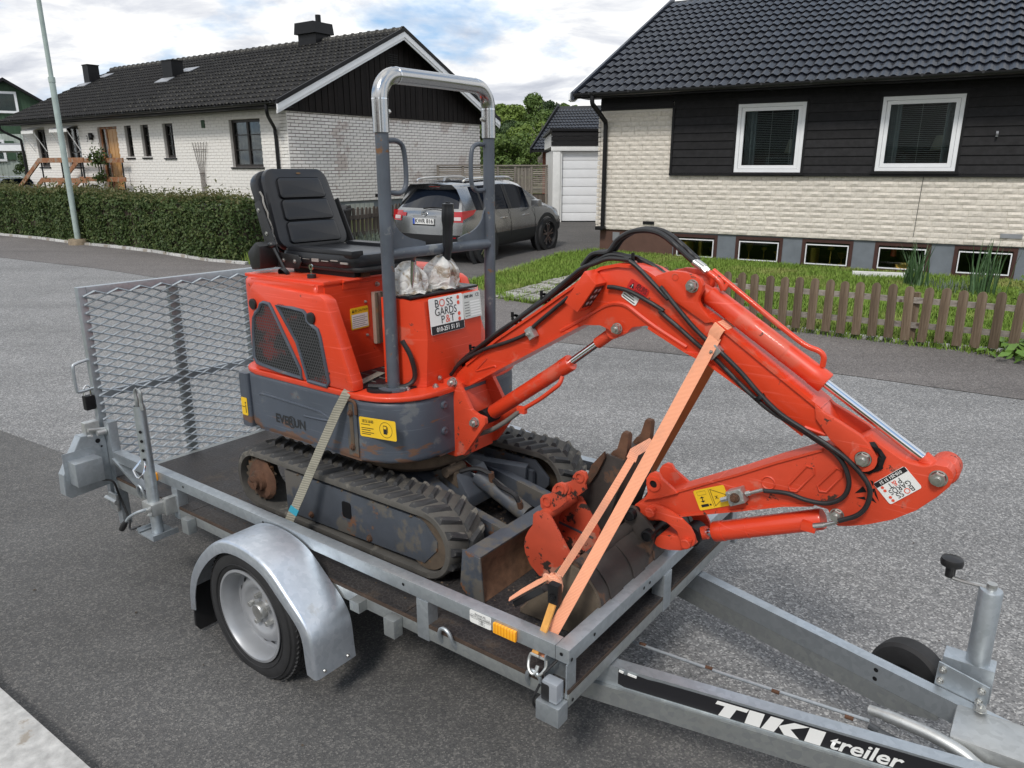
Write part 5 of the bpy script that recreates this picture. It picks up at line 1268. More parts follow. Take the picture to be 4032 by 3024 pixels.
def webmat(name, a, b_, dirt, sc):
    t = MT(name); w = t.n('ShaderNodeTexWave', wave_type='BANDS', bands_direction='Z'); w.inputs['Scale'].default_value = sc; w.inputs['Distortion'].default_value = .6; t.l(t.v, w.inputs['Vector'])
    c = t.mix(w.outputs[1], a, b_); c = t.mix(t.ramp(t.noise(6, 7, .65), [(.52, 0), (.72, .7)]), c, dirt); t.set(col=c, rough=.85, sheen=.2); t.bump(w.outputs[1], .4, .003); return t.m
m_strap = webmat('orange_webbing', (.88,.40,.235), (.74,.29,.16), (.55,.26,.17), 95)
m_strapgrey = webmat('grey_green_webbing', (.30,.28,.22), (.20,.19,.15), (.13,.12,.09), 36)
m_teal = mk('teal_stitching', (.03,.28,.38), .8)
m_yellow = mk('yellow_sticker', (.80,.50,.02), .42, var=.06, vs=8, chips=[((.5,.35,.1), .72, 14, .6)])
m_sticker = mk('white_sticker', (.78,.78,.76), .4, var=.04)
m_redprint = mk('coral_print', (.72,.09,.05), .5, var=.03)
m_redstick = mk('red_sticker', (.50,.02,.02), .4, var=.05)
m_alu = mk('aluminium_plate', (.62,.62,.60), .4, metal=.5, var=.08)
m_amber = MT('amber_reflector'); _w = m_amber.n('ShaderNodeTexWave', wave_type='BANDS', bands_direction='X'); _w.inputs['Scale'].default_value = 30; m_amber.l(m_amber.v, _w.inputs['Vector']); m_amber.set(col=m_amber.mix(_w.outputs[1], (.85,.30,.005), (1.0,.48,.02)), rough=.15, coat=.6); m_amber = m_amber.m
m_clear = MT('clear_lens'); m_clear.set(col=(.28,.30,.33), rough=.08, coat=.6); m_clear = m_clear.m
m_rim = mk('silver_steel_rim', (.34,.35,.365), .42, metal=.4, var=.08, vs=10, chips=[((.30,.24,.18), .70, 16, .7)])
m_castzinc = galv('galvanised_casting', (.60,.61,.60), (.50,.51,.50), .42)
m_mesh_dark = mk('dark_grille', (.020,.021,.023), .6, var=.2)
m_engine = MT('engine_bay'); m_engine.set(col=m_engine.ramp(m_engine.noise(7, 3, .5), [(.45,(.006,.006,.006)),(.56,(.02,.018,.018)),(.60,(.20,.016,.010)),(.75,(.26,.022,.012))]), rough=.7); m_engine = m_engine.m
def bagmat():
    m, t, o = newmat('wrinkled_plastic_bag'); p = t.nodes.new('ShaderNodeBsdfPrincipled'); tc = t.nodes.new('ShaderNodeTexCoord'); n = t.nodes.new('ShaderNodeTexNoise'); n.inputs['Scale'].default_value = 22; n.inputs['Detail'].default_value = 8; n.inputs['Distortion'].default_value = 1.2
    t.links.new(tc.outputs['Object'], n.inputs[0]); r = t.nodes.new('ShaderNodeValToRGB'); e = r.color_ramp.elements; e[0].position = .30; e[0].color = (.14,.095,.06,1); e[1].position = .50; e[1].color = (.72,.71,.68,1); k = e.new(.40); k.color = (.42,.36,.28,1)
    t.links.new(n.outputs[0], r.inputs[0]); t.links.new(r.outputs[0], p.inputs['Base Color']); p.inputs['Roughness'].default_value = .22; b = t.nodes.new('ShaderNodeBump'); b.inputs['Strength'].default_value = .9; b.inputs['Distance'].default_value = .02; t.links.new(n.outputs[0], b.inputs['Height']); t.links.new(b.outputs[0], p.inputs['Normal'])
    tr = t.nodes.new('ShaderNodeBsdfTransparent'); mx = t.nodes.new('ShaderNodeMixShader'); mx.inputs[0].default_value = .80; t.links.new(tr.outputs[0], mx.inputs[1]); t.links.new(p.outputs[0], mx.inputs[2]); t.links.new(mx.outputs[0], o.inputs[0]); return m
m_bag = bagmat()
def P3(pts, y): return [(x, y, z) for x, z in pts]
def sticker(th, name, tl, tr, bl, mat, parent=None, th_=.0012, r=.006):
    """thin sticker with corners tl, tr, bl; returns its frame (origin bottom left, x right, y up) and size"""
    tl, tr, bl = Vector(tl), Vector(tr), Vector(bl); M = plane_M(bl, tr-tl, tl-bl); w_, h_ = (tr-tl).length, (tl-bl).length
    b = B(); b.prism(rrect(0,0,w_,h_,min(r,h_*.3)), 2, 0, th_)
    for v in b.bm.verts: v.co = M @ v.co
    o = th.part(name, b, mat, None, smooth=0); return o, M, w_, h_
def stext(th, o, M, txt, x, y, size, mat, name='lettering', lift=.0022, **k):
    me = text_mesh(txt, size, mat=mat, M=Matrix.Translation(-th.off) @ M @ Matrix.Translation((x,y,lift)), **k); me.name = name; return link(name, me, o)
def srect(th, o, M, x0, y0, x1, y1, mat, name='print', lift=.0018):
    b = B(); b.quad(*[M @ Vector(q) for q in ((x0,y0,lift),(x1,y0,lift),(x1,y1,lift),(x0,y1,lift))]); return th.part(name, b, mat, o, smooth=0)
def sdisc(th, o, M, x, y, r, mat, name='print', lift=.002, ring=0):
    b = B(); b.lathe([(ring,0),(r,0)], M @ Vector((x,y,lift)), M.to_3x3() @ Vector((0,0,1)), 20); return th.part(name, b, mat, o, smooth=0)
# ================================================================== TRAILER (x forward, y to the far side, z from top rail)
GZ = -.553
W_ = 1.24
tl_ = Thing('trailer', 'galvanised single-axle machine trailer with mesh ramp carrying the orange excavator', 'trailer', 'T', (-1.25,.62,GZ))
def galvpart(name, lo, hi, mat=None, parent=None, bev=.004):
    b = B(); b.box(lo, hi, None, bev); return tl_.part(name, b, mat or m_galv, parent)
for i, (a, c) in enumerate(((-2.5,-1.875),(-1.872,-.625),(-.622,-.001))):
    b = B(); b.box((a,.004,-.137),(c,W_-.004,-.1255)); tl_.part('floor_panel', b, [m_ply])
galvpart('top_rail', (-2.5,0,-.045), (-.0455,.045,0)); galvpart('top_rail', (-2.5,W_-.045,-.045), (-.0455,W_,0)); galvpart('front_rail', (-.045,0,-.045), (0,W_,0))
galvpart('side_beam', (-2.5,0,-.180), (-.0405,.04,-.1375), m_galvold); galvpart('side_beam', (-2.5,W_-.04,-.180), (-.0405,W_,-.1375), m_galvold); galvpart('front_beam', (-.04,0,-.180), (0,W_,-.1375), m_galvold)
galvpart('rear_beam', (-2.56,.05,-.20), (-2.5,W_-.05,-.135), m_galvold)
for x in (-2.0,-1.25,-.65): galvpart('cross_beam', (x,.042,-.18), (x+.04,W_-.042,-.139), m_galvold)
b = B(); b.box((-2.5,.0,-.1370),(-2.02,.0035,-.1255)); b.box((-2.5,-.001,-.1370),(0,.0035,-.1255)); b.box((-.001,0,-.1370),(.0008,W_,-.1255)); tl_.part('floor_edge', b, m_plyedge)
for yn in (0, 1):
    y0, y1 = (.002,.043) if not yn else (W_-.043, W_-.002)
    for a, c in ((-.565,-.515),(-2.0,-1.955)): galvpart('post', (a,y0-.004,-.185), (c,y1,-.0455))
    galvpart('rear_post', (-2.548,y0,-.375), (-2.503,y1,.140), m_galv)
galvpart('post', (-.042,.575,-.182), (.003,.632,-.0455))
# corner channel with socket and marker lamp
for yn in (0, 1):
    s_ = 1 if not yn else -1; yb = 0 if not yn else W_
    b = B()
    for lo, hi in (((-.078,yb-.004*s_,-.150),(-.074,yb+.042*s_,-.0455)),((-.074,yb+.038*s_,-.150),(-.008,yb+.042*s_,-.0455)),((-.008,yb-.004*s_,-.150),(-.004,yb+.042*s_,-.0455))): b.box(tuple(min(p,q) for p,q in zip(lo,hi)), tuple(max(p,q) for p,q in zip(lo,hi)))
    tl_.part('corner_channel', b, m_galv)
    y0, y1 = sorted((yb-.050*s_, yb-.002*s_)); galvpart('lamp_socket', (-.075,y0,-.215), (.0,y1,-.155), m_galv)
    y0, y1 = sorted((yb-.040*s_, yb-.004*s_)); b = B(); b.box((-.062,y0,-.153),(-.012,y1,-.092), None, .008); ml = tl_.part('marker_lamp', b, m_clear)
    b = B(); b.box((-.064,y0-.001,-.153),(-.036,y1+.001,-.100), None, .006); tl_.part('lamp_base', b, m_blackplastic, ml)
    if not yn:
        b = B(); b.tube([(-.05,-.01,-.11),(-.07,-.018,-.09),(-.05,.02,-.06)], .004, 6); b.tube([(-.075,-.03,-.12),(-.09,-.04,-.17),(-.085,-.03,-.20),(-.07,-.02,-.19)], .004, 6, smooth=4); tl_.part('lamp_cable', b, m_hose)
# socket blocks, tie rings, holes
for x in (-1.855,-.655):
    galvpart('socket_block', (x-.024,-.040,-.205), (x+.024,-.0015,-.140), m_galvold)
rb = lambda x: [(x-.028,.002,-.165),(x-.026,-.012,-.135),(x-.018,-.016,-.108),(x,-.017,-.098),(x+.018,-.016,-.108),(x+.026,-.012,-.135),(x+.028,.002,-.165)]
for x in (-.435,-.105,-2.25):
    b = B(); b.tube(rb(x), .0062, 8, smooth=3); tl_.part('tie_ring', b, m_galv)
b = B()
for x, y, n in ((-.025,-.0012,0),(-.62,-.0012,0),(-1.35,-.0012,0),(-1.9,-.0012,0)): b.lathe([(0,0),(.0055,0)], (x,y,-.02), (0,-1,0), 12)
for y, z in ((.012,-.033),(.13,-.02),(.43,-.02),(.47,-.02),(.02,-.165)): b.lathe([(0,0),(.0055,0)], (.0012,y,z), (1,0,0), 12)
tl_.part('drill_holes', b, m_black)
# sticker and reflector on the near rail
o, M_, w_, h_ = sticker(tl_, 'data_sticker', (-.345,-.001,-.002), (-.265,-.001,-.002), (-.345,-.001,-.044), m_sticker)
stext(tl_, o, M_, 'Bevenet AS', w_*.5, h_*.80, .0085, m_black_print); stext(tl_, o, M_, 'V6ATT250RL0000002', w_*.5, h_*.55, .0088, m_black_print)
for i in range(3): srect(tl_, o, M_, w_*.42, h_*(.10+.12*i), w_*.72, h_*(.12+.12*i), m_black_print); stext(tl_, o, M_, '750', w_*.57, h_*(.17+.12*i), .005, m_black_print)
srect(tl_, o, M_, w_*.04, h_*.40, w_*.96, h_*.42, m_black_print); srect(tl_, o, M_, w_*.04, h_*.68, w_*.96, h_*.70, m_black_print)
b = B(); b.box((-.253,-.010,-.041),(-.172,-.0005,-.008), None, .003); tl_.part('reflector', b, m_amber)
b = B(); b.box((-2.185,-.010,-.040),(-2.10,-.0005,-.006), None, .003); tl_.part('reflector', b, m_amber)
b = B(); b.beam((-2.50,.012,-.035),(-2.20,.012,-.150),.012,.040,(0,1,0)); tl_.part('brace', b, m_galv)
# near / far wheels with fenders
FA = [(-.868,-.385),(-.872,-.335),(-.880,-.245),(-.91,-.185),(-.995,-.110),(-1.077,-.045),(-1.155,-.016),(-1.25,-.006),(-1.345,-.018),(-1.43,-.062),(-1.515,-.135),(-1.585,-.225),(-1.622,-.315),(-1.633,-.400)]
def fender(s_, yb):
    Y = lambda d: yb-s_*d
    pr = [Vector((x,0,z)) for x, z in FA]; pr = spline(pr, 4); n = len(pr); c = Vector((-1.25,0,-.33)); rows = []
    for p in pr:
        inn = (c-p).normalized(); rows.append([(p.x, Y(.006), p.z-.0), (p.x, Y(.165), p.z), (p.x+inn.x*.004, Y(.174), p.z+inn.z*.004), (p.x+inn.x*.012, Y(.178), p.z+inn.z*.012), (p.x+inn.x*.046, Y(.178), p.z+inn.z*.046),
            (p.x+inn.x*.046, Y(.175), p.z+inn.z*.046), (p.x+inn.x*.012, Y(.174), p.z+inn.z*.012), (p.x+inn.x*.005, Y(.162), p.z+inn.z*.005), (p.x+inn.x*.004, Y(.006), p.z+inn.z*.004)])
    b = B(); b.loft(rows, True, True); f = tl_.part('fender', b, m_fender, smooth=55)
    b = B()
    for d in (.04,.14): b.lathe([(.007,0),(.005,.004),(0,.005)], (-.8675,Y(d),-.365), (1,0,.05), 10)
    tl_.part('rivet', b, m_zincbolt, f)
    b = B(); b.prism([(Y(.01),-.30),(Y(.165),-.30),(Y(.17),-.475),(Y(.155),-.50),(Y(.02),-.50),(Y(.01),-.49)], 0, -1.625, -1.615); tl_.part('mud_flap', b, m_blackplastic)
    b = B(); b.box((-.845,min(Y(.001),Y(.035)),-.178),(-.80,max(Y(.001),Y(.035)),-.14)); tl_.part('fender_bracket', b, m_galvold)
    R = .258; zc = GZ+R; o = (-1.25, Y(.020), zc); ax = (0,-s_,0)
    # tyre: grooved tread and sidewalls
    b = B(); sw = [(.172,.018),(.185,.006),(.225,.0),(.246,.010),(.254,.022)]; tr_ = []
    for g in (.034,.052,.070,.088,.106): tr_ += [(.258,g-.008),(.258,g+.003),(.250,g+.0035),(.250,g+.0075),(.258,g+.008)]
    pr2 = sw+tr_+[(.254,.122),(.247,.134),(.230,.143),(.205,.145),(.190,.141),(.183,.138),(.172,.130)]
    b.lathe(pr2, o, ax, 64); wh = tl_.part('wheel', b, m_tyre, smooth=30)
    b = B()
    for k in range(72):
        a = 2*math.pi*k/72
        for d0, d1, sh in ((.020,.033,.0),(.113,.126,.02)):
            u_ = Vector((math.cos(a),0,math.sin(a))); u2 = Vector((math.cos(a+.03+sh),0,math.sin(a+.03+sh))); oo = Vector(o); av = Vector(ax)
            b.beam(oo+av*d0+u_*.2565, oo+av*d1+u2*.2565, .010, .006, tuple(u_))
    tl_.part('tread_block', b, m_tyre, wh, kind='stuff')
    for rr_ in (.236,.196):
        b = B(); b.lathe([(rr_-.002,.1435-(.0 if rr_ < .2 else .003)),(rr_,.1465-(.002 if rr_ > .2 else 0)),(rr_+.002,.1435-(.004 if rr_ > .2 else 0))], o, ax, 48); tl_.part('sidewall_ridge', b, m_tyre, wh)
    b = B(); b.lathe([(.168,.02),(.164,.10),(.170,.134),(.177,.139),(.177,.143),(.168,.144),(.160,.132),(.157,.110),(.152,.080),(.140,.076),(.128,.082),(.118,.093),(.104,.098),(.088,.094),(.078,.080),(.060,.078),(.050,.082),(.032,.082),(.0,.082)], o, ax, 56); rm = tl_.part('rim', b, m_rim, wh, smooth=50)
    b = B()
    for k in range(16):
        a = 2*math.pi*k/16; c_ = Vector(o)+Vector((math.cos(a),0,math.sin(a)))*.125+Vector(ax)*.0835; b.lathe([(0,.004),(.0095,.004)], c_, Vector(ax)+Vector((math.cos(a),0,math.sin(a)))*.5, 10)
    tl_.part('vent_hole', b, m_black, wh)
    for k in range(5):
        a = 2*math.pi*k/5+.5; c_ = Vector(o)+Vector((math.cos(a),0,math.sin(a)))*.056+Vector(ax)*.078; b = B(); b.lathe([(.011,0),(.0105,.022),(.008,.026),(0,.026)], c_, ax, 6); tl_.part('wheel_bolt', b, m_zincbolt, wh)
    b = B(); b.lathe([(.031,.08),(.031,.104),(.026,.110),(0,.110)], o, ax, 28); tl_.part('hub_cap', b, m_zincbolt, wh)
    b = B(); b.tube([Vector(o)+Vector((-.075,0,.125))+Vector(ax)*.09, Vector(o)+Vector((-.085,0,.135))+Vector(ax)*.125], .0045, 8); tl_.part('valve_stem', b, m_castzinc, wh)
fender(1, 0); fender(-1, W_)
b = B(); b.beam((-1.25,.03,GZ+.25),(-1.25,W_-.03,GZ+.25),.07,.07); tl_.part('axle', b, m_galvold)
# tail lamp bracket and tail ramp
for yn in (0, 1):
    my = (lambda y: y) if not yn else (lambda y: W_-y)
    b = B(); b.prism([(my(y), z) for y, z in ((-.103,.090),(-.004,.083),(.0,.05),(-.002,-.165),(-.185,-.178),(-.203,-.160),(-.198,-.065))], 0, -2.552, -2.547)
    for (y0,z0),(y1,z1) in (((-.103,.090),(-.198,-.065)),((-.198,-.065),(-.203,-.160)),((-.103,.090),(-.004,.083))): b.beam((-2.575,my(y0),z0),(-2.575,my(y1),z1),.052,.005,(0,z1-z0,-(y1-y0)))
    tp = tl_.part('tail_lamp_bracket', b, m_galv)
    b = B(); b.box((-2.546,min(my(-.178),my(-.06)),-.110),(-2.47,max(my(-.178),my(-.06)),.000), None, .004); b.box((-2.546,min(my(-.195),my(-.03)),-.095),(-2.543,max(my(-.195),my(-.03)),.035)); tl_.part('lamp_cover', b, m_galv, tp)
    b = B()
    for y, z, r in ((-.035,.055,.011),(-.022,.025,.005),(-.135,.02,.005)): b.lathe([(0,0),(r,0)], (-2.5455,my(y),z), (1,0,0), 14)
    tl_.part('bracket_hole', b, m_black, tp)
    b = B(); b.tube([(-2.50,my(-.07),-.115),(-2.47,my(-.03),-.13),(-2.50,my(.0),-.22),(-2.46,my(.01),-.33),(-2.42,my(-.01),-.365),(-2.36,my(.01),-.34)], .005, 6, smooth=5); tl_.part('lamp_cable', b, m_hose)
    b = B(); b.cyl((-2.59,my(-.02),-.245),(-2.49,my(-.02),-.245),.012); b.box((-2.58,min(my(-.015),my(.0)),-.30),(-2.505,max(my(-.015),my(.0)),-.215), None, .008); tl_.part('hinge_pin', b, m_castzinc)
rp = []
RX = -2.585
b = B(); b.box((RX-.03,.0,-.235),(RX+.005,.035,.752), None, .003); b.box((RX-.03,W_-.035,-.235),(RX+.005,W_,.752), None, .003); b.box((RX-.03,.0355,.715),(RX+.005,W_-.0355,.752), None, .003); b.box((RX-.03,.0355,-.235),(RX+.005,W_-.0355,-.20), None, .003)
ramp = tl_.part('ramp', b, m_galv)
for y in (.417,.83):
    b = B(); b.box((RX-.028,y,-.1995),(RX-.002,y+.048,.7145), None, .003); tl_.part('upright', b, m_galvold, ramp)
for y0, y1, z in ((.036,.4165,.235),(.466,.8295,.235),(.879,W_-.036,.235)):
    b = B(); b.box((RX-.026,y0,z),(RX-.004,y1,z+.032), None, .003); tl_.part('ramp_bar', b, m_galv, ramp)
b = B(); cw, ch_ = .1035, .0382; nx_ = int((W_-.03)/(cw/2)); nz_ = 49
for j in range(nz_):
    z0 = -.205+ch_*.5*j
    for i in range(nx_):
        ya, yc = .015+i*cw/2, .015+(i+1)*cw/2; za, zc_ = (z0, z0+ch_/2) if (i+j) % 2 == 0 else (z0+ch_/2, z0)
        if True: b.beam((RX+.012,ya,za),(RX+.012,yc,zc_),.0085,.0042,(.55,0,1))
tl_.part('expanded_mesh', b, m_galv, ramp, kind='stuff', smooth=0)
b = B(); b.tube([(RX-.01,.0,.425),(RX-.01,-.055,.415),(RX-.01,-.068,.395),(RX-.01,-.068,.30),(RX-.01,-.055,.285),(RX-.01,.0,.29)], .007, 8, smooth=3); tl_.part('handle', b, m_galv, ramp)
pk = Thing('padlock', 'black padlock hanging from the ramp handle', 'padlock', 'T', (-2.59,-.025,.20))
b = B(); b.box((-2.612,-.046,.195),(-2.578,-.004,.262), None, .006); pk.part('body', b, m_black); b = B(); b.tube([(-2.595,-.038,.26),(-2.595,-.038,.295),(-2.595,-.025,.308),(-2.595,-.012,.295),(-2.595,-.012,.26)], .004, 8, smooth=3); pk.part('shackle', b, m_steel)
# latch bolt at the rear post
b = B(); b.cyl((-2.545,-.07,.115),(-2.545,.02,.100),.009); b.cyl((-2.53,-.04,.095),(-2.53,.0,.095),.013,None,10); b.cyl((-2.535,-.075,.09),(-2.5,-.075,.10),.006); b.box((-2.60,-.075,.07),(-2.56,-.01,.145), None, .008); tl_.part('ramp_latch', b, m_castzinc)
# prop stand
sy = -.072
b = B(); b.lathe([(.0235,0),(.0235,.56),(.0215,.56),(.0215,0)], (-2.02,sy,-.23), (-.01,0,1), 24); st_ = tl_.part('support_leg', b, m_galv)
b = B()
for s_ in (-1,1): b.tube([(-2.02+s_*.020,sy,.315),(-2.02+s_*.017,sy,.35),(-2.02+s_*.022,sy,.385),(-2.02+s_*.010,sy,.402)], [.009,.008,.007,.004], 8, smooth=3)
tl_.part('fork', b, m_galvold, st_)
b = B(); b.box((-2.085,sy-.055,-.236),(-1.955,sy+.055,-.231)); b.beam((-2.083,sy-.055,-.225),(-2.083,sy+.055,-.225),.025,.004); b.box((-2.086,sy-.055,-.236),(-2.082,sy+.055,-.212)); b.box((-1.958,sy-.055,-.236),(-1.954,sy+.055,-.212)); tl_.part('foot', b, m_galv, st_)
b = B()
for z in (.225,.185,.145,.105): b.lathe([(0,0),(.0068,0)], (-2.006,sy-.0195,z), (.55,-.83,0), 12)
tl_.part('leg_hole', b, m_black, st_)
b = B(); b.tube([(-2.005,sy-.02,.100),(-1.975,sy-.035,.092),(-1.962,sy-.050,.070),(-1.972,sy-.062,.050),(-2.0,sy-.062,.045),(-2.06,sy-.045,.055)], .004, 8, smooth=5); b.beam((-2.06,sy-.045,.055),(-2.05,sy+.0,.10),.016,.002); tl_.part('locking_pin', b, m_steel, st_)
b = B(); b.box((-2.062,sy-.032,-.142),(-1.978,sy+.032,-.088), None, .008); b.box((-1.992,sy+.02,-.150),(-1.965,.0,-.075), None, .006); cl_ = tl_.part('clamp', b, m_castzinc, st_)
b = B(); b.tube([(-2.02,sy-.032,-.115),(-2.03,sy-.06,-.118),(-2.07,sy-.085,-.145),(-2.10,sy-.10,-.185)], .0065, 8, smooth=4); tl_.part('clamp_handle', b, m_galv, st_); b = B(); b.tube([(-2.088,sy-.093,-.165),(-2.10,sy-.10,-.185),(-2.112,sy-.106,-.205)], [.009,.014,.012], 10); tl_.part('handle_grip', b, m_blackplastic, st_)
for dx in (-.012,.012): b = B(); b.bolt((-1.985+dx*0,sy-.034,-.115+dx), (0,-1,0), .008, .012); tl_.part('bolt', b, m_castzinc, st_)
# drawbar
def drawbar(y0, y1, s_, name):
    L0, L1 = Vector((-.35,y0-(y1-y0)*.36/.86,0)), Vector((1.30,y0+(y1-y0)*1.30/.86,0)); d = (L1-L0); d.normalize(); nrm = Vector((0,0,1)).cross(d)*(-s_)     # points outward
    def V(p, o, z): q = p+nrm*o; return (q.x,q.y,z)
    b = B(); b.loft([[V(p,.020,-.186),V(p,-.020,-.186),V(p,-.020,-.252),V(p,.020,-.252)] for p in (L0,L1)], True, True); o = tl_.part(name, b, m_galv)
    L2 = L0+d*1.06
    b = B(); b.loft([[V(p,.034,-.2525),V(p,-.020,-.2525),V(p,-.020,z),V(p,.034,z)] for p, z in ((L0,-.312),(L2,-.312),(L2+d*.14,-.268))], True, True)
    tl_.part('lower_flange', b, m_galvold, o)
    b = B(); b.box((-.085,y0-.05,-.2),(-.0405,y0+.05,-.1805)); tl_.part('mount_plate', b, m_galvold, o)
    return o, L0, d, nrm
db, L0, dd, nn_ = drawbar(.258,.420,1,'drawbar'); db2, K0, kd, kn = drawbar(.892,.670,-1,'drawbar')
# black sticker with lettering on the near drawbar
q0 = L0+dd*.375+nn_*.0205; q1 = L0+dd*1.62+nn_*.0205
b = B(); jag = [(0,-.19),(.012,-.197),(.02,-.205),(.035,-.198),(.06,-.195),(.09,-.1975),(.12,-.195),(.4,-.193),(1.245,-.192)]
top_ = [(q0+dd*s_, z) for s_, z in jag]; poly = [(p.x,p.y,z) for p, z in top_]+[(q1.x,q1.y,-.246),(q0.x+dd.x*.02,q0.y+dd.y*.02,-.246),(q0.x,q0.y,-.240)]
b._f([b.bm.verts.new(p) for p in poly]); r_ex = bmesh.ops.extrude_face_region(b.bm, geom=b.bm.faces[:]); bmesh.ops.translate(b.bm, verts=[v for v in r_ex['geom'] if isinstance(v, bmesh.types.BMVert)], vec=nn_*.0010); stk = tl_.part('drawbar_sticker', b, m_black_print, db, smooth=0)
def on_bar(s_, z, lift=.0030): p = L0+dd*s_+nn_*(.0205+lift); return Vector((p.x,p.y,z))
# big italic letters drawn as shapes: T I K I
def glyph(polys, s0, w_, mat, name):
    b = B()
    for pg in polys: b._f([b.bm.verts.new(on_bar(s0+(u+.42*(v-.5)*.6)*w_, -.2435+v*.047)) for u, v in pg])
    return tl_.part(name, b, mat, db, smooth=0)
gs = .655
glyph([[(.0,1),(.0,.74),(.30,.74),(.30,0),(.68,0),(.68,.74),(1.0,.74),(1.0,1)]], gs, .085, m_white_print, 'lettering')
glyph([[(0,1),(0,0),(.95,0),(.95,1)]], gs+.092, .042, m_white_print, 'lettering')
glyph([[(0,1),(0,0),(.38,0),(.38,1)],[(.40,.55),(.40,.45),(.68,0),(1.12,0),(.72,.5),(1.12,1),(.68,1)]], gs+.142, .088, m_white_print, 'lettering')
glyph([[(0,1),(0,0),(.95,0),(.95,1)]], gs+.247, .042, m_white_print, 'lettering')
add_text(tl_, 'lettering', 'treiler', on_bar(gs+.385,-.2225), tuple(dd), (0,0,1), .060, m_white_print, db, bold=.0012, xscale=1.12, shear=.25)
b = B()
for s0, s1, z0 in ((.378,.392,-.193),(.405,.432,-.196)): p, q = on_bar(s0,z0,.003), on_bar(s1,z0-.002,.004); b.beam(p, q, .004, .006)
tl_.part('torn_edge', b, m_white_print, db)
b = B()
for z in (-.205,-.235): p = K0+kd*1.02-kn*.0205; b.lathe([(0,0),(.007,0)], (p.x,p.y,z), -kn, 14)
tl_.part('beam_hole', b, m_black, db2)
# brake rod, coupling housing, handbrake lever
b = B(); b.tube([(-.2,.45,-.25),(.25,.475,-.245),(.66,.508,-.235)], .0052, 8); tl_.part('brake_rod', b, m_galv)
b = B()
for t_ in (-.02,.20,.40,.60): b.tube([(t_,.462+.05*t_,-.2455+.012*max(t_,0)),(t_+.022,.4635+.05*t_,-.2452+.012*max(t_,0))], .0058, 8)
tl_.part('rust_patch', b, m_rust)
b = B(); b.prism([(.845,-.18),(1.45,-.165),(1.45,-.27),(.845,-.255)], 1, .50, .655, .012); ch2 = tl_.part('coupling_housing', b, m_castzinc)
b = B(); b.bolt((.90,.645,-.172), (0,0,1), .013, .012); b.bolt((1.02,.47,-.19), (0,-1,.3), .018, .012); tl_.part('bolt', b, m_zincbolt, ch2)
b = B(); b.tube([(.655,.515,-.205),(.70,.508,-.198),(.80,.492,-.192),(.88,.478,-.20),(.94,.468,-.225),(1.02,.462,-.215),(1.12,.47,-.17),(1.25,.47,-.11)], [.014,.017,.017,.017,.019,.019,.016,.014], 12, smooth=5); tl_.part('handbrake_lever', b, m_castzinc)
b = B(); b.prism([(.95,-.27),(.93,-.22),(1.05,-.165),(1.18,-.15),(1.18,-.27)], 1, .448, .458, .003); tl_.part('ratchet_plate', b, m_castzinc)
b = B(); b.tube([(.69,.468,-.230),(.78,.458,-.237),(.90,.445,-.250)], [.013,.013,.011], 12); b.tube([(.665,.472,-.222),(.69,.468,-.225)], .010, 8); tl_.part('gas_spring', b, mk('grey_plastic', (.05,.055,.06), .5))
# jockey wheel with crank
JP = Vector((.872,.775,0))
b = B(); b.lathe([(.0295,0),(.0295,.265),(.027,.270),(.012,.272),(.012,.285),(0,.285)], (JP.x,JP.y,-.150), (0,0,1), 28); jk = tl_.part('jockey_tube', b, m_steel.copy() if False else m_galv)
b = B(); b.lathe([(.013,0),(.013,.030),(0,.030)], (JP.x,JP.y,.108), (0,0,1), 16); b.tube([(JP.x-.005,JP.y,.124),(JP.x-.07,JP.y+.028,.108),(JP.x-.098,JP.y+.042,.104),(JP.x-.104,JP.y+.045,.118)], .0062, 8); tl_.part('crank', b, m_zincbolt, jk)
b = B(); b.lathe([(0,0),(.014,0),(.0145,.030),(.016,.034),(.031,.040),(.033,.052),(.030,.062),(.018,.067),(0,.068)], (JP.x-.104,JP.y+.045,.104), (0,0,1), 24)
for v in b.bm.verts: v.co = Vector((JP.x-.104,JP.y+.045,.104))+(v.co-Vector((JP.x-.104,JP.y+.045,.104)))*.92
tl_.part('crank_knob', b, m_blackplastic, jk)
b = B(); xf = kd; yl = -kn
def KB(s_, o, z): q = K0+kd*s_-kn*0+kn*o; return Vector((q.x,q.y,z))
sA = (.775-K0.x)/kd.x; sB = (.905-K0.x)/kd.x
b.loft([[KB(sA,.023,-.235),KB(sA+.004,.023,-.112),KB(sB,.023,-.122),KB(sB,.023,-.235)],[KB(sA,.029,-.235),KB(sA+.004,.029,-.112),KB(sB,.029,-.122),KB(sB,.029,-.235)]], True, True)
jb = tl_.part('jockey_bracket', b, m_galv)
b = B(); c_ = (kd+Vector((0,0,0)))
for (s_, z) in ((sA+.018,-.130),(sA+.015,-.168),(sB-.016,-.140),(sB-.018,-.176)): p = KB(s_,.0225,z); b.bolt(p, -kn, .0085, .010)
tl_.part('bolt', b, m_zincbolt, jb)
b = B(); b.box((JP.x-.082,JP.y-.030,-.215),(JP.x+.045,JP.y+.034,-.108), None, .006); tl_.part('clamp', b, m_galv, jb)
jw = Vector((.705,.868,-.290)); 
b = B(); b.lathe([(.045,-.03),(.06,-.036),(.105,-.034),(.115,-.024),(.116,0),(.115,.024),(.105,.034),(.06,.036),(.045,.03)], jw, (.3,.95,0), 40); jwh = tl_.part('jockey_wheel', b, m_tyre)
b = B(); b.lathe([(0,-.02),(.06,-.02),(.062,0),(.06,.02),(0,.02)], jw, (.3,.95,0), 24); tl_.part('rim', b, m_blackplastic, jwh)
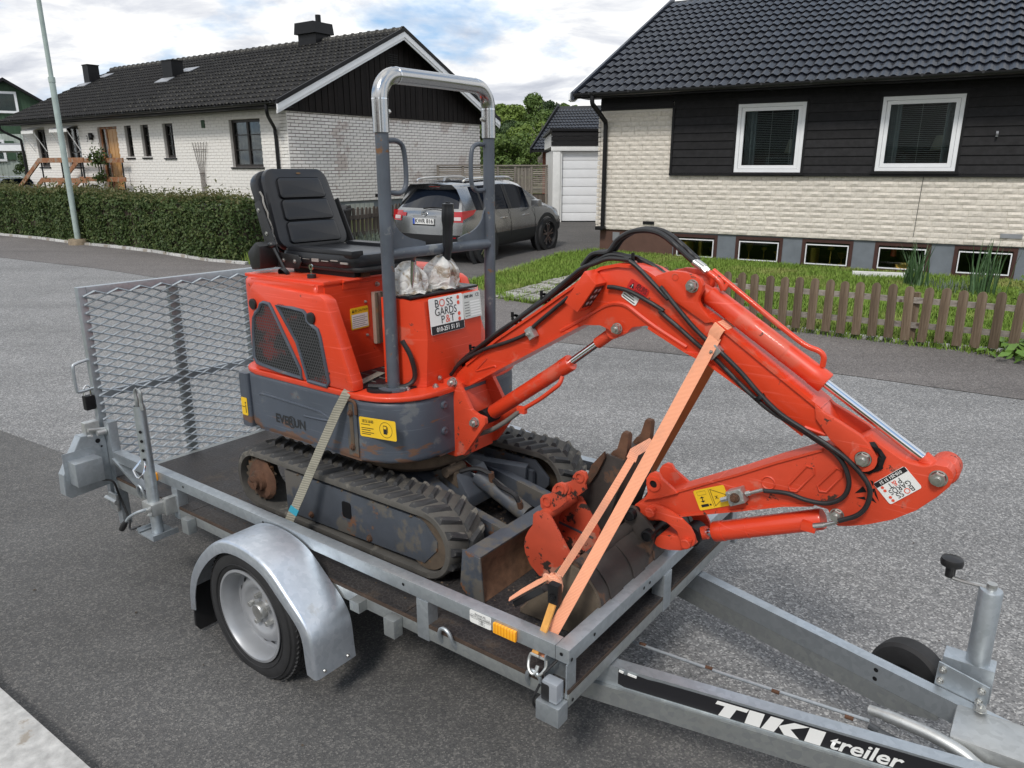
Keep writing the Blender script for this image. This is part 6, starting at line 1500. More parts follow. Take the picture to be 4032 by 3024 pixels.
b = B(); b.tube([(JP.x,JP.y,-.16),(JP.x-.01,JP.y+.02,-.27),(jw.x+.10,jw.y,-.29)], .02, 10); b.beam((jw.x+.12,jw.y-.045,-.29),(jw.x-.02,jw.y-.042,-.29),.006,.035); b.beam((jw.x+.12,jw.y+.045,-.29),(jw.x-.02,jw.y+.042,-.29),.006,.035); tl_.part('jockey_fork', b, m_galvold)

# ================================================================== MINI EXCAVATOR
FZ = -.1255
ex = Thing('mini_excavator', 'orange and slate grey tracked mini excavator with chrome-topped roll bar loaded on the trailer', 'excavator', 'T', (-1.15,.62,FZ))
# ---- tracks
def track_path(c0, c1, R, n=20):
    pts = [(c0[0]-R*math.sin(math.pi*i/n), c0[1]-R*math.cos(math.pi*i/n)) for i in range(n+1)]          # rear half, bottom to top
    pts += [(c1[0]+R*math.sin(math.pi*i/n), c1[1]+R*math.cos(math.pi*i/n)) for i in range(n+1)]
    return pts
C0, C1, RT = (-1.668,.006), (-.715,.006), .128
def track(y0, y1, out):
    pth = track_path(C0, C1, RT); inn = track_path(C0, C1, RT-.024)
    b = B(); rows = []
    for (x, z), (xi, zi) in zip(pth, inn): rows.append([(x,y0+.006,z),(x,y1-.006,z),(x*.75+xi*.25,y1,z*.75+zi*.25),(xi,y1,zi),(xi,y0,zi),(x*.75+xi*.25,y0,z*.75+zi*.25)])
    b.loft(rows+[rows[0]], True); tk = ex.part('track', b, m_trackrub, smooth=45)
    # lugs: two staggered rows of slanted bars
    Ltot = 2*(C1[0]-C0[0])+2*math.pi*RT; n = 45; half = (y1-y0)/2
    lm = []
    for sgn in (-1, 1):
        b = B(); sk = .017*sgn
        lo = [(-.017-sk,-half*.47,-.004),(.017-sk,-half*.47,-.004),(.017+sk,half*.47,-.004),(-.017+sk,half*.47,-.004)]; hi = [(-.0075-sk,-half*.38,.0125),(.0075-sk,-half*.38,.0125),(.0075+sk,half*.38,.0125),(-.0075+sk,half*.38,.0125)]
        b.hexa(lo+hi); lm.append(b.mesh('lug', m_luggrip))
    for k in range(n):
        for r_, sgn in ((0,-1),(1,1)):
            s_ = ((k+.5*r_)/n)*Ltot; Ls_ = C1[0]-C0[0]; hc = math.pi*RT
            if s_ < Ls_: x, z, t, nn = C0[0]+s_, C0[1]-RT, Vector((1,0,0)), Vector((0,0,-1))
            elif s_ < Ls_+hc: a = (s_-Ls_)/RT; nn = Vector((math.sin(a),0,-math.cos(a))); x, z = C1[0]+RT*nn.x, C1[1]+RT*nn.z; t = Vector((math.cos(a),0,math.sin(a)))
            elif s_ < 2*Ls_+hc: q = s_-Ls_-hc; x, z, t, nn = C1[0]-q, C1[1]+RT, Vector((-1,0,0)), Vector((0,0,1))
            else: a = (s_-2*Ls_-hc)/RT; nn = Vector((-math.sin(a),0,math.cos(a))); x, z = C0[0]+RT*nn.x, C0[1]+RT*nn.z; t = Vector((-math.cos(a),0,-math.sin(a)))
            if nn.z < -.75: continue                                     # pressed into the floor side
            yv = nn.cross(t); yc = (y0+y1)/2+(half*.5 if r_ else -half*.5); sd = sgn*(1 if yv.y > 0 else -1)
            M = Matrix(((t.x,yv.x,nn.x,x-ex.off.x),(t.y,yv.y,nn.y,yc-ex.off.y),(t.z,yv.z,nn.z,z-ex.off.z),(0,0,0,1)))
            o = link('lug', lm[0 if sd < 0 else 1], tk); o.matrix_local = M
    yi = y1-.012 if out < 0 else y0+.012; b = B(); b.prism([(-1.482,.088),(-.735,.088),(-.665,.025),(-.665,-.005),(-.722,-.070),(-1.482,-.088)], 1, *sorted((yi, yi+.012*out)), .003); ex.part('inner_frame', b, m_slateworn)
    yo = y0+.012 if out < 0 else y1-.012; ys_ = (yo, yo+.05) if out < 0 else (yo-.05, yo)
    b = B(); b.prism([(-1.482,.092),(-.735,.092),(-.712,.080),(-.660,.028),(-.660,-.005),(-.722,-.072),(-1.482,-.090)], 1, *sorted(ys_), .004); fr = ex.part('track_frame', b, m_slateworn)
    ys2 = (yo-.003, yo+.002) if out < 0 else (yo-.002, yo+.003)
    b = B(); b.prism(rrect(-1.138,-.012,-1.090,.052,.010), 1, *sorted(ys2)); ex.part('frame_opening', b, m_black, fr, smooth=0)
    b = B()
    for x in (-1.327,-.995): b.bolt((x,yo+(-.001 if out < 0 else .001),-.060), (0,out,0), .011, .008)
    ex.part('roller_bolt', b, m_rust, fr)
    for x in (-1.305,-.975): b = B(); b.cyl((x,yo+.02*(-out),-.072),(x,yo+.09*(-out),-.072),.032); ex.part('roller', b, m_mud, fr)
    b = B(); ym = yo-out*.01; prof = []
    nt = 18; poly = []
    for k in range(nt*2):
        rr = .098 if k % 2 == 0 else .082; a = 2*math.pi*k/(nt*2); poly.append((C0[0]+rr*math.cos(a), C0[1]+rr*math.sin(a)))
    b.prism(poly, 1, *sorted((ym,ym-out*.02))); sp = ex.part('sprocket', b, m_mud)
    b = B(); b.lathe([(.088,0),(.075,.012),(.045,.016),(.040,.034),(.030,.036),(.030,.052),(.018,.054),(0,.050)], (C0[0]+.02,ym,C0[1]), (0,out,0), 20)
    for v in b.bm.verts: v.co += Vector((random.uniform(-1,1),random.uniform(-1,1),random.uniform(-1,1)))*.0022
    ex.part('hub', b, m_rust, sp)
    b = B(); b.cyl((C1[0],yo-out*.005,C1[1]),(C1[0],yo-out*.06,C1[1]),.098,None,28); ex.part('idler', b, m_mud)
track(.19,.37,-1); track(.87,1.05,1)
# ---- undercarriage, blade
b = B(); b.box((-1.48,.42,-.02),(-.95,.82,.085), None, .01); b.prism([(-1.0,.085),(-.95,.112),(-.86,.112),(-.80,.03),(-.80,-.02),(-1.0,-.02)], 1, .535, .705, .006); b.beam((-1.0,.50,.06),(-.74,.405,.045),.05,.07,(0,0,1),.004); b.beam((-1.0,.74,.06),(-.74,.835,.045),.05,.07,(0,0,1),.004); b.box((-1.45,.375,-.05),(-.72,.395,.055)); b.box((-1.45,.845,-.05),(-.72,.865,.055)); b.box((-1.42,.26,-.03),(-1.30,.98,.06)); b.box((-1.05,.26,-.03),(-.95,.98,.06)); ex.part('undercarriage', b, m_slateworn)
b = B(); b.lathe([(.0,.12),(.235,.12),(.245,.10),(.245,.02),(.22,.0)], (-1.15,.62,.115), (0,0,1), 36); ex.part('slew_ring', b, m_mud)
for y in (.455,.775):
    b = B(); b.beam((-.90,y,.035),(-.525,y,-.035),.04,.075,(0,0,1),.004); ex.part('blade_arm', b, m_slateworn)
b = B(); b.prism([(-.532,.042),(-.470,.034),(-.482,-.02),(-.484,-.06),(-.472,-.100),(-.455,-.1252),(-.500,-.1252),(-.534,-.100),(-.544,-.08)], 1, .196, 1.046, .003); bl = ex.part('blade', b, m_slateworn)
b = B(); rows = [[(x,y,z) for x, z in ((-.468,.030),(-.4795,-.02),(-.4815,-.06),(-.4695,-.100),(-.453,-.1245))] for y in (.199,1.043)]; b.loft(rows, False); ex.part('blade_face', b, m_bladeface, bl)
for y0, y1 in ((.188,.1955),(1.0465,1.054)):
    b = B(); b.prism([(-.535,.046),(-.462,.036),(-.448,-.1252),(-.50,-.1252),(-.536,-.102),(-.548,-.085)], 1, y0, y1, .002); ex.part('end_plate', b, m_slateworn, bl)
b = B(); b.tube([(-.82,.62,.088),(-.585,.62,-.010)], .034, 18); bc = ex.part('blade_cylinder', b, m_slateworn)
b = B(); b.tube([(-.90,.62,.122),(-.82,.62,.088)], .016, 14); ex.part('rod', b, m_steel, bc)
b = B(); b.tube([(-.745,.615,.06),(-.745,.605,.125)], .012, 10); b.tube([(-.60,.60,.02),(-.60,.59,.05)], .011, 10); ex.part('port', b, m_rust, bc)
b = B(); b.tube([(-.745,.605,.118),(-.80,.585,.135),(-.87,.56,.11),(-.93,.55,.06),(-1.0,.53,.03)], .0095, 8, smooth=5); b.tube([(-.735,.61,.095),(-.68,.585,.09),(-.62,.585,.075),(-.60,.59,.045)], .009, 8, smooth=5); ex.part('hose', b, m_hose, bc)
b = B(); b.cyl((-.885,.50,.125),(-.885,.60,.125),.020); b.prism([(-.93,.09),(-.885,.15),(-.86,.11),(-.85,.06)], 1, .53, .56); ex.part('cylinder_bracket', b, m_mud)
# packed mud on the undercarriage and crumbs on the deck
b = B(); rk_ = random.Random(11)
def clod(x, y, z, s_):
    n = 5; top = b.bm.verts.new((x,y,z+s_*.7)); ring = [b.bm.verts.new((x+s_*math.cos(6.283*k/n+x*50)*rk_.uniform(.6,1.1), y+s_*math.sin(6.283*k/n+x*50)*rk_.uniform(.6,1.1), z)) for k in range(n)]
    for k in range(n): b._f((ring[k],ring[(k+1)%n],top))
for k in range(520): clod(rk_.uniform(-1.45,-.75), rk_.choice((rk_.uniform(.20,.36),rk_.uniform(.87,1.04))), .090, rk_.uniform(.003,.011))
for k in range(900): clod(rk_.uniform(-1.9,-.05), rk_.uniform(.06,1.18), FZ+.0002, rk_.uniform(.0015,.006)*(1.6 if rk_.random() < .06 else 1))
for k in range(160): clod(rk_.uniform(-1.0,-.6), rk_.uniform(.42,.82), FZ+.0002, rk_.uniform(.004,.012))
ex.part('mud_clods', b, m_mud, kind='stuff', smooth=0)
# ---- upper body
def plan(x0, x1, y0, y1, rr, rf, n=8):
    return arc((x1-rf,y0+rf),rf,-90,0,n)+arc((x1-rf,y1-rf),rf,0,90,n)+arc((x0+rr,y1-rr),rr,90,180,n)+arc((x0+rr,y0+rr),rr,180,270,n)
def slab(name, pl, z0, z1, mat, bev, parent=None):
    b = B(); b.prism(pl, 2, z0, z1, 0)
    ed = [e for e in b.bm.edges if len(e.link_faces) == 2 and abs(e.verts[0].co.z-e.verts[1].co.z) < 1e-6]
    if bev: bmesh.ops.bevel(b.bm, geom=ed, offset=bev, segments=3, profile=.6, affect='EDGES')
    return ex.part(name, b, mat, parent)
BY0, BY1 = .230, 1.010
sk = slab('body_skirt', plan(-1.785,-.845,BY0,BY1,.13,.20), .222, .4555, m_slate, .022)
dk_ = slab('deck', plan(-1.785,-.838,BY0-.003,BY1+.003,.13,.20), .456, .4765, m_orange, .008)
# engine hood with side wings
hd_ = slab('engine_hood', plan(-1.765,-1.250,BY0+.012,BY1-.012,.13,.012,6), .477, .842, m_orange, .028)
b = B(); b.box((-1.725,.275,.838),(-1.243,.965,.852), None, .005); ex.part('seat_deck', b, m_orange, hd_)
for y0, y1 in ((BY0-.002,BY0+.052),(BY1-.052,BY1+.002)):
    b = B(); b.prism([(-1.640,.4775),(-1.640,.800),(-1.610,.828),(-1.212,.812),(-1.182,.796),(-1.067,.515),(-1.064,.4775)], 1, y0, y1, .014); ex.part('side_wing', b, m_orange, hd_)
b = B(); b.prism([(-1.245,.83),(-1.255,.83),(-1.40,.47),(-1.245,.47)], 1, .28, .96); ex.part('front_panel', b, m_orange, hd_)
# grilles
def grille(poly, nm):
    y = BY0-.002; b = B(); b.prism(poly, 1, y-.0012, y+.003); g = ex.part('grille', b, m_engine, None, smooth=0)
    b = B(); cl = [(x,y-.002,z) for x, z in poly]; b.tube(cl, .0075, 6, True); ex.part('grille_rim', b, m_slate, g)
    b = B(); s_ = .0152; xs_ = [p[0] for p in poly]; zs_ = [p[1] for p in poly]; j = 0; z = min(zs_)
    P_ = np.array(poly)
    while z < max(zs_):
        x = min(xs_)+(j % 2)*s_*.433
        while x < max(xs_):
            if inpoly(poly, np.array([x]), np.array([z]))[0]:
                pts = [(x+s_*.52*math.sin(math.pi*k/3), z+s_*.52*math.cos(math.pi*k/3)) for k in range(6)]; pin = [(x+s_*.37*math.sin(math.pi*k/3), z+s_*.37*math.cos(math.pi*k/3)) for k in range(6)]
                o_ = [b.bm.verts.new((p[0],y-.0034,p[1])) for p in pts]; i_ = [b.bm.verts.new((p[0],y-.0034,p[1])) for p in pin]
                for k in range(6): b._f((o_[k],o_[(k+1)%6],i_[(k+1)%6],i_[k]))
            x += s_*.866
        z += s_*.75*1.0; j += 1
    ex.part('grille_mesh', b, mk('grille_steel', (.07,.073,.078), .5) if 'grille_steel' not in bpy.data.materials else bpy.data.materials['grille_steel'], g, kind='stuff', smooth=0)
G1 = [(-1.619, 0.688), (-1.63, 0.636), (-1.639, 0.531), (-1.623, 0.507), (-1.475, 0.493), (-1.347, 0.488), (-1.353, 0.521), (-1.494, 0.736), (-1.508, 0.754), (-1.544, 0.757), (-1.564, 0.749), (-1.576, 0.729), (-1.605, 0.709)]
G2 = [(-1.464, 0.755), (-1.371, 0.752), (-1.306, 0.747), (-1.291, 0.736), (-1.29, 0.715), (-1.266, 0.702), (-1.232, 0.686), (-1.222, 0.661), (-1.192, 0.498), (-1.204, 0.48), (-1.312, 0.483), (-1.315, 0.496), (-1.36, 0.625)]
grille(G1, 'a'); grille(G2, 'b')
b = B()
for x, z in ((-1.6126, 0.7443), (-1.2635, 0.7268)): b.lathe([(.021,0),(.021,.008),(.015,.010),(0,.008)], (x,BY0-.002,z), (0,-1,0), 20)
ex.part('rubber_latch', b, m_blackplastic, hd_)
# recessed slot and raised lettering on the skirt
b = B(); b.tube([(x,BY0-.0005,z) for x, z in ((-1.635,.372),(-1.60,.378),(-1.30,.372),(-1.235,.362),(-1.200,.350),(-1.23,.342),(-1.30,.338),(-1.36,.335))], .0045, 6, smooth=3); ex.part('skirt_rib', b, m_slate, sk)
add_text(ex, 'raised_lettering', 'EVERUN', (-1.448,BY0-.0015,.292), (1,0,0), (0,0,1), .050, m_mesh_dark, sk, bold=.0015, xscale=1.02)
b = B(); b.lathe([(.021,0),(.025,0),(.025,.0014),(.021,.0014)], (-1.440,BY0,.293), (0,-1,0), 12); ex.part('gear_emblem', b, m_mesh_dark, sk)
b = B(); b.lathe([(0,0),(.011,0)], (-1.70,BY0+.022,.335), (-.5,-.85,0), 16); ex.part('skirt_hole', b, m_black, sk)
# rear counter panel edge
b = B(); b.prism(plan(-1.800,-1.735,BY0+.010,BY1-.010,.016,.012,5), 2, .21, .440, .0); ex.part('rear_bumper', b, m_slate, sk)
# hinge latch on the skirt seam
b = B(); b.box((-1.105,BY0-.006,.235),(-1.052,BY0-.001,.446), None, .004); lt = ex.part('seam_plate', b, m_slateworn)
b = B(); b.box((-1.088,BY0-.0085,.262),(-1.070,BY0-.0065,.435)); ex.part('slot', b, m_mud, lt); b = B(); b.bolt((-1.079,BY0-.0085,.402), (0,-1,0), .010, .008); b.bolt((-1.079,BY0-.0085,.272), (0,-1,0), .010, .008); ex.part('rusty_bolt', b, m_rust, lt)
b = B(); b.tube([(-1.105,BY0-.006,.430),(-1.10,BY0-.007,.445),(-1.075,BY0-.007,.450),(-1.054,BY0-.007,.440),(-1.052,BY0-.007,.40)], .006, 6, smooth=3); ex.part('hasp', b, m_rust, lt)
b = B()
for z in (.415,.315): b.lathe([(.016,0),(.015,.006),(.010,.009),(0,.007)], (-.846,.46,z), (1,-.02,0), 18)
ex.part('rubber_plug', b, m_slate, sk)
# rubber floor mat
b = B(); b.prism(arc((-1.02,.31),.045,180,300,6)+[(-.955,.30),(-.935,.34),(-.93,.47),(-1.0,.50),(-1.24,.50),(-1.24,.90),(-1.24,.29)][:5]+[(-1.247,.50),(-1.247,.285),(-1.08,.285)], 2, .4768, .4835); b.box((-1.247,.501,.4768),(-1.07,.95,.4835)); mt_ = ex.part('floor_mat', b, m_vinyl)
b = B()
for i in range(5): b.box((-1.235,.36+i*.055,.4838),(-1.09,.362+i*.055,.485))
ex.part('mat_line', b, mk('worn_line', (.2,.19,.17), .8), mt_)
# ---- console
cp_ = [(-1.065,.385),(-.965,.385),(-.905,.437),(-.900,.735),(-.955,.80),(-1.065,.80)]
b = B(); lo = [(x,y,.4770) for x, y in cp_]; hi = [(x-(.028 if x > -1.0 else 0)*0,y,.800-.010*(x > -.93)) for x, y in cp_]
mid = [(x+(.014 if x > -.96 else 0),y,.66) for x, y in cp_]
b.loft([lo,mid,hi], True, True)
ed = [e for e in b.bm.edges if len(e.link_faces) == 2 and e.calc_face_angle(0) > .25]; bmesh.ops.bevel(b.bm, geom=ed, offset=.006, segments=2, profile=.6, affect='EDGES'); co = ex.part('console', b, m_orange)
b = B(); b.box((-1.06,.40,.8005),(-.935,.775,.811), None, .004); ex.part('console_top', b, m_vinyl, co)
o, M_, w_, h_ = sticker(ex, 'company_sticker', (-.8965,.432,.797),(-.8945,.612,.798),(-.8855,.452,.668), m_sticker, co)
fx = -.0; 
srect(ex, o, M_, .002, .001, w_-.002, h_*.24, m_black_print)
stext(ex, o, M_, '010-251 51 51', w_*.5, h_*.12, .0225, m_white_print, bold=.0005, xscale=.95)
for i, (tx_, yy) in enumerate((('B',.84),('GARDS',.60),('P',.37))):
    if i == 1: stext(ex, o, M_, 'GARDS', w_*.47, h_*yy, .040, m_black_print, xscale=.92, spacing=1.0)
stext(ex, o, M_, 'B', w_*.22, h_*.83, .040, m_black_print); stext(ex, o, M_, 'O', w_*.375, h_*.83, .040, m_redprint); stext(ex, o, M_, 'SS', w_*.60, h_*.83, .040, m_black_print)
stext(ex, o, M_, 'P', w_*.36, h_*.37, .040, m_black_print); stext(ex, o, M_, '&', w_*.51, h_*.37, .040, m_redprint); stext(ex, o, M_, 'T', w_*.65, h_*.37, .040, m_black_print)
for yy in (.91,.76,.45,.30): sdisc(ex, o, M_, w_*.86, h_*yy, .0075, m_redprint, 'dot')
o, M_, w_, h_ = sticker(ex, 'type_plate', (-.8935,.626,.796),(-.8925,.728,.797),(-.8835,.632,.700), m_alu, co)
stext(ex, o, M_, 'EVE UN', w_*.33, h_*.85, .014, m_black_print, bold=.0006); stext(ex, o, M_, 'CE', w_*.82, h_*.86, .018, m_black_print)
for i in range(6): srect(ex, o, M_, w_*.38, h_*(.08+.105*i), w_*.93, h_*(.14+.105*i), m_sticker); srect(ex, o, M_, w_*.07, h_*(.095+.105*i), w_*.33, h_*(.115+.105*i), m_black_print)
b = B(); b.lathe([(.012,0),(.011,.006),(.006,.008),(.006,.030),(0,.032)], (-1.01,.3845,.690), (0,-1,-.1), 14); ex.part('toggle_switch', b, m_blackplastic, co)
b = B(); b.bolt((-.94,.372,.4775), (0,0,1), .010, .008); b.bolt((-.882,.46,.4775), (0,0,1), .010, .008); b.bolt((-.8975,.50,.50), (1,0,0), .008, .006); ex.part('bolt', b, m_zincbolt, dk_)
# CAUTION sticker and oil gauge on the front panel
fpx = lambda z: -1.245-.0015
o, M_, w_, h_ = sticker(ex, 'caution_sticker', (-1.2435,.392,.738),(-1.2435,.482,.740),(-1.2435,.392,.655), m_yellow, hd_)
srect(ex, o, M_, w_*.05, h_*.06, w_*.95, h_*.70, m_sticker); stext(ex, o, M_, '注意 CAUTION', w_*.54, h_*.85, .0115, m_black_print)
b = B(); b.quad(*[M_ @ Vector(q) for q in ((w_*.08,h_*.79,.002),(w_*.18,h_*.79,.002),(w_*.13,h_*.92,.002))]); ex.part('print', b, m_black_print, o, smooth=0)
for i in range(6): srect(ex, o, M_, w_*.10, h_*(.12+.09*i), w_*(.9-.12*(i%2)), h_*(.145+.09*i), m_black_print)
b = B(); b.box((-1.2445,.500,.585),(-1.225,.545,.790), None, .006); og = ex.part('oil_gauge', b, mk('cloudy_gauge', (.35,.27,.22), .2, coat=.5)); b = B(); b.box((-1.238,.505,.588),(-1.215,.512,.787)); b.box((-1.238,.533,.588),(-1.215,.540,.787)); ex.part('gauge_rail', b, m_mud, og)
b = B(); b.bolt((-1.2445,.535,.815), (1,0,0), .008, .008); b.bolt((-1.2445,.47,.755), (1,0,0), .005, .006); b.bolt((-1.2445,.47,.625), (1,0,0), .005, .006); ex.part('bolt', b, m_zincbolt, hd_)
b = B(); b.tube([(-1.236,.36,.846),(-1.236,.45,.846)], .007, 8); b.box((-1.2435,.362,.815),(-1.2405,.448,.842)); ex.part('hinge', b, m_orange, hd_)
# fuel and warning stickers
o, M_, w_, h_ = sticker(ex, 'fuel_sticker', (-1.040,BY0-.0012,.395),(-.875,BY0+.017,.402),(-1.040,BY0-.0012,.322), m_yellow, sk)
sdisc(ex, o, M_, w_*.73, h_*.5, .029, m_black_print, ring=.0275)
srect(ex, o, M_, w_*.66, h_*.28, w_*.76, h_*.72, m_black_print); srect(ex, o, M_, w_*.675, h_*.55, w_*.745, h_*.68, m_yellow, lift=.0025); srect(ex, o, M_, w_*.77, h_*.36, w_*.785, h_*.66, m_black_print)
stext(ex, o, M_, '液压油箱', w_*.24, h_*.80, .0135, m_black_print)
for i, yy in enumerate((.62,.44,.34,.22,.13)): srect(ex, o, M_, w_*.05, h_*yy, w_*(.30+.09*(i%2)), h_*(yy+.035), m_black_print)
o, M_, w_, h_ = sticker(ex, 'warning_sticker', (-1.7855,BY0+.0085,.335),(-1.7455,BY0+.0085,.335),(-1.7855,BY0+.0085,.258), m_yellow, sk)
srect(ex, o, M_, w_*.68, h_*.15, w_*.80, h_*.62, m_black_print); sdisc(ex, o, M_, w_*.74, h_*.72, .004, m_black_print); srect(ex, o, M_, w_*.1, h_*.46, w_*.6, h_*.5, m_black_print)
# keys and knobs on the seat deck
b = B(); b.lathe([(.017,0),(.017,.014),(.008,.016),(0,.016)], (-1.37,.325,.852), (0,0,1), 16); kn_ = ex.part('ignition_switch', b, m_blackplastic); b = B(); b.box((-1.373,.323,.868),(-1.367,.327,.88)); b.lathe([(.005,-.0015),(.012,-.0015),(.012,.0015),(.005,.0015)], (-1.37,.325,.893), (0,1,0), 14); ex.part('key', b, m_steel, kn_)
b = B(); b.lathe([(.024,-.01),(.024,.008),(.010,.014),(0,.014)], (-1.55,.335,.856), (0,.9,.4), 16); b.tube([(-1.55,.34,.87),(-1.60,.34,.935),(-1.615,.34,.955)], .0055, 8); tv = ex.part('throttle_lever', b, m_blackplastic); b = B(); b.sphere((-1.618,.34,.962), .017, 12, 8, (1,1,.8)); ex.part('knob', b, m_blackplastic, tv)
# ---- roll bar
m_slaterops = mk('scuffed_slate_tube', (.075,.088,.108), .42, var=.2, vs=9, chips=[((.15,.16,.165), .60, 14, .5), ((.17,.085,.038), .625, 16, .85)])
RXp = -.972
near = [(RXp-.013,.35,.4775),(RXp-.012,.35,.9),(RXp-.010,.35,1.37)]; far = [(RXp-.004,.90,.4775),(RXp,.90,.9),(RXp+.002,.90,1.37)]
b = B(); b.tube(near, .0225, 18); b.lathe([(.055,0),(.055,.008),(.03,.010)], (RXp-.013,.35,.478), (0,0,1), 20); rb_ = ex.part('roll_bar', b, m_slaterops)
b = B(); b.tube(far, .0225, 18); b.lathe([(.055,0),(.055,.008),(.03,.010)], (RXp-.004,.90,.478), (0,0,1), 20); ex.part('post', b, m_slaterops, rb_)
b = B(); b.tube([(RXp-.011,.35,.960),(RXp,.90,.957)], .0195, 16); ex.part('cross_tube', b, m_slaterops, rb_)
b = B(); top_ = [(RXp-.0105,.35,1.358),(RXp-.0105,.35,1.45)]+[(RXp-.0105+.0,.35+.078-.078*math.cos(rad(a)),1.462+.078*math.sin(rad(a))) for a in range(0,91,10)]
top_ += [(RXp-.004,.62,1.541)]+[(RXp+.002,.90-.078+.078*math.sin(rad(a)),1.462+.078*math.cos(rad(a))) for a in range(0,91,10)]+[(RXp+.002,.90,1.45),(RXp+.002,.90,1.358)]
b.tube(top_, .0268, 24); tb = ex.part('stainless_top', b, m_stainless, rb_)
b = B()
for y, z in ((.35,1.462),(.90,1.462)): b.tube([(RXp-.0105+.0125*(y>.6),y,z-.002),(RXp-.0105+.0125*(y>.6),y,z+.002)], .0276, 24)
for y in (.428,.822): b.tube([(RXp-.009+.01*(y>.6),y-.002,1.540),(RXp-.009+.01*(y>.6),y+.002,1.540)], .0276, 24)
ex.part('weld_seam', b, m_steel, tb)
b = B(); b.bolt((RXp-.01,.377,1.425), (0,1,0), .008, .012); b.bolt((RXp,.873,1.425), (0,-1,0), .008, .012); ex.part('clamp_bolt', b, m_zincbolt, tb)
for y, s_ in ((.37,1),(.88,-1)):
    b = B(); b.tube([(RXp-.006,y,1.333),(RXp-.006,y+s_*.045,1.333),(RXp-.006,y+s_*.075,1.305),(RXp-.006,y+s_*.080,1.20),(RXp-.006,y+s_*.055,1.165),(RXp-.006,y,1.165)], .0085, 10, smooth=4); ex.part('grab_handle', b, m_slaterops, rb_)
    cv = [(y+s_*(.0+.155*t), 1.095-.0*t) for t in (0,)]; pl = [(y,1.095),(y,.975),(y+s_*.165,.975),(y+s_*.165,.99)]+[(y+s_*(.150-.14*math.sin(rad(a))), 1.0+.085*(1-math.cos(rad(a)))) for a in (10,25,40,55,70,85)]
    b = B(); b.prism(pl, 0, RXp-.010, RXp-.004); ex.part('gusset', b, m_slaterops, rb_)
b = B(); b.tube([(RXp+.03,.36,.66),(RXp+.05,.38,.60),(RXp+.045,.40,.52),(RXp+.02,.37,.488),(RXp-.05,.32,.488),(RXp-.09,.30,.487)], .009, 8, smooth=6); ex.part('loose_hose', b, m_hose)
# ---- levers
def lever(y, zt, grip):
    b = B(); b.tube([(-.985,y,.80),(-.965,y,zt-.10),(-.950,y,zt-.0)], .009, 10); l = ex.part('control_lever', b, m_steel)
    if grip: b = B(); b.tube([(-.962,y,zt-.14),(-.955,y,zt-.10),(-.952,y,zt-.04),(-.949,y,zt+.02),(-.947,y,zt+.055),(-.947,y,zt+.068)], [.016,.019,.019,.023,.021,.010], 14, smooth=3); ex.part('taped_grip', b, m_vinyl, l)
lever(.628, 1.06, True); lever(.440, .93, False)
b = B(); b.tube([(-1.06,.52,.80),(-1.06,.52,.90)], .006, 8); b.lathe([(.016,0),(.016,.022),(0,.024)], (-1.02,.53,.812), (0,0,1), 14); ex.part('small_lever', b, m_steel)
def bag(name, label, x, y, z, r, h, lean, seed):
    t = Thing(name, label, 'plastic bag', 'T', (x,y,z)); rr = np.random.default_rng(seed); b = B(); n, m = 26, 14; rings = []
    for j in range(m+1):
        k = j/m; rad_ = r*(1.05-.15*k if k < .55 else (1.05-.0825)*(1-((k-.55)/.45)**1.4*.80)); ring = []
        for i in range(n):
            a = 2*math.pi*i/n; q = rad_*(1+.10*math.sin(7*a+1.5*k+seed)+.05*math.sin(13*a-3*k)+rr.normal(0,.018)); ring.append((x+q*math.cos(a)*.8+lean*k, y+q*math.sin(a), z+h*k+.006*math.sin(3*a+seed)*(k < .97)))
        rings.append(ring)
    b.loft(rings, True, True); b.loft([[ (x+(p[0]-x)*1.25, y+(p[1]-y)*1.2, z+.002+.008*abs(math.sin(i*2.1))) for i, p in enumerate(rings[0])], rings[1]], True); return t.part('film', b, m_bag, smooth=50)
bag('plastic_bag', 'dirty clear plastic bag tied round the lever behind the sticker console', -1.000, .628, .811, .072, .125, .02, 3)
bag('plastic_bag', 'dirty clear plastic bag half hidden behind the near roll bar post', -1.000, .465, .811, .068, .115, .0, 8)
# ---- seat
st = ex.part('seat', B().box((-1.60,.42,.852),(-1.24,.72,.885)), m_black)
for y in (.45,.68): b = B(); b.box((-1.60,y,.853),(-1.22,y+.03,.872)); ex.part('seat_rail', b, m_rust, st)
SMx = Matrix.Translation((-1.665,.578,.915)) @ Matrix.Rotation(rad(-20), 4, 'Y')     # local z up the backrest, x forward
def rr_slab(M, y0, y1, z0, z1, r, x0, x1, bev):
    b = B(); b.prism(rrect(y0,z0,y1,z1,r,5), 0, x0, x1, bev)
    for v in b.bm.verts: v.co = M @ v.co
    return b
b = rr_slab(SMx, -.178,.178,.0,.355,.06,-.055,-.008,.012); ex.part('back_shell', b, m_vinyl, st)
def pad(y0b, y0t, z0, z1, r, x0, x1, bev):
    b = B(); pl = rrect(-1,0,1,1,.0001,1)
    P_ = [(y*(y0b+(y0t-y0b)*((z-z0)/(z1-z0))), z) for y, z in [((yy)/1.0, zz) for yy, zz in rrect(-1,z0,1,z1,r,5)]]
    b.prism(P_, 0, x0, x1, bev)
    for v in b.bm.verts: v.co = SMx @ v.co
    return b
def pad2(w0, w1, z0, z1, r, x0, x1, bev):
    b = B(); q = rrect(-w0,z0,w0,z1,r,6); q = [(y*((w0+(w1-w0)*(z-z0)/(z1-z0))/w0), z) for y, z in q]; b.prism(q, 0, x0, x1, bev)
    for v in b.bm.verts: v.co = SMx @ v.co
    return b
ex.part('backrest', pad2(.182,.158,.012,.350,.055,-.010,.034,.018), m_vinyl, st)
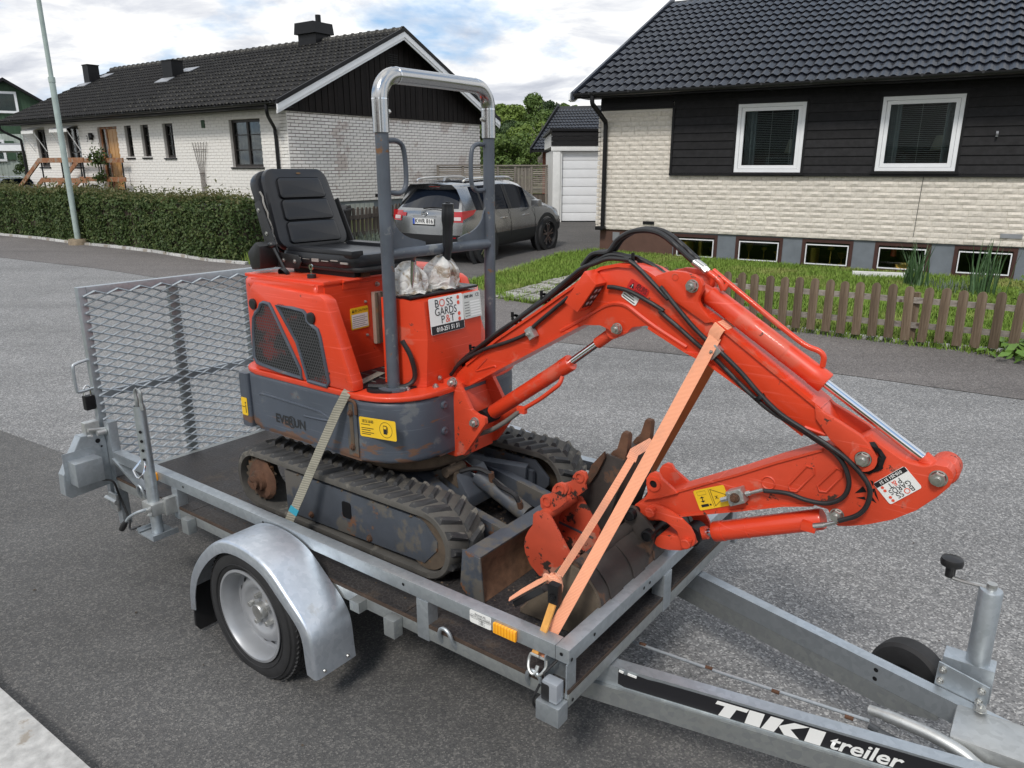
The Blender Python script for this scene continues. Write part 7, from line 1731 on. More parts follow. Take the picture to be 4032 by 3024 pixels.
for z0, z1, w0, w1 in ((.030,.122,.132,.126),(.126,.214,.126,.119),(.218,.306,.118,.110)): ex.part('back_cushion', pad2(w0,w1,z0,z1,.018,.026,.046,.014), m_vinyl, st)
b = B(); q = [SMx @ Vector((.036,.01+.012*math.cos(a),.325+.004*math.sin(a))) for a in [i*.6 for i in range(11)]]; b._f([b.bm.verts.new(p) for p in q]); ex.part('tear', b, mk('foam_tear', (.16,.09,.04), .9), st)
b = rr_slab(Matrix.Translation((0,0,.885)) @ Matrix.Rotation(rad(90), 4, 'Y') @ Matrix.Identity(4), .385,.765,1.20,1.66,.07,-.062,-.004,.02)
for v in b.bm.verts: pass
b.bm.free(); b = B(); b.prism(rrect(-1.665,.385,-1.205,.765,.08,6), 2, .886, .940, .020); ex.part('seat_cushion', b, m_vinyl, st)
b = B(); b.prism(rrect(-1.66,.40,-1.19,.75,.08,6), 2, .872, .890, .006); ex.part('seat_pan', b, m_blackplastic, st)
for y0, y1 in ((.392,.452),(.698,.758)): b = B(); b.box((-1.60,y0,.925),(-1.215,y1,.955), None, .014); ex.part('cushion_bolster', b, m_vinyl, st)
b = B()
for i in range(7): b.box((-1.60+i*.055,.381,.905+.004*(i%3)),(-1.56+i*.055,.385,.912+.005*(i%2)))
ex.part('torn_seam', b, m_foam, st)
b = B(); q = [SMx @ Vector((.010,-.180+.0035*math.sin(i*2.3),.04+.022*i)) for i in range(11)]; b.tube(q, .0038, 5)
q = [SMx @ Vector((.024,-.15+.034*i,.012+.004*math.sin(i*3))) for i in range(10)]; b.tube(q, .0042, 5); ex.part('torn_piping', b, m_foam, st)
for y, s_ in ((.380,-1),(.775,1)):
    b = B(); b.prism([(-1.76,1.115),(-1.725,1.13),(-1.63,.93),(-1.51,.925),(-1.49,.90),(-1.51,.872),(-1.69,.868),(-1.705,.93)], 1, min(y,y+s_*.006)-.0, max(y,y+s_*.006), .003); br = ex.part('recliner_bracket', b, m_blackplastic, st)
    b = B()
    for x, z in ((-1.735,1.09),(-1.695,1.0),(-1.60,.90),(-1.53,.90)): b.bolt((x,y+s_*(.007 if s_ > 0 else .001),z), (0,s_,0), .009, .007)
    ex.part('bolt', b, m_zincbolt, br)
b = B(); b.prism([(-1.72,.93),(-1.66,.975),(-1.63,.96),(-1.64,.87),(-1.70,.862)], 1, .29, .375, .012); ex.part('armrest_stub', b, m_blackplastic, st)
# ---- swing bracket and boom
BP = [(-0.9242, 0.4689), (-0.9074, 0.4841), (-0.8695, 0.5026), (-0.8433, 0.5043), (-0.823, 0.4896), (-0.7935, 0.4456), (-0.7622, 0.394), (-0.7342, 0.3829), (-0.6994, 0.3774), (-0.6969, 0.3534), (-0.7361, 0.3), (-0.7786, 0.2403), (-0.8002, 0.2141), (-0.8432, 0.1956), (-0.8973, 0.1963)]
for y0, y1 in ((.515,.535),(.705,.725)): b = B(); b.prism(BP, 1, y0, y1, .004); sb = ex.part('swing_bracket', b, m_orangeworn)
b = B(); b.prism([(-.93,.47),(-.875,.49),(-.845,.44),(-.80,.34),(-.815,.20),(-.90,.20)], 1, .5355, .7045); ex.part('swing_post', b, m_orangeworn)
b = B(); b.bolt((-0.8439,.515,0.4891), (0,-1,0), .0155, .018); b.bolt((-0.7422,.515,0.354), (0,-1,0), .0155, .018); ex.part('pivot_bolt', b, m_zincbolt, sb)
BM = [(-0.8824, 0.482), (-0.8777, 0.5038), (-0.8594, 0.5191), (-0.8341, 0.5437), (-0.6772, 0.6658), (-0.5132, 0.776), (-0.3717, 0.8743), (-0.3055, 0.9222), (-0.2627, 0.9458), (-0.2067, 0.958), (-0.1518, 0.9574), (-0.1079, 0.9466), (-0.0841, 0.9304), (0.1152, 0.8153), (0.162, 0.783), (0.253, 0.723), (0.4255, 0.6116), (0.4319, 0.6038), (0.4656, 0.5525), (0.4596, 0.537), (0.3926, 0.5245), (0.2275, 0.6195), (0.1031, 0.6876), (0.0587, 0.7029), (-0.0538, 0.7566), (-0.1029, 0.7755), (-0.1503, 0.765), (-0.1669, 0.7459), (-0.191, 0.7321), (-0.216, 0.7335), (-0.2346, 0.7486), (-0.2655, 0.7579), (-0.3234, 0.7519), (-0.3422, 0.7438), (-0.8218, 0.4647), (-0.8513, 0.4637)]
b = B(); b.prism(BM, 1, .572, .668, .003); bo = ex.part('boom', b, m_orange)
def flange(pts, nm='flange', w_=.112, th_=.009):
    b = B(); b.strip([(x,.62,z) for x, z in pts], (0,1,0), w_, th_); return ex.part(nm, b, m_orange, bo)
flange([(-0.8243, 0.5474), (-0.6773, 0.6621), (-0.5132, 0.7719), (-0.3716, 0.8704), (-0.3054, 0.9178), (-0.2625, 0.9408), (-0.2065, 0.9526), (-0.1516, 0.952), (-0.111, 0.9416), (-0.0839, 0.928), (0.1154, 0.8124), (0.1622, 0.7807), (0.2532, 0.7207), (0.4256, 0.6105)])
flange([(-0.8119, 0.4732), (-0.3423, 0.7494)]); 
b = B(); il = [(-0.4124, 0.7236), (-0.3359, 0.769), (-0.2701, 0.8117), (-0.2345, 0.8298), (-0.1993, 0.8358), (-0.1677, 0.8301), (-0.1289, 0.8075), (-0.0669, 0.7731), (0.0322, 0.7269)]; b.tube([(x,.571,z) for x, z in il], .0065, 6, smooth=2); ex.part('rib', b, m_orange, bo)
flange([(-0.0927, 0.7729), (0.0306, 0.7161), (0.0585, 0.7059), (0.1029, 0.6899), (0.2273, 0.6224), (0.3895, 0.5279)])
b = B(); q = [(-0.7287, 0.5855), (-0.7795, 0.5344), (-0.7672, 0.5332), (-0.6969, 0.5604), (-0.6878, 0.5558)]; b.tube([(x,.5715,z) for x, z in q], .004, 6, smooth=3); ex.part('pressed_rib', b, m_orange, bo)
b = B(); q = [(0.4263, 0.6073), (0.4332, 0.5915), (0.4618, 0.5546), (0.459, 0.5426), (0.4438, 0.5394), (0.3901, 0.5496)]; b.tube([(x,.571,z) for x, z in q], .005, 6); ex.part('end_weld', b, m_orange, bo)
EAR = [(-0.0889, 0.9229), (-0.0698, 0.9333), (-0.0446, 0.9439), (-0.0258, 0.9494), (0.0118, 0.9491), (0.0461, 0.9418), (0.065, 0.9318), (0.0739, 0.9153), (0.0715, 0.8978), (0.0636, 0.8798), (0.0634, 0.8652), (0.0736, 0.8499), (0.0931, 0.8304), (0.1153, 0.8136), (0.0887, 0.8065), (-0.061, 0.8893)]
for y0, y1 in ((.562,.584),(.656,.678)): b = B(); b.prism(EAR, 1, y0, y1, .003); ear = ex.part('boom_ear', b, m_orange, bo)
EF = [(0.4116, 0.6244), (0.4372, 0.6025), (0.48, 0.5838), (0.5327, 0.5581), (0.557, 0.5382), (0.5729, 0.5138), (0.5806, 0.4904), (0.5767, 0.4742), (0.5633, 0.463), (0.5461, 0.4623), (0.5256, 0.4814), (0.4602, 0.5314), (0.4184, 0.583)]
for y0, y1 in ((.560,.579),(.661,.680)): b = B(); b.prism(EF, 1, y0, y1, .003); ex.part('boom_fork', b, m_orangeworn, bo)
def bolt_at(z_, q, y, r, nm='pivot_bolt', parent=None, m=None): pass
PB = [(-0.1961, 0.7584), (0.0433, 0.9111), (0.5487, 0.497)]
for (x, z), r in zip(PB, (.0145,.0155,.0165)): b = B(); b.bolt((x,.5615 if r < .016 else .5595,z), (0,-1,0), r, .018); ex.part('pivot_bolt', b, m_zincbolt, bo)
b = B(); x, z = (-0.0116, 0.9326); b.lathe([(.0085,0),(.0105,0),(.0105,.0012),(.0085,.0012)], (x,.5618,z), (0,-1,0), 18); ex.part('punch_mark', b, m_orangeworn, bo)
x, z = PB[2]; b = B(); b.lathe([(.030,0),(.034,.002),(.034,.006),(.022,.006)], (x,.561,z), (0,-1,0), 24); ex.part('pivot_boss', b, m_orangeworn, bo)
# rub marks of grease
b = B(); b.lathe([(.031,-.002),(.040,0),(.045,.009),(.036,.013),(.028,.008)], (x+.005,.583,z), (0,-1,0), 16, 0, 4.2)
for v in b.bm.verts: v.co += Vector((random.uniform(-1,1),random.uniform(-.4,.4),random.uniform(-1,1)))*.004
ex.part('grease', b, m_black, bo)
# ---- arm
AP = [(0.2101, 0.3639), (0.322, 0.4297), (0.3906, 0.4667), (0.4462, 0.497), (0.5048, 0.5244), (0.5414, 0.5521), (0.5532, 0.5562), (0.5718, 0.5418), (0.6178, 0.5171), (0.6378, 0.5069), (0.657, 0.502), (0.6848, 0.4999), (0.704, 0.5078), (0.7145, 0.513), (0.7365, 0.5134), (0.7503, 0.5023), (0.7559, 0.4865), (0.7497, 0.4617), (0.726, 0.4269), (0.6865, 0.3797), (0.635, 0.338), (0.575, 0.3057), (0.5311, 0.2885), (0.5034, 0.2802), (0.4881, 0.2903), (0.4725, 0.3223), (0.4346, 0.3252), (0.3509, 0.3007), (0.2193, 0.2478), (0.044, 0.1815), (0.0339, 0.1765), (-0.0253, 0.1432), (-0.082, 0.1267), (-0.1105, 0.1377), (-0.1228, 0.1618), (-0.1178, 0.1756), (-0.064, 0.2094), (-0.0067, 0.2421), (0.0438, 0.2698), (0.1354, 0.3216)]
b = B(); b.prism(AP, 1, .5795, .6605, .003); ar = ex.part('arm', b, m_orangeworn)
def edge_strip(pts, w_=.092, th_=.007): b = B(); b.strip([(x,.62,z) for x, z in pts], (0,1,0), w_, th_); ex.part('flange', b, m_orangeworn, ar)
edge_strip([(-0.0626, 0.2089), (-0.0066, 0.2413), (0.0439, 0.2691), (0.1354, 0.3208), (0.2132, 0.3634), (0.3221, 0.4285), (0.3907, 0.4656), (0.4413, 0.493)]); edge_strip([(0.4345, 0.3264), (0.3508, 0.3019), (0.2192, 0.2491), (0.044, 0.182)])
for sl in ([(0.3626, 0.3691), (0.4045, 0.436), (0.4235, 0.4346), (0.4267, 0.4186), (0.3852, 0.3535), (0.3676, 0.3519)], [(0.4392, 0.3858), (0.4825, 0.4488), (0.4983, 0.4451), (0.4977, 0.4274), (0.4644, 0.3732), (0.4461, 0.3708)]):
    b = B(); b.tube([(x,.5785,z) for x, z in sl], .0038, 6, True); ex.part('pressed_slot', b, m_orangeworn, ar)
b = B(); x, z = (0.3043, 0.3591); b.lathe([(.016,0),(.019,.003),(.022,0)], (x,.579,z), (0,-1,0), 20); ex.part('pressed_ring', b, m_orangeworn, ar)
b = B()
for tri in ([(0.5352, 0.3884), (0.5534, 0.4141), (0.5641, 0.3995)], [(0.5688, 0.4354), (0.5774, 0.433), (0.5765, 0.4201)], [(0.5716, 0.4114), (0.5821, 0.4141), (0.5827, 0.401)], [(0.5396, 0.3766), (0.5607, 0.3853), (0.5643, 0.3763)], [(0.5818, 0.4169), (0.5969, 0.3805), (0.5841, 0.3973)], [(0.5752, 0.3804), (0.5802, 0.3887), (0.5917, 0.3745)]):
    b._f([b.bm.verts.new((x,.5786,z)) for x, z in tri])
ex.part('cut_emblem', b, m_black, ar, smooth=0)
for q, r in (((0.723, 0.4792),.0175), ((0.4979, 0.3138),.0155)): b = B(); b.bolt((q[0],.5790,q[1]), (0,-1,0), r, .018); ex.part('pivot_bolt', b, m_zincbolt, ar)
x, z = (0.7268, 0.4785); b = B(); b.lathe([(.0,-.03),(.032,-.03),(.036,-.02),(.036,.045),(.032,.05),(0,.05)], (x,.655,z), (0,1,0), 24); ex.part('eye_boss', b, m_orangeworn, ar)
# sticker on the arm, upside down
q = [(0.6245, 0.3797), (0.6912, 0.4461), (0.6435, 0.4939), (0.5797, 0.4297)]
o, M_, w_, h_ = sticker(ex, 'company_sticker', (q[1][0],.5785,q[1][1]), (q[0][0],.5785,q[0][1]), (q[2][0],.5785,q[2][1]), m_sticker, ar)
srect(ex, o, M_, .001, .001, w_-.001, h_*.22, m_black_print); stext(ex, o, M_, '010-251 51 51', w_*.5, h_*.11, .0112, m_white_print, bold=.0003)
stext(ex, o, M_, 'B', w_*.22, h_*.83, .021, m_black_print); stext(ex, o, M_, 'O', w_*.375, h_*.83, .021, m_redprint); stext(ex, o, M_, 'SS', w_*.60, h_*.83, .021, m_black_print); stext(ex, o, M_, 'GARDS', w_*.47, h_*.60, .021, m_black_print, xscale=.92)
stext(ex, o, M_, 'P', w_*.36, h_*.37, .021, m_black_print); stext(ex, o, M_, '&', w_*.51, h_*.37, .021, m_redprint); stext(ex, o, M_, 'T', w_*.65, h_*.37, .021, m_black_print)
for yy in (.91,.76,.45,.30): sdisc(ex, o, M_, w_*.86, h_*yy, .004, m_redprint, 'dot')
# yellow warning sticker and valve block
q = [(0.0775, 0.275), (0.1725, 0.32), (0.1065, 0.2163)]
o, M_, w_, h_ = sticker(ex, 'warning_sticker', *[(x,.5785,z) for x, z in q], m_yellow, ar)
srect(ex, o, M_, w_*.48, h_*.05, w_*.49, h_*.95, m_black_print); srect(ex, o, M_, w_*.10, h_*.72, w_*.38, h_*.73, m_black_print); srect(ex, o, M_, w_*.10, h_*.90, w_*.38, h_*.91, m_black_print); srect(ex, o, M_, w_*.10, h_*.72, w_*.105, h_*.91, m_black_print); srect(ex, o, M_, w_*.375, h_*.72, w_*.38, h_*.91, m_black_print)
srect(ex, o, M_, w_*.10, h_*.14, w_*.34, h_*.27, m_black_print); sdisc(ex, o, M_, w_*.40, h_*.20, .0032, m_black_print); srect(ex, o, M_, w_*.19, h_*.42, w_*.22, h_*.60, m_black_print)
b = B()
for yy, s_ in ((.66,-1),(.36,1)): b._f([b.bm.verts.new(M_ @ Vector(p)) for p in ((w_*.13,h_*(yy+s_*.08),.002),(w_*.28,h_*(yy+s_*.08),.002),(w_*.205,h_*yy,.002))])
for a, c in (((.54,.92),(.98,.52)),((.98,.52),(.54,.10)),((.54,.10),(.54,.92))): p, q_ = Vector((w_*a[0],h_*a[1],.002)), Vector((w_*c[0],h_*c[1],.002)); b.beam(M_ @ p, M_ @ q_, .0012, .0006, tuple(M_.to_3x3() @ Vector((0,0,1))))
ex.part('print', b, m_black_print, o, smooth=0)
stext(ex, o, M_, 'x', w_*.66, h_*.52, .022, m_black_print)
VQ = [(0.1912, 0.3117), (0.2357, 0.3356), (0.2539, 0.2943), (0.2096, 0.2698)]
b = B(); b.prism(VQ, 1, .545, .579, .003); vb_ = ex.part('valve_block', b, m_castzinc)
cx_, cz_ = sum(p[0] for p in VQ)/4, sum(p[1] for p in VQ)/4; b = B(); b.bolt((cx_,.545,cz_), (0,-1,0), .012, .012); ex.part('plug', b, m_rust, vb_)
b = B()
for p in VQ: b.lathe([(.0045,0),(.0045,.003),(0,.003)], (cx_+(p[0]-cx_)*.7,.545,cz_+(p[1]-cz_)*.7), (0,-1,0), 10)
ex.part('cap_screw', b, m_zincbolt, vb_)
b = B(); e0 = Vector((cx_,.56,cz_)); dirv = Vector((VQ[1][0]-VQ[0][0],0,VQ[1][1]-VQ[0][1])).normalized(); b.tube([e0+dirv*.03, e0+dirv*.045], .008, 6); b.tube([e0+dirv*.045, e0+dirv*.085], .0055, 10); b.tube([e0-dirv*.03, e0-dirv*.052], .008, 6); ex.part('hose_fitting', b, m_zincbolt, vb_)
# arm end ears, bucket links
AE = [(-0.084, 0.2036), (-0.0689, 0.2319), (-0.0745, 0.2625), (-0.0755, 0.2822), (-0.0662, 0.2996), (-0.0506, 0.3101), (-0.0345, 0.3089), (-0.0237, 0.2932), (-0.0033, 0.2807), (0.0331, 0.2589), (-0.0242, 0.2278)]
for y0, y1 in ((.566,.580),(.660,.674)): b = B(); b.prism(AE, 1, y0, y1, .002); ex.part('arm_ear', b, m_orangeworn, ar)
x, z = (-0.0481, 0.271); b = B(); b.lathe([(.013,0),(.013,.006),(.024,.006),(.024,0)], (x,.566,z), (0,-1,0), 24); ex.part('ear_boss', b, m_orangeworn, ar)
b = B(); b.lathe([(0,0),(.0128,0)], (x,.5645,z), (0,-1,0), 18); ex.part('ear_hole', b, m_black, ar)
L1 = [(-0.0688, 0.1629), (-0.0697, 0.1816), (-0.0595, 0.1966), (-0.0411, 0.2057), (-0.0223, 0.2056), (0.0152, 0.1974), (0.0551, 0.1824), (0.0872, 0.1603), (0.1013, 0.1382), (0.106, 0.1239), (0.1033, 0.1071), (0.0914, 0.0941), (0.0739, 0.0872), (0.0618, 0.0941), (0.0557, 0.1083), (0.0423, 0.1362), (0.0071, 0.1552), (-0.0197, 0.1581), (-0.0438, 0.1533), (-0.0573, 0.1513)]
for y0, y1 in ((.556,.566),(.674,.684)): b = B(); b.prism(L1, 1, y0, y1, .002); lk = ex.part('bucket_link', b, m_orangeworn)
L2 = [(-0.0399, 0.0606), (-0.0299, 0.0526), (-0.0107, 0.0504), (0.0134, 0.0527), (0.0526, 0.0639), (0.0828, 0.0803), (0.1019, 0.1024), (0.0851, 0.1238), (0.0495, 0.1142), (0.0106, 0.1031), (-0.0213, 0.0966), (-0.0341, 0.0817)]
b = B(); b.prism(L2, 1, .572, .668, .003); ex.part('tipping_link', b, m_orangeworn)
for q in ((-0.047, 0.179), (0.0793, 0.1081)): b = B(); b.lathe([(.0165,0),(.0165,.016),(.013,.018),(.013,.0165),(0,.0165)], (q[0],.556,q[1]), (0,-1,0), 20); b.bolt((q[0]+.012,.557,q[1]+.012), (0,-1,0), .006, .012); ex.part('link_pin', b, m_orangeworn, lk)
# ---- cylinders
def cyl_part(name, p, q, r, rodq, rr, mat=None):
    b = B(); P_, Q_ = Vector(p), Vector(q); d = (Q_-P_); L = d.length; b.lathe([(0,0),(r*.9,0),(r,.006),(r,L*.66),(r*1.03,L*.66),(r*1.03,L*.67),(r,L*.67),(r,L*.90),(r*1.05,L*.90),(r*1.05,L-.003),(r*.98,L),(0,L)], P_, d, 30); c = ex.part(name, b, mat or m_orange)
    b = B(); b.tube([Q_-d*.02, Vector(rodq)], rr, 18); ex.part('rod', b, m_steel, c); return c
bcy = cyl_part('boom_cylinder', (-.744,.62,.363), (-.401,.62,.608), .0275, (-.27,.62,.711), .0135)
b = B(); b.tube([(-.30,.62,.687),(-.225,.62,.745)], .019, 14); b.lathe([(.0,-.03),(.026,-.03),(.026,.03),(0,.03)], (-.228,.62,.742), (0,1,0), 20); ex.part('rod_eye', b, m_orangeworn, bcy); b = B(); b.lathe([(0,-.04),(.028,-.04),(.03,.04),(0,.04)], (-.765,.62,.348), (0,1,0), 20); ex.part('base_eye', b, m_black, bcy)
b = B(); b.tube([(-.420,.597,.560),(-.425,.585,.535),(-.445,.580,.515),(-.50,.582,.47),(-.575,.585,.418)], .0078, 10, smooth=4); b.box((-.60,.575,.400),(-.565,.595,.425), None, .004); ex.part('steel_pipe', b, m_orange, bcy)
b = B(); b.tube([(-.59,.583,.408),(-.62,.580,.382),(-.66,.575,.350),(-.72,.568,.310),(-.79,.56,.282),(-.84,.57,.275)], .0088, 10, smooth=5); ex.part('hose', b, mk('dusty_hose', (.12,.115,.105), .8, var=.2), bcy)
acy = cyl_part('arm_cylinder', (.073,.62,.883), (.421,.62,.669), .0295, (.69,.62,.503), .0128)
b = B(); b.lathe([(0,-.035),(.030,-.035),(.030,.035),(0,.035)], (.028,.62,.902), (0,1,0), 22); b.tube([(.03,.62,.902),(.08,.62,.878)], .022, 16); ex.part('base_eye', b, m_orangeworn, acy); b = B(); b.tube([(.676,.62,.512),(.706,.62,.490)], .020, 16); ex.part('rod_eye', b, m_orangeworn, acy)
b = B(); b.tube([(.072,.606,.947),(.105,.604,.925),(.113,.604,.912),(.118,.606,.900)], .0088, 10, smooth=3); b.tube([(.078,.622,.952),(.115,.618,.928),(.198,.612,.874),(.287,.612,.813),(.356,.612,.770),(.396,.612,.757),(.409,.613,.742),(.408,.616,.715)], .0078, 10, smooth=5); b.tube([(.118,.606,.900),(.128,.612,.918)], .007, 8); ex.part('steel_pipe', b, m_orange, acy)
kcy = cyl_part('bucket_cylinder', (.455,.62,.273), (.141,.62,.138), .031, (.105,.62,.122), .013)
b = B(); b.tube([(.118,.62,.128),(.092,.62,.116)], .021, 14); ex.part('rod_eye', b, m_orangeworn, kcy); b = B(); b.lathe([(0,-.03),(.034,-.03),(.034,.03),(0,.03)], (.075,.62,.112), (0,1,0), 20); ex.part('greasy_joint', b, m_black, kcy)
x, z = (0.4247, 0.2554); b = B(); b.box((x-.018,.575,z-.014),(x+.022,.60,z+.014), None, .004); ex.part('port', b, m_orange, kcy)
b = B(); pq = [(0.4404, 0.2632), (0.469, 0.2747), (0.5014, 0.2934)]; b.tube([(x,.58,z) for x, z in pq[:2]], .0078, 8); b.tube([(x,.58,z) for x, z in pq[1:]], .0058, 10); ex.part('hose_fitting', b, m_zincbolt, kcy)
# ---- hoses on the boom
def hose(pts, r=.0068, nm='hose', m=None): b = B(); b.tube(pts, r, 9, smooth=5); return ex.part(nm, b, m or m_hose)
Y1 = .560
hose([(x,Y1,z) for x, z in [(-0.8961, 0.4977), (-0.8398, 0.5564), (-0.7339, 0.6178), (-0.6697, 0.6432), (-0.6077, 0.6678), (-0.5476, 0.6978), (-0.506, 0.7359), (-0.4416, 0.7883), (-0.3799, 0.8385)]])
hose([(x,Y1,z) for x, z in [(-0.2335, 0.8851), (-0.2054, 0.8856), (-0.1498, 0.8756), (-0.0479, 0.8331), (-0.0527, 0.8266), (0.0141, 0.7817), (0.0762, 0.7386), (0.1175, 0.7144), (0.162, 0.6794), (0.2059, 0.6449), (0.2549, 0.609), (0.3026, 0.5795), (0.371, 0.5509), (0.427, 0.5231), (0.4721, 0.501), (0.5037, 0.4681), (0.5216, 0.4207), (0.5112, 0.3771), (0.4728, 0.3488), (0.42, 0.3434), (0.3645, 0.3498), (0.3, 0.3408)]])
hose([(x,Y1-.008,z) for x, z in [(-0.1586, 0.9708), (-0.1346, 0.9575), (-0.0934, 0.9248), (-0.0258, 0.8683), (-0.0519, 0.9015), (0.0021, 0.8474), (0.0551, 0.797), (0.1002, 0.7613), (0.1442, 0.7319), (0.2066, 0.6825), (0.2683, 0.6255), (0.3278, 0.5811), (0.3956, 0.5483), (0.4563, 0.5193), (0.5049, 0.4932), (0.5486, 0.4582), (0.5751, 0.4194), (0.5732, 0.373), (0.5524, 0.338), (0.5097, 0.3096)]])
tp = [(-0.9391, 0.4821), (-0.8444, 0.563), (-0.7005, 0.6707), (-0.5765, 0.758), (-0.4691, 0.8344), (-0.3911, 0.8939), (-0.3462, 0.9295), (-0.295, 0.9558), (-0.245, 0.9701), (-0.1749, 0.9652)]
for dy, dz in ((0,.006),(.018,.010),(-.014,.000),(.034,.006)): hose([(x,.60+dy,z+dz+.004*math.sin(i*1.7+dy*90)) for i, (x, z) in enumerate(tp)], .0072)
lp_ = [(-0.3585, 0.936), (-0.3206, 0.9764), (-0.2653, 0.9862), (-0.2326, 1.0249), (-0.1945, 1.0484), (-0.1567, 1.0571), (-0.114, 1.0564), (-0.0767, 1.0438), (-0.0339, 1.0153), (0.0032, 0.987), (0.0215, 0.9742)]
hose([(x,.610,z) for x, z in lp_], .0085); hose([(x+.006,.632,z+.003) for x, z in lp_], .0085)
for dy in (.608,.628):
    b = B(); q = [(0.0215, 0.9742), (0.0498, 0.9574), (0.0613, 0.9475)]; b.tube([(q[0][0],dy,q[0][1]),(q[1][0],dy,q[1][1])], .0098, 10); b.tube([(q[1][0],dy,q[1][1]),(q[2][0],dy,q[2][1])], .0085, 6); ex.part('hose_fitting', b, m_zincbolt)
hose([(x,.64,z) for x, z in [(-0.2646, 0.971), (-0.1908, 0.9723), (-0.146, 0.9593), (-0.1073, 0.9423), (-0.0769, 0.924)]], .0085)
for q in ((-0.6241, 0.7316), (-0.8193, 0.5895), (-0.5014, 0.8172), (-0.1641, 0.9616)):
    b = B(); b.lathe([(.018,-.006),(.020,-.006),(.020,.006),(.018,.006),(.018,-.006)], (q[0],.61,q[1]), (.75,0,.6), 14); b.box((q[0]-.006,.585,q[1]+.012),(q[0]+.002,.592,q[1]+.03)); ex.part('cable_tie', b, m_black)
for q, ang in (((-0.5208, 0.7059), .62), ((0.1255, 0.7292), -.72)):
    M0 = Matrix.Translation((q[0],.559,q[1])) @ Matrix.Rotation(-ang, 4, 'Y'); b = B(); b.box((-.014,-.016,-.020),(.014,.010,.020), M0, .003); hc_ = ex.part('hose_clamp', b, m_castzinc); b = B(); b.bolt(M0 @ Vector((-.004,-.016,.0)), (0,-1,0), .006, .010); ex.part('bolt', b, m_zincbolt, hc_)
b = B(); q = (0.2645, 0.6166); b.lathe([(.013,-.005),(.016,-.005),(.016,.005),(.013,.005),(.013,-.005)], (q[0],.557,q[1]), (.6,0,-.8), 12); ex.part('cable_tie', b, m_black)
# ---- work light and danger sticker
WQ = [(-.286,.937),(-.243,.898),(-.309,.805),(-.358,.832)]
b = B(); b.prism(WQ, 1, .505, .5715, .004); wl = ex.part('work_light', b, m_orange)
e0, e1 = Vector((-.243,0,.898)), Vector((-.309,0,.805)); ed = e1-e0; nr = Vector((-ed.z,0,ed.x)).normalized(); nr = nr if nr.x > 0 else -nr
M0 = plane_M(e0+Vector((0,.505,0))+nr*.0008, ed, (0,1,0)); Lw = ed.length
b = B(); b.box((Lw*.10,.008,0),(Lw*.82,.058,.0015), M0); ln = ex.part('lens', b, m_blackplastic, wl)
b = B(); sgn = 1 if (M0.to_3x3() @ Vector((0,0,1))).dot(nr) > 0 else -1
for i in range(3):
    for j in range(2): c = M0 @ Vector((Lw*(.24+.22*i),.022+.022*j,.0018*sgn)); b.lathe([(.008,0),(.006,.0012),(0,.002)], c, nr, 10)
ex.part('led', b, m_clear, wl)
q = [(-0.1635, 0.9191), (-0.1014, 0.8871), (-0.1757, 0.8826)]
o, M_, w_, h_ = sticker(ex, 'danger_sticker', *[(x,.5708,z) for x, z in q], m_redstick, bo)
stext(ex, o, M_, '危险', w_*.66, h_*.70, .021, m_black_print); stext(ex, o, M_, 'DANGER', w_*.66, h_*.30, .0095, m_black_print)
b = B(); b._f([b.bm.verts.new(M_ @ Vector(p)) for p in ((w_*.08,h_*.35,.002),(w_*.32,h_*.35,.002),(w_*.20,h_*.80,.002))]); ex.part('print', b, m_black_print, o, smooth=0); stext(ex, o, M_, '!', w_*.20, h_*.50, .017, m_white_print, lift=.003)
q = [(-0.1758, 0.8857), (-0.1255, 0.8582), (-0.1922, 0.8595)]
o, M_, w_, h_ = sticker(ex, 'notice_sticker', *[(x,.5704,z) for x, z in q], m_sticker, bo)
for i in range(3): srect(ex, o, M_, w_*.08, h_*(.15+.25*i), w_*(.9-.1*i), h_*(.24+.25*i), m_black_print)
# ---- ditching bucket (on the arm)
pts_ = [(-.305,-.1215),(-.20,-.1225),(-.12,-.121),(-.075,-.105),(-.045,-.065),(-.036,-.015),(-.048,.035),(-.080,.075),(-.115,.098)]
sp_ = [(p.x, p.z) for p in spline([Vector((x,0,z)) for x, z in pts_], 3)]
inn = [(x-.010*(0 if z < -.115 else 1), z+.008) for x, z in sp_]
DY0, DY1 = .235, .985
b = B(); b.loft([[(x,y,z) for x, z in sp_]+[(x,y,z) for x, z in inn[::-1]] for y in (DY0,DY1)], True, True); db_ = ex.part('ditching_bucket', b, m_bucket)
b = B(); b.box((-.335,DY0-.002,-.1245),(-.25,DY1+.002,-.113), None, .003); ex.part('cutting_edge', b, m_mud, db_)
for y0, y1, mt in ((DY0-.012,DY0-.0005,m_greyplate),(DY1+.0005,DY1+.012,m_bucket)):
    b = B(); b.prism([(-.330,-.1235)]+sp_[1:]+[(-.150,.108),(-.185,.085)], 1, y0, y1, .002); ex.part('side_plate', b, mt, db_)
b = B(); b.tube([(-.128,DY0,.096),(-.128,DY1,.096)], .022, 14); ex.part('top_tube', b, m_bucket, db_)
for y in (.285,.43,.57,.72,.86):
    b = B(); b.loft([[(x+.0012*math.cos(math.atan2(z,x+.13)),yy,z+.0012*math.sin(math.atan2(z,x+.13))) for x, z in sp_[8:]] for yy in (y,y+.075)], False); r_ex = bmesh.ops.extrude_face_region(b.bm, geom=b.bm.faces[:]); bmesh.ops.translate(b.bm, verts=[v for v in r_ex['geom'] if isinstance(v, bmesh.types.BMVert)], vec=(.0022,0,.0015)); ex.part('wear_strip', b, m_bucket, db_)
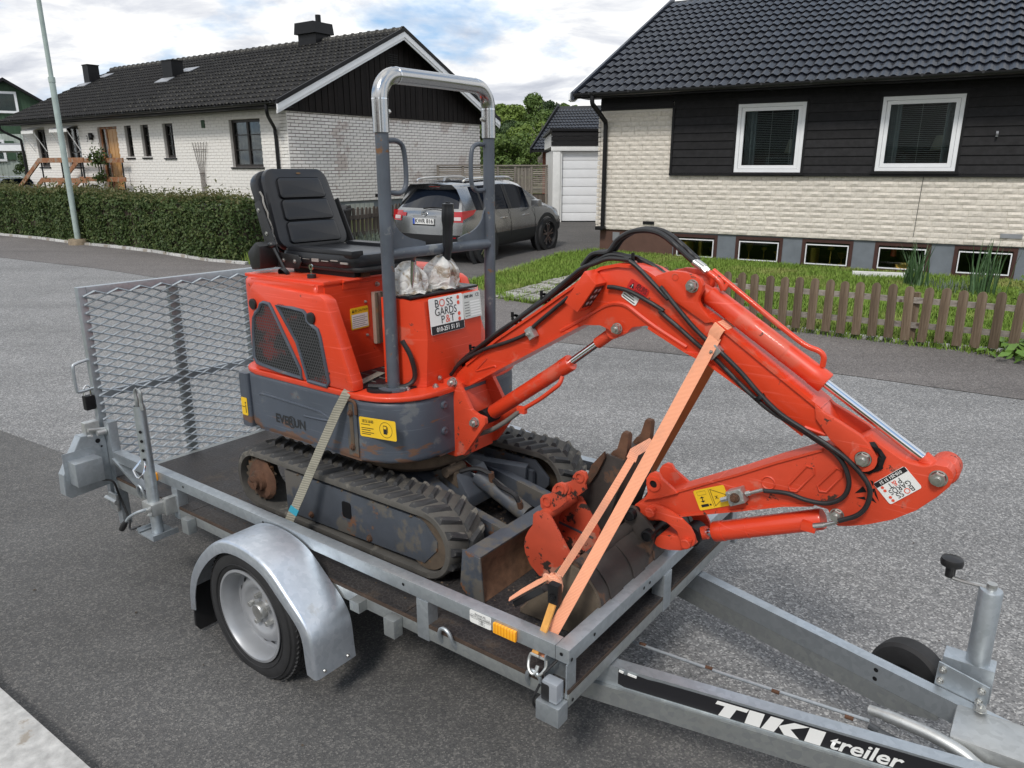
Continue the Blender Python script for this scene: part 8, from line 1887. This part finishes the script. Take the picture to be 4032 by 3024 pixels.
for y in (.545,.690):
    b = B(); b.prism([(-0.1411, 0.1566), (-0.1293, 0.1784), (-0.1084, 0.1821), (-0.0911, 0.1666), (-0.0656, 0.1534), (-0.0312, 0.1187), (-0.0331, 0.0772), (-0.0405, 0.0209), (-0.0691, 0.0535), (-0.0913, 0.0799), (-0.1093, 0.1078), (-0.1354, 0.1209)], 1, y, y+.014, .002); be = ex.part('bucket_ear', b, m_bucket, db_)
for q in ((-0.1103, 0.1585), (-0.0459, 0.1043)): b = B(); b.lathe([(.019,-.01),(.019,.022),(.014,.024),(.014,.020),(0,.020)], (q[0],.545,q[1]), (0,-1,0), 18); b.cyl((q[0],.555,q[1]),(q[0],.70,q[1]),.013); ex.part('bucket_pin', b, m_black, db_)
# ================================================================== loose buckets on the trailer floor
rk = Thing('digging_bucket', 'narrow chipped orange-red bucket with ring ears lying against the blade', 'bucket', 'T', (-.35,.48,FZ))
RP = [(-0.3905, 0.137), (-0.3789, 0.1494), (-0.3559, 0.1572), (-0.3377, 0.1582), (-0.3194, 0.1409), (-0.2829, 0.0901), (-0.2466, 0.0397), (-0.2483, 0.0101), (-0.263, -0.0369), (-0.2898, -0.0588), (-0.3263, -0.078), (-0.3637, -0.0824), (-0.4018, -0.054), (-0.4235, -0.0134), (-0.4283, 0.0154), (-0.4235, 0.0427), (-0.4115, 0.0698), (-0.3927, 0.0987)]
dzr = -.1235-min(z for x, z in RP)
RP = [(x, z+max(0, dzr)*(1 if z < 0 else 0)) for x, z in RP]
for y0, y1 in ((.383,.395),(.575,.587)): b = B(); b.prism(RP, 1, y0, y1, .002); rk.part('side_plate', b, m_orangechip)
b = B(); back = [(-0.3905, 0.1328), (-0.3927, 0.0987), (-0.4115, 0.0698), (-0.4235, 0.0427), (-0.4283, 0.0154), (-0.4235, -0.0134), (-0.4018, -0.054), (-0.3637, -0.0802), (-0.3263, -0.075), (-0.2898, -0.0555)]
b.loft([[(x+.006,y,max(z,-.12)) for x, z in back]+[(x+.014,y,max(z,-.112)+.004) for x, z in back[::-1]] for y in (.396,.574)], True, True); rk.part('shell', b, m_orangechip)
q = (-0.3546, 0.1414); b = B(); b.tube([(q[0]+.004,.384,q[1]),(q[0]+.004,.586,q[1])], .021, 16); rk.part('tube', b, m_orangechip)
EP = [(-0.3826, 0.1842), (-0.3734, 0.1991), (-0.3528, 0.2087), (-0.3393, 0.2164), (-0.3327, 0.2385), (-0.3217, 0.2535), (-0.304, 0.2628), (-0.2841, 0.2611), (-0.2771, 0.2409), (-0.2855, 0.2185), (-0.2808, 0.1995), (-0.3027, 0.1772), (-0.334, 0.1519), (-0.3614, 0.14), (-0.3801, 0.1557)]
r1, r2 = (-0.3051, 0.2403), (-0.3559, 0.1848)
for y0, y1 in ((.412,.424),(.535,.547)):
    b = B(); b.prism(EP, 1, y0, y1, .002); er = rk.part('ear', b, m_orangechip)
    for q in (r1, r2):
        b = B(); b.lathe([(.0125,0),(.0185,0),(.0185,.022),(.0125,.022),(.0125,0)], (q[0],y0-.005,q[1]), (0,1,0), 22); rk.part('ear_ring', b, m_orangechip, er); b = B(); b.lathe([(0,0),(.013,0)], (q[0],y0+.004,q[1]), (0,-1,0), 16); rk.part('bore', b, m_black, er)
bk = Thing('digging_bucket', 'black rusty digging bucket standing with two teeth pointing up beside the orange bucket', 'bucket', 'T', (-.32,.74,FZ))
b = B(); rows = [[(-.245,y,.300),(-.185,y,.292),(-.20,y,.20),(-.235,y,.06),(-.27,y,-.05),(-.33,y,-.1235),(-.42,y,-.1235),(-.46,y,-.04),(-.445,y,.03),(-.36,y,.14)] for y in (.625,.865)]
b.loft(rows, True, True); bk.part('shell', b, m_bucket)
for y in (.618,.866): b = B(); b.prism([(-.255,.31),(-.185,.30),(-.20,.20),(-.24,.05),(-.28,-.06),(-.335,-.125),(-.425,-.125),(-.47,-.04),(-.45,.035),(-.36,.15)], 1, y, y+.010, .002); bk.part('side_plate', b, m_bucket)
for y in (.632,.800):
    b = B(); b.loft([[(-.258,y,.285),(-.184,y,.275),(-.184,y+.046,.275),(-.258,y+.046,.285)],[(-.238,y+.004,.318),(-.190,y+.004,.312),(-.190,y+.042,.312),(-.238,y+.042,.318)],[(-.226,y+.008,.322),(-.188,y+.008,.318),(-.188,y+.038,.318),(-.226,y+.038,.322)],[(-.210,y+.009,.383),(-.184,y+.009,.379),(-.184,y+.037,.379),(-.210,y+.037,.383)],[(-.206,y+.012,.390),(-.188,y+.012,.388),(-.188,y+.034,.388),(-.206,y+.034,.390)]], True, True); tt = bk.part('tooth', b, m_rust)
    b = B(); b.bolt((-.232,y-.001,.30), (0,-1,0), .009, .008); b.bolt((-.265,y-.001,.245), (0,-1,0), .009, .008); bk.part('bolt', b, m_rust, tt)
b = B(); b.prism([(-0.3344, 0.1699), (-0.3235, 0.1986), (-0.2999, 0.264), (-0.2522, 0.323), (-0.2493, 0.301), (-0.2765, 0.2401), (-0.3071, 0.1899)], 1, .60, .612, .002); bk.part('side_cutter', b, m_rust)
b = B(); b.tube([(-0.4182, 0.6, 0.0271), (-0.2695, 0.6, 0.0065)], .026, 16); bk.part('pin_tube', b, m_slateworn)
b = B(); b.prism([(-0.4461, 0.0125), (-0.4267, 0.0499), (-0.364, 0.0811), (-0.3873, 0.0386), (-0.3913, -0.0078), (-0.4103, -0.0548), (-0.4404, -0.041)], 1, .596, .612, .003); bk.part('hanger', b, m_bucket)
# ================================================================== straps
s1 = Thing('ratchet_strap', 'wide orange lashing strap running over the boom down to the front corner ring', 'strap', 'T', (.12,.55,.76))
b = B(); A0, A1 = Vector((-.112,.020,-.075)), Vector((.123,.556,.772)); wd = [Vector((.78,-.10,-.55))]*9
b.strip([A0+(A1-A0)*(i/8)+Vector((.0,.0,-.007*math.sin(math.pi*i/8))) for i in range(9)], [Vector((.78,-.10-.10*math.sin(i*.6),-.55+.12*math.sin(i*.8))) for i in range(9)], .036, .0022); s1.part('webbing', b, m_strap)
b = B(); b.strip([(.118,.5545,.768),(.124,.553,.785),(.132,.560,.802),(.137,.575,.803),(.137,.665,.803),(.132,.682,.797),(.118,.690,.770),(.06,.73,.70)], (.78,-.0,-.55), .036, .0022); s1.part('top_wrap', b, m_strap)
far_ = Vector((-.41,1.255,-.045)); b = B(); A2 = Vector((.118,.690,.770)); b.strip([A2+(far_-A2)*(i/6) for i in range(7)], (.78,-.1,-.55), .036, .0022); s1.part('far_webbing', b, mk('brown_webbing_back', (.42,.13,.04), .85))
s2 = Thing('ratchet_strap', 'narrow orange strap with knotted tail and black ratchet round the black bucket', 'strap', 'T', (-.14,.15,.09))
KNT = Vector((-.142,.15,.092)); b = B(); A3 = Vector((-.150,.60,.318)); b.strip([KNT+(A3-KNT)*(i/6)+Vector((0,0,-.006*math.sin(math.pi*i/6))) for i in range(7)], [Vector((.8*math.cos(t_),-.1+.7*math.sin(t_),-.5)) for t_ in (1.2,1.1,.95,.8,.5,.25,0)], .024, .002); b.strip([A3,A3+Vector((-.01,.04,.012)),A3+Vector((-.02,.2,.0))], (.8,0,-.5), .034, .002); s2.part('webbing', b, m_strap)
b = B(); b.sphere(KNT+Vector((0,-.01,-.004)), .027, 14, 9, (.9,.8,1.05))
for v in b.bm.verts: v.co += Vector((random.uniform(-1,1),random.uniform(-1,1),random.uniform(-1,1)))*.0035
b.tube([KNT+Vector((-.026,-.018,.012)),KNT+Vector((0,-.034,.02)),KNT+Vector((.024,-.02,.004)),KNT+Vector((.018,-.01,-.024))], .009, 8, smooth=3); s2.part('knot', b, m_strap)
tl0 = [(-0.1485, 0.1153), (-0.1705, 0.0987), (-0.2234, 0.0536), (-0.2613, 0.0187)]
b = B(); b.strip([tuple(KNT)]+[(x,.11-.01*i,z) for i, (x, z) in enumerate(tl0)], [Vector((.1,.1,1)),Vector((0,.2,1)),Vector((0,.4,1)),Vector((0,.6,.8)),Vector((0,.8,.5))], .015, .002); s2.part('tail', b, m_strap)
RTp = (-0.1034, 0.0885); RTp = Vector((RTp[0],.085,RTp[1]))
b = B(); b.box((RTp.x-.018,RTp.y-.012,RTp.z-.024),(RTp.x+.016,RTp.y+.012,RTp.z+.036), None, .005); b.bolt(RTp+Vector((.0,-.012,.0)), (.3,-1,0), .009, .008); ra = s2.part('ratchet', b, m_black)
h0, h1 = (-0.1417, 0.0935), (-0.2591, -0.0094); b = B(); b.beam((h0[0],.095,h0[1]),(h1[0],.115,h1[1]),.030,.020,(0,0,1),.006); s2.part('ratchet_handle', b, m_blackplastic, ra)
hk = Vector((-.108,-.012,-.085)); b = B(); b.strip([RTp+Vector((-.004,0,-.02)), RTp*.5+hk*.5+Vector((0,0,.004)), hk+Vector((-.006,.012,.022))], (.8,-.3,-.3), .022, .006); s2.part('short_webbing', b, mk('yellow_orange_webbing', (.62,.30,.07), .85, var=.2, vs=30))
def hook(t, p, flip):
    b = B(); b.tube([p+Vector((-.014*flip,.006,.030)),p+Vector((-.016*flip,0,.012)),p+Vector((-.008*flip,-.012,-.006)),p+Vector((.006*flip,-.014,-.016)),p+Vector((.014*flip,-.006,-.008)),p+Vector((.014*flip,.002,.004))], .0042, 8, smooth=4); b.tube([p+Vector((-.014*flip,.006,.030)),p+Vector((.014*flip,.006,.030))], .004, 8); t.part('hook', b, m_castzinc)
hook(s2, hk, 1); hook(s1, Vector((-.088,-.004,-.092)), -1)
s3 = Thing('ratchet_strap', 'dirty grey lashing strap hanging from the deck over the near track', 'strap', 'T', (-1.1,.24,.45))
G = [Vector(p) for p in ((-1.165,.46,.487),(-1.115,.30,.488),(-1.098,.245,.486),(-1.097,.222,.470),(-1.125,.198,.405),(-1.18,.16,.27),(-1.285,.098,.02))]
b = B(); b.strip(G, [Vector((.7,.5,0)),Vector((.8,.3,0)),Vector((.8,.2,-.2))]+[Vector((.85,.15,-.3))]*4, .036, .003); s3.part('webbing', b, m_strapgrey)
e0 = G[-1]; e1 = Vector((-1.335,.060,-.108)); b = B(); b.strip([e0,e0+(e1-e0)*.18], (.85,.15,-.3), .040, .006); s3.part('teal_stitch', b, m_teal); b = B(); b.strip([e0+(e1-e0)*.18,e1], (.85,.15,-.3), .038, .005); s3.part('sewn_end', b, m_strapgrey)
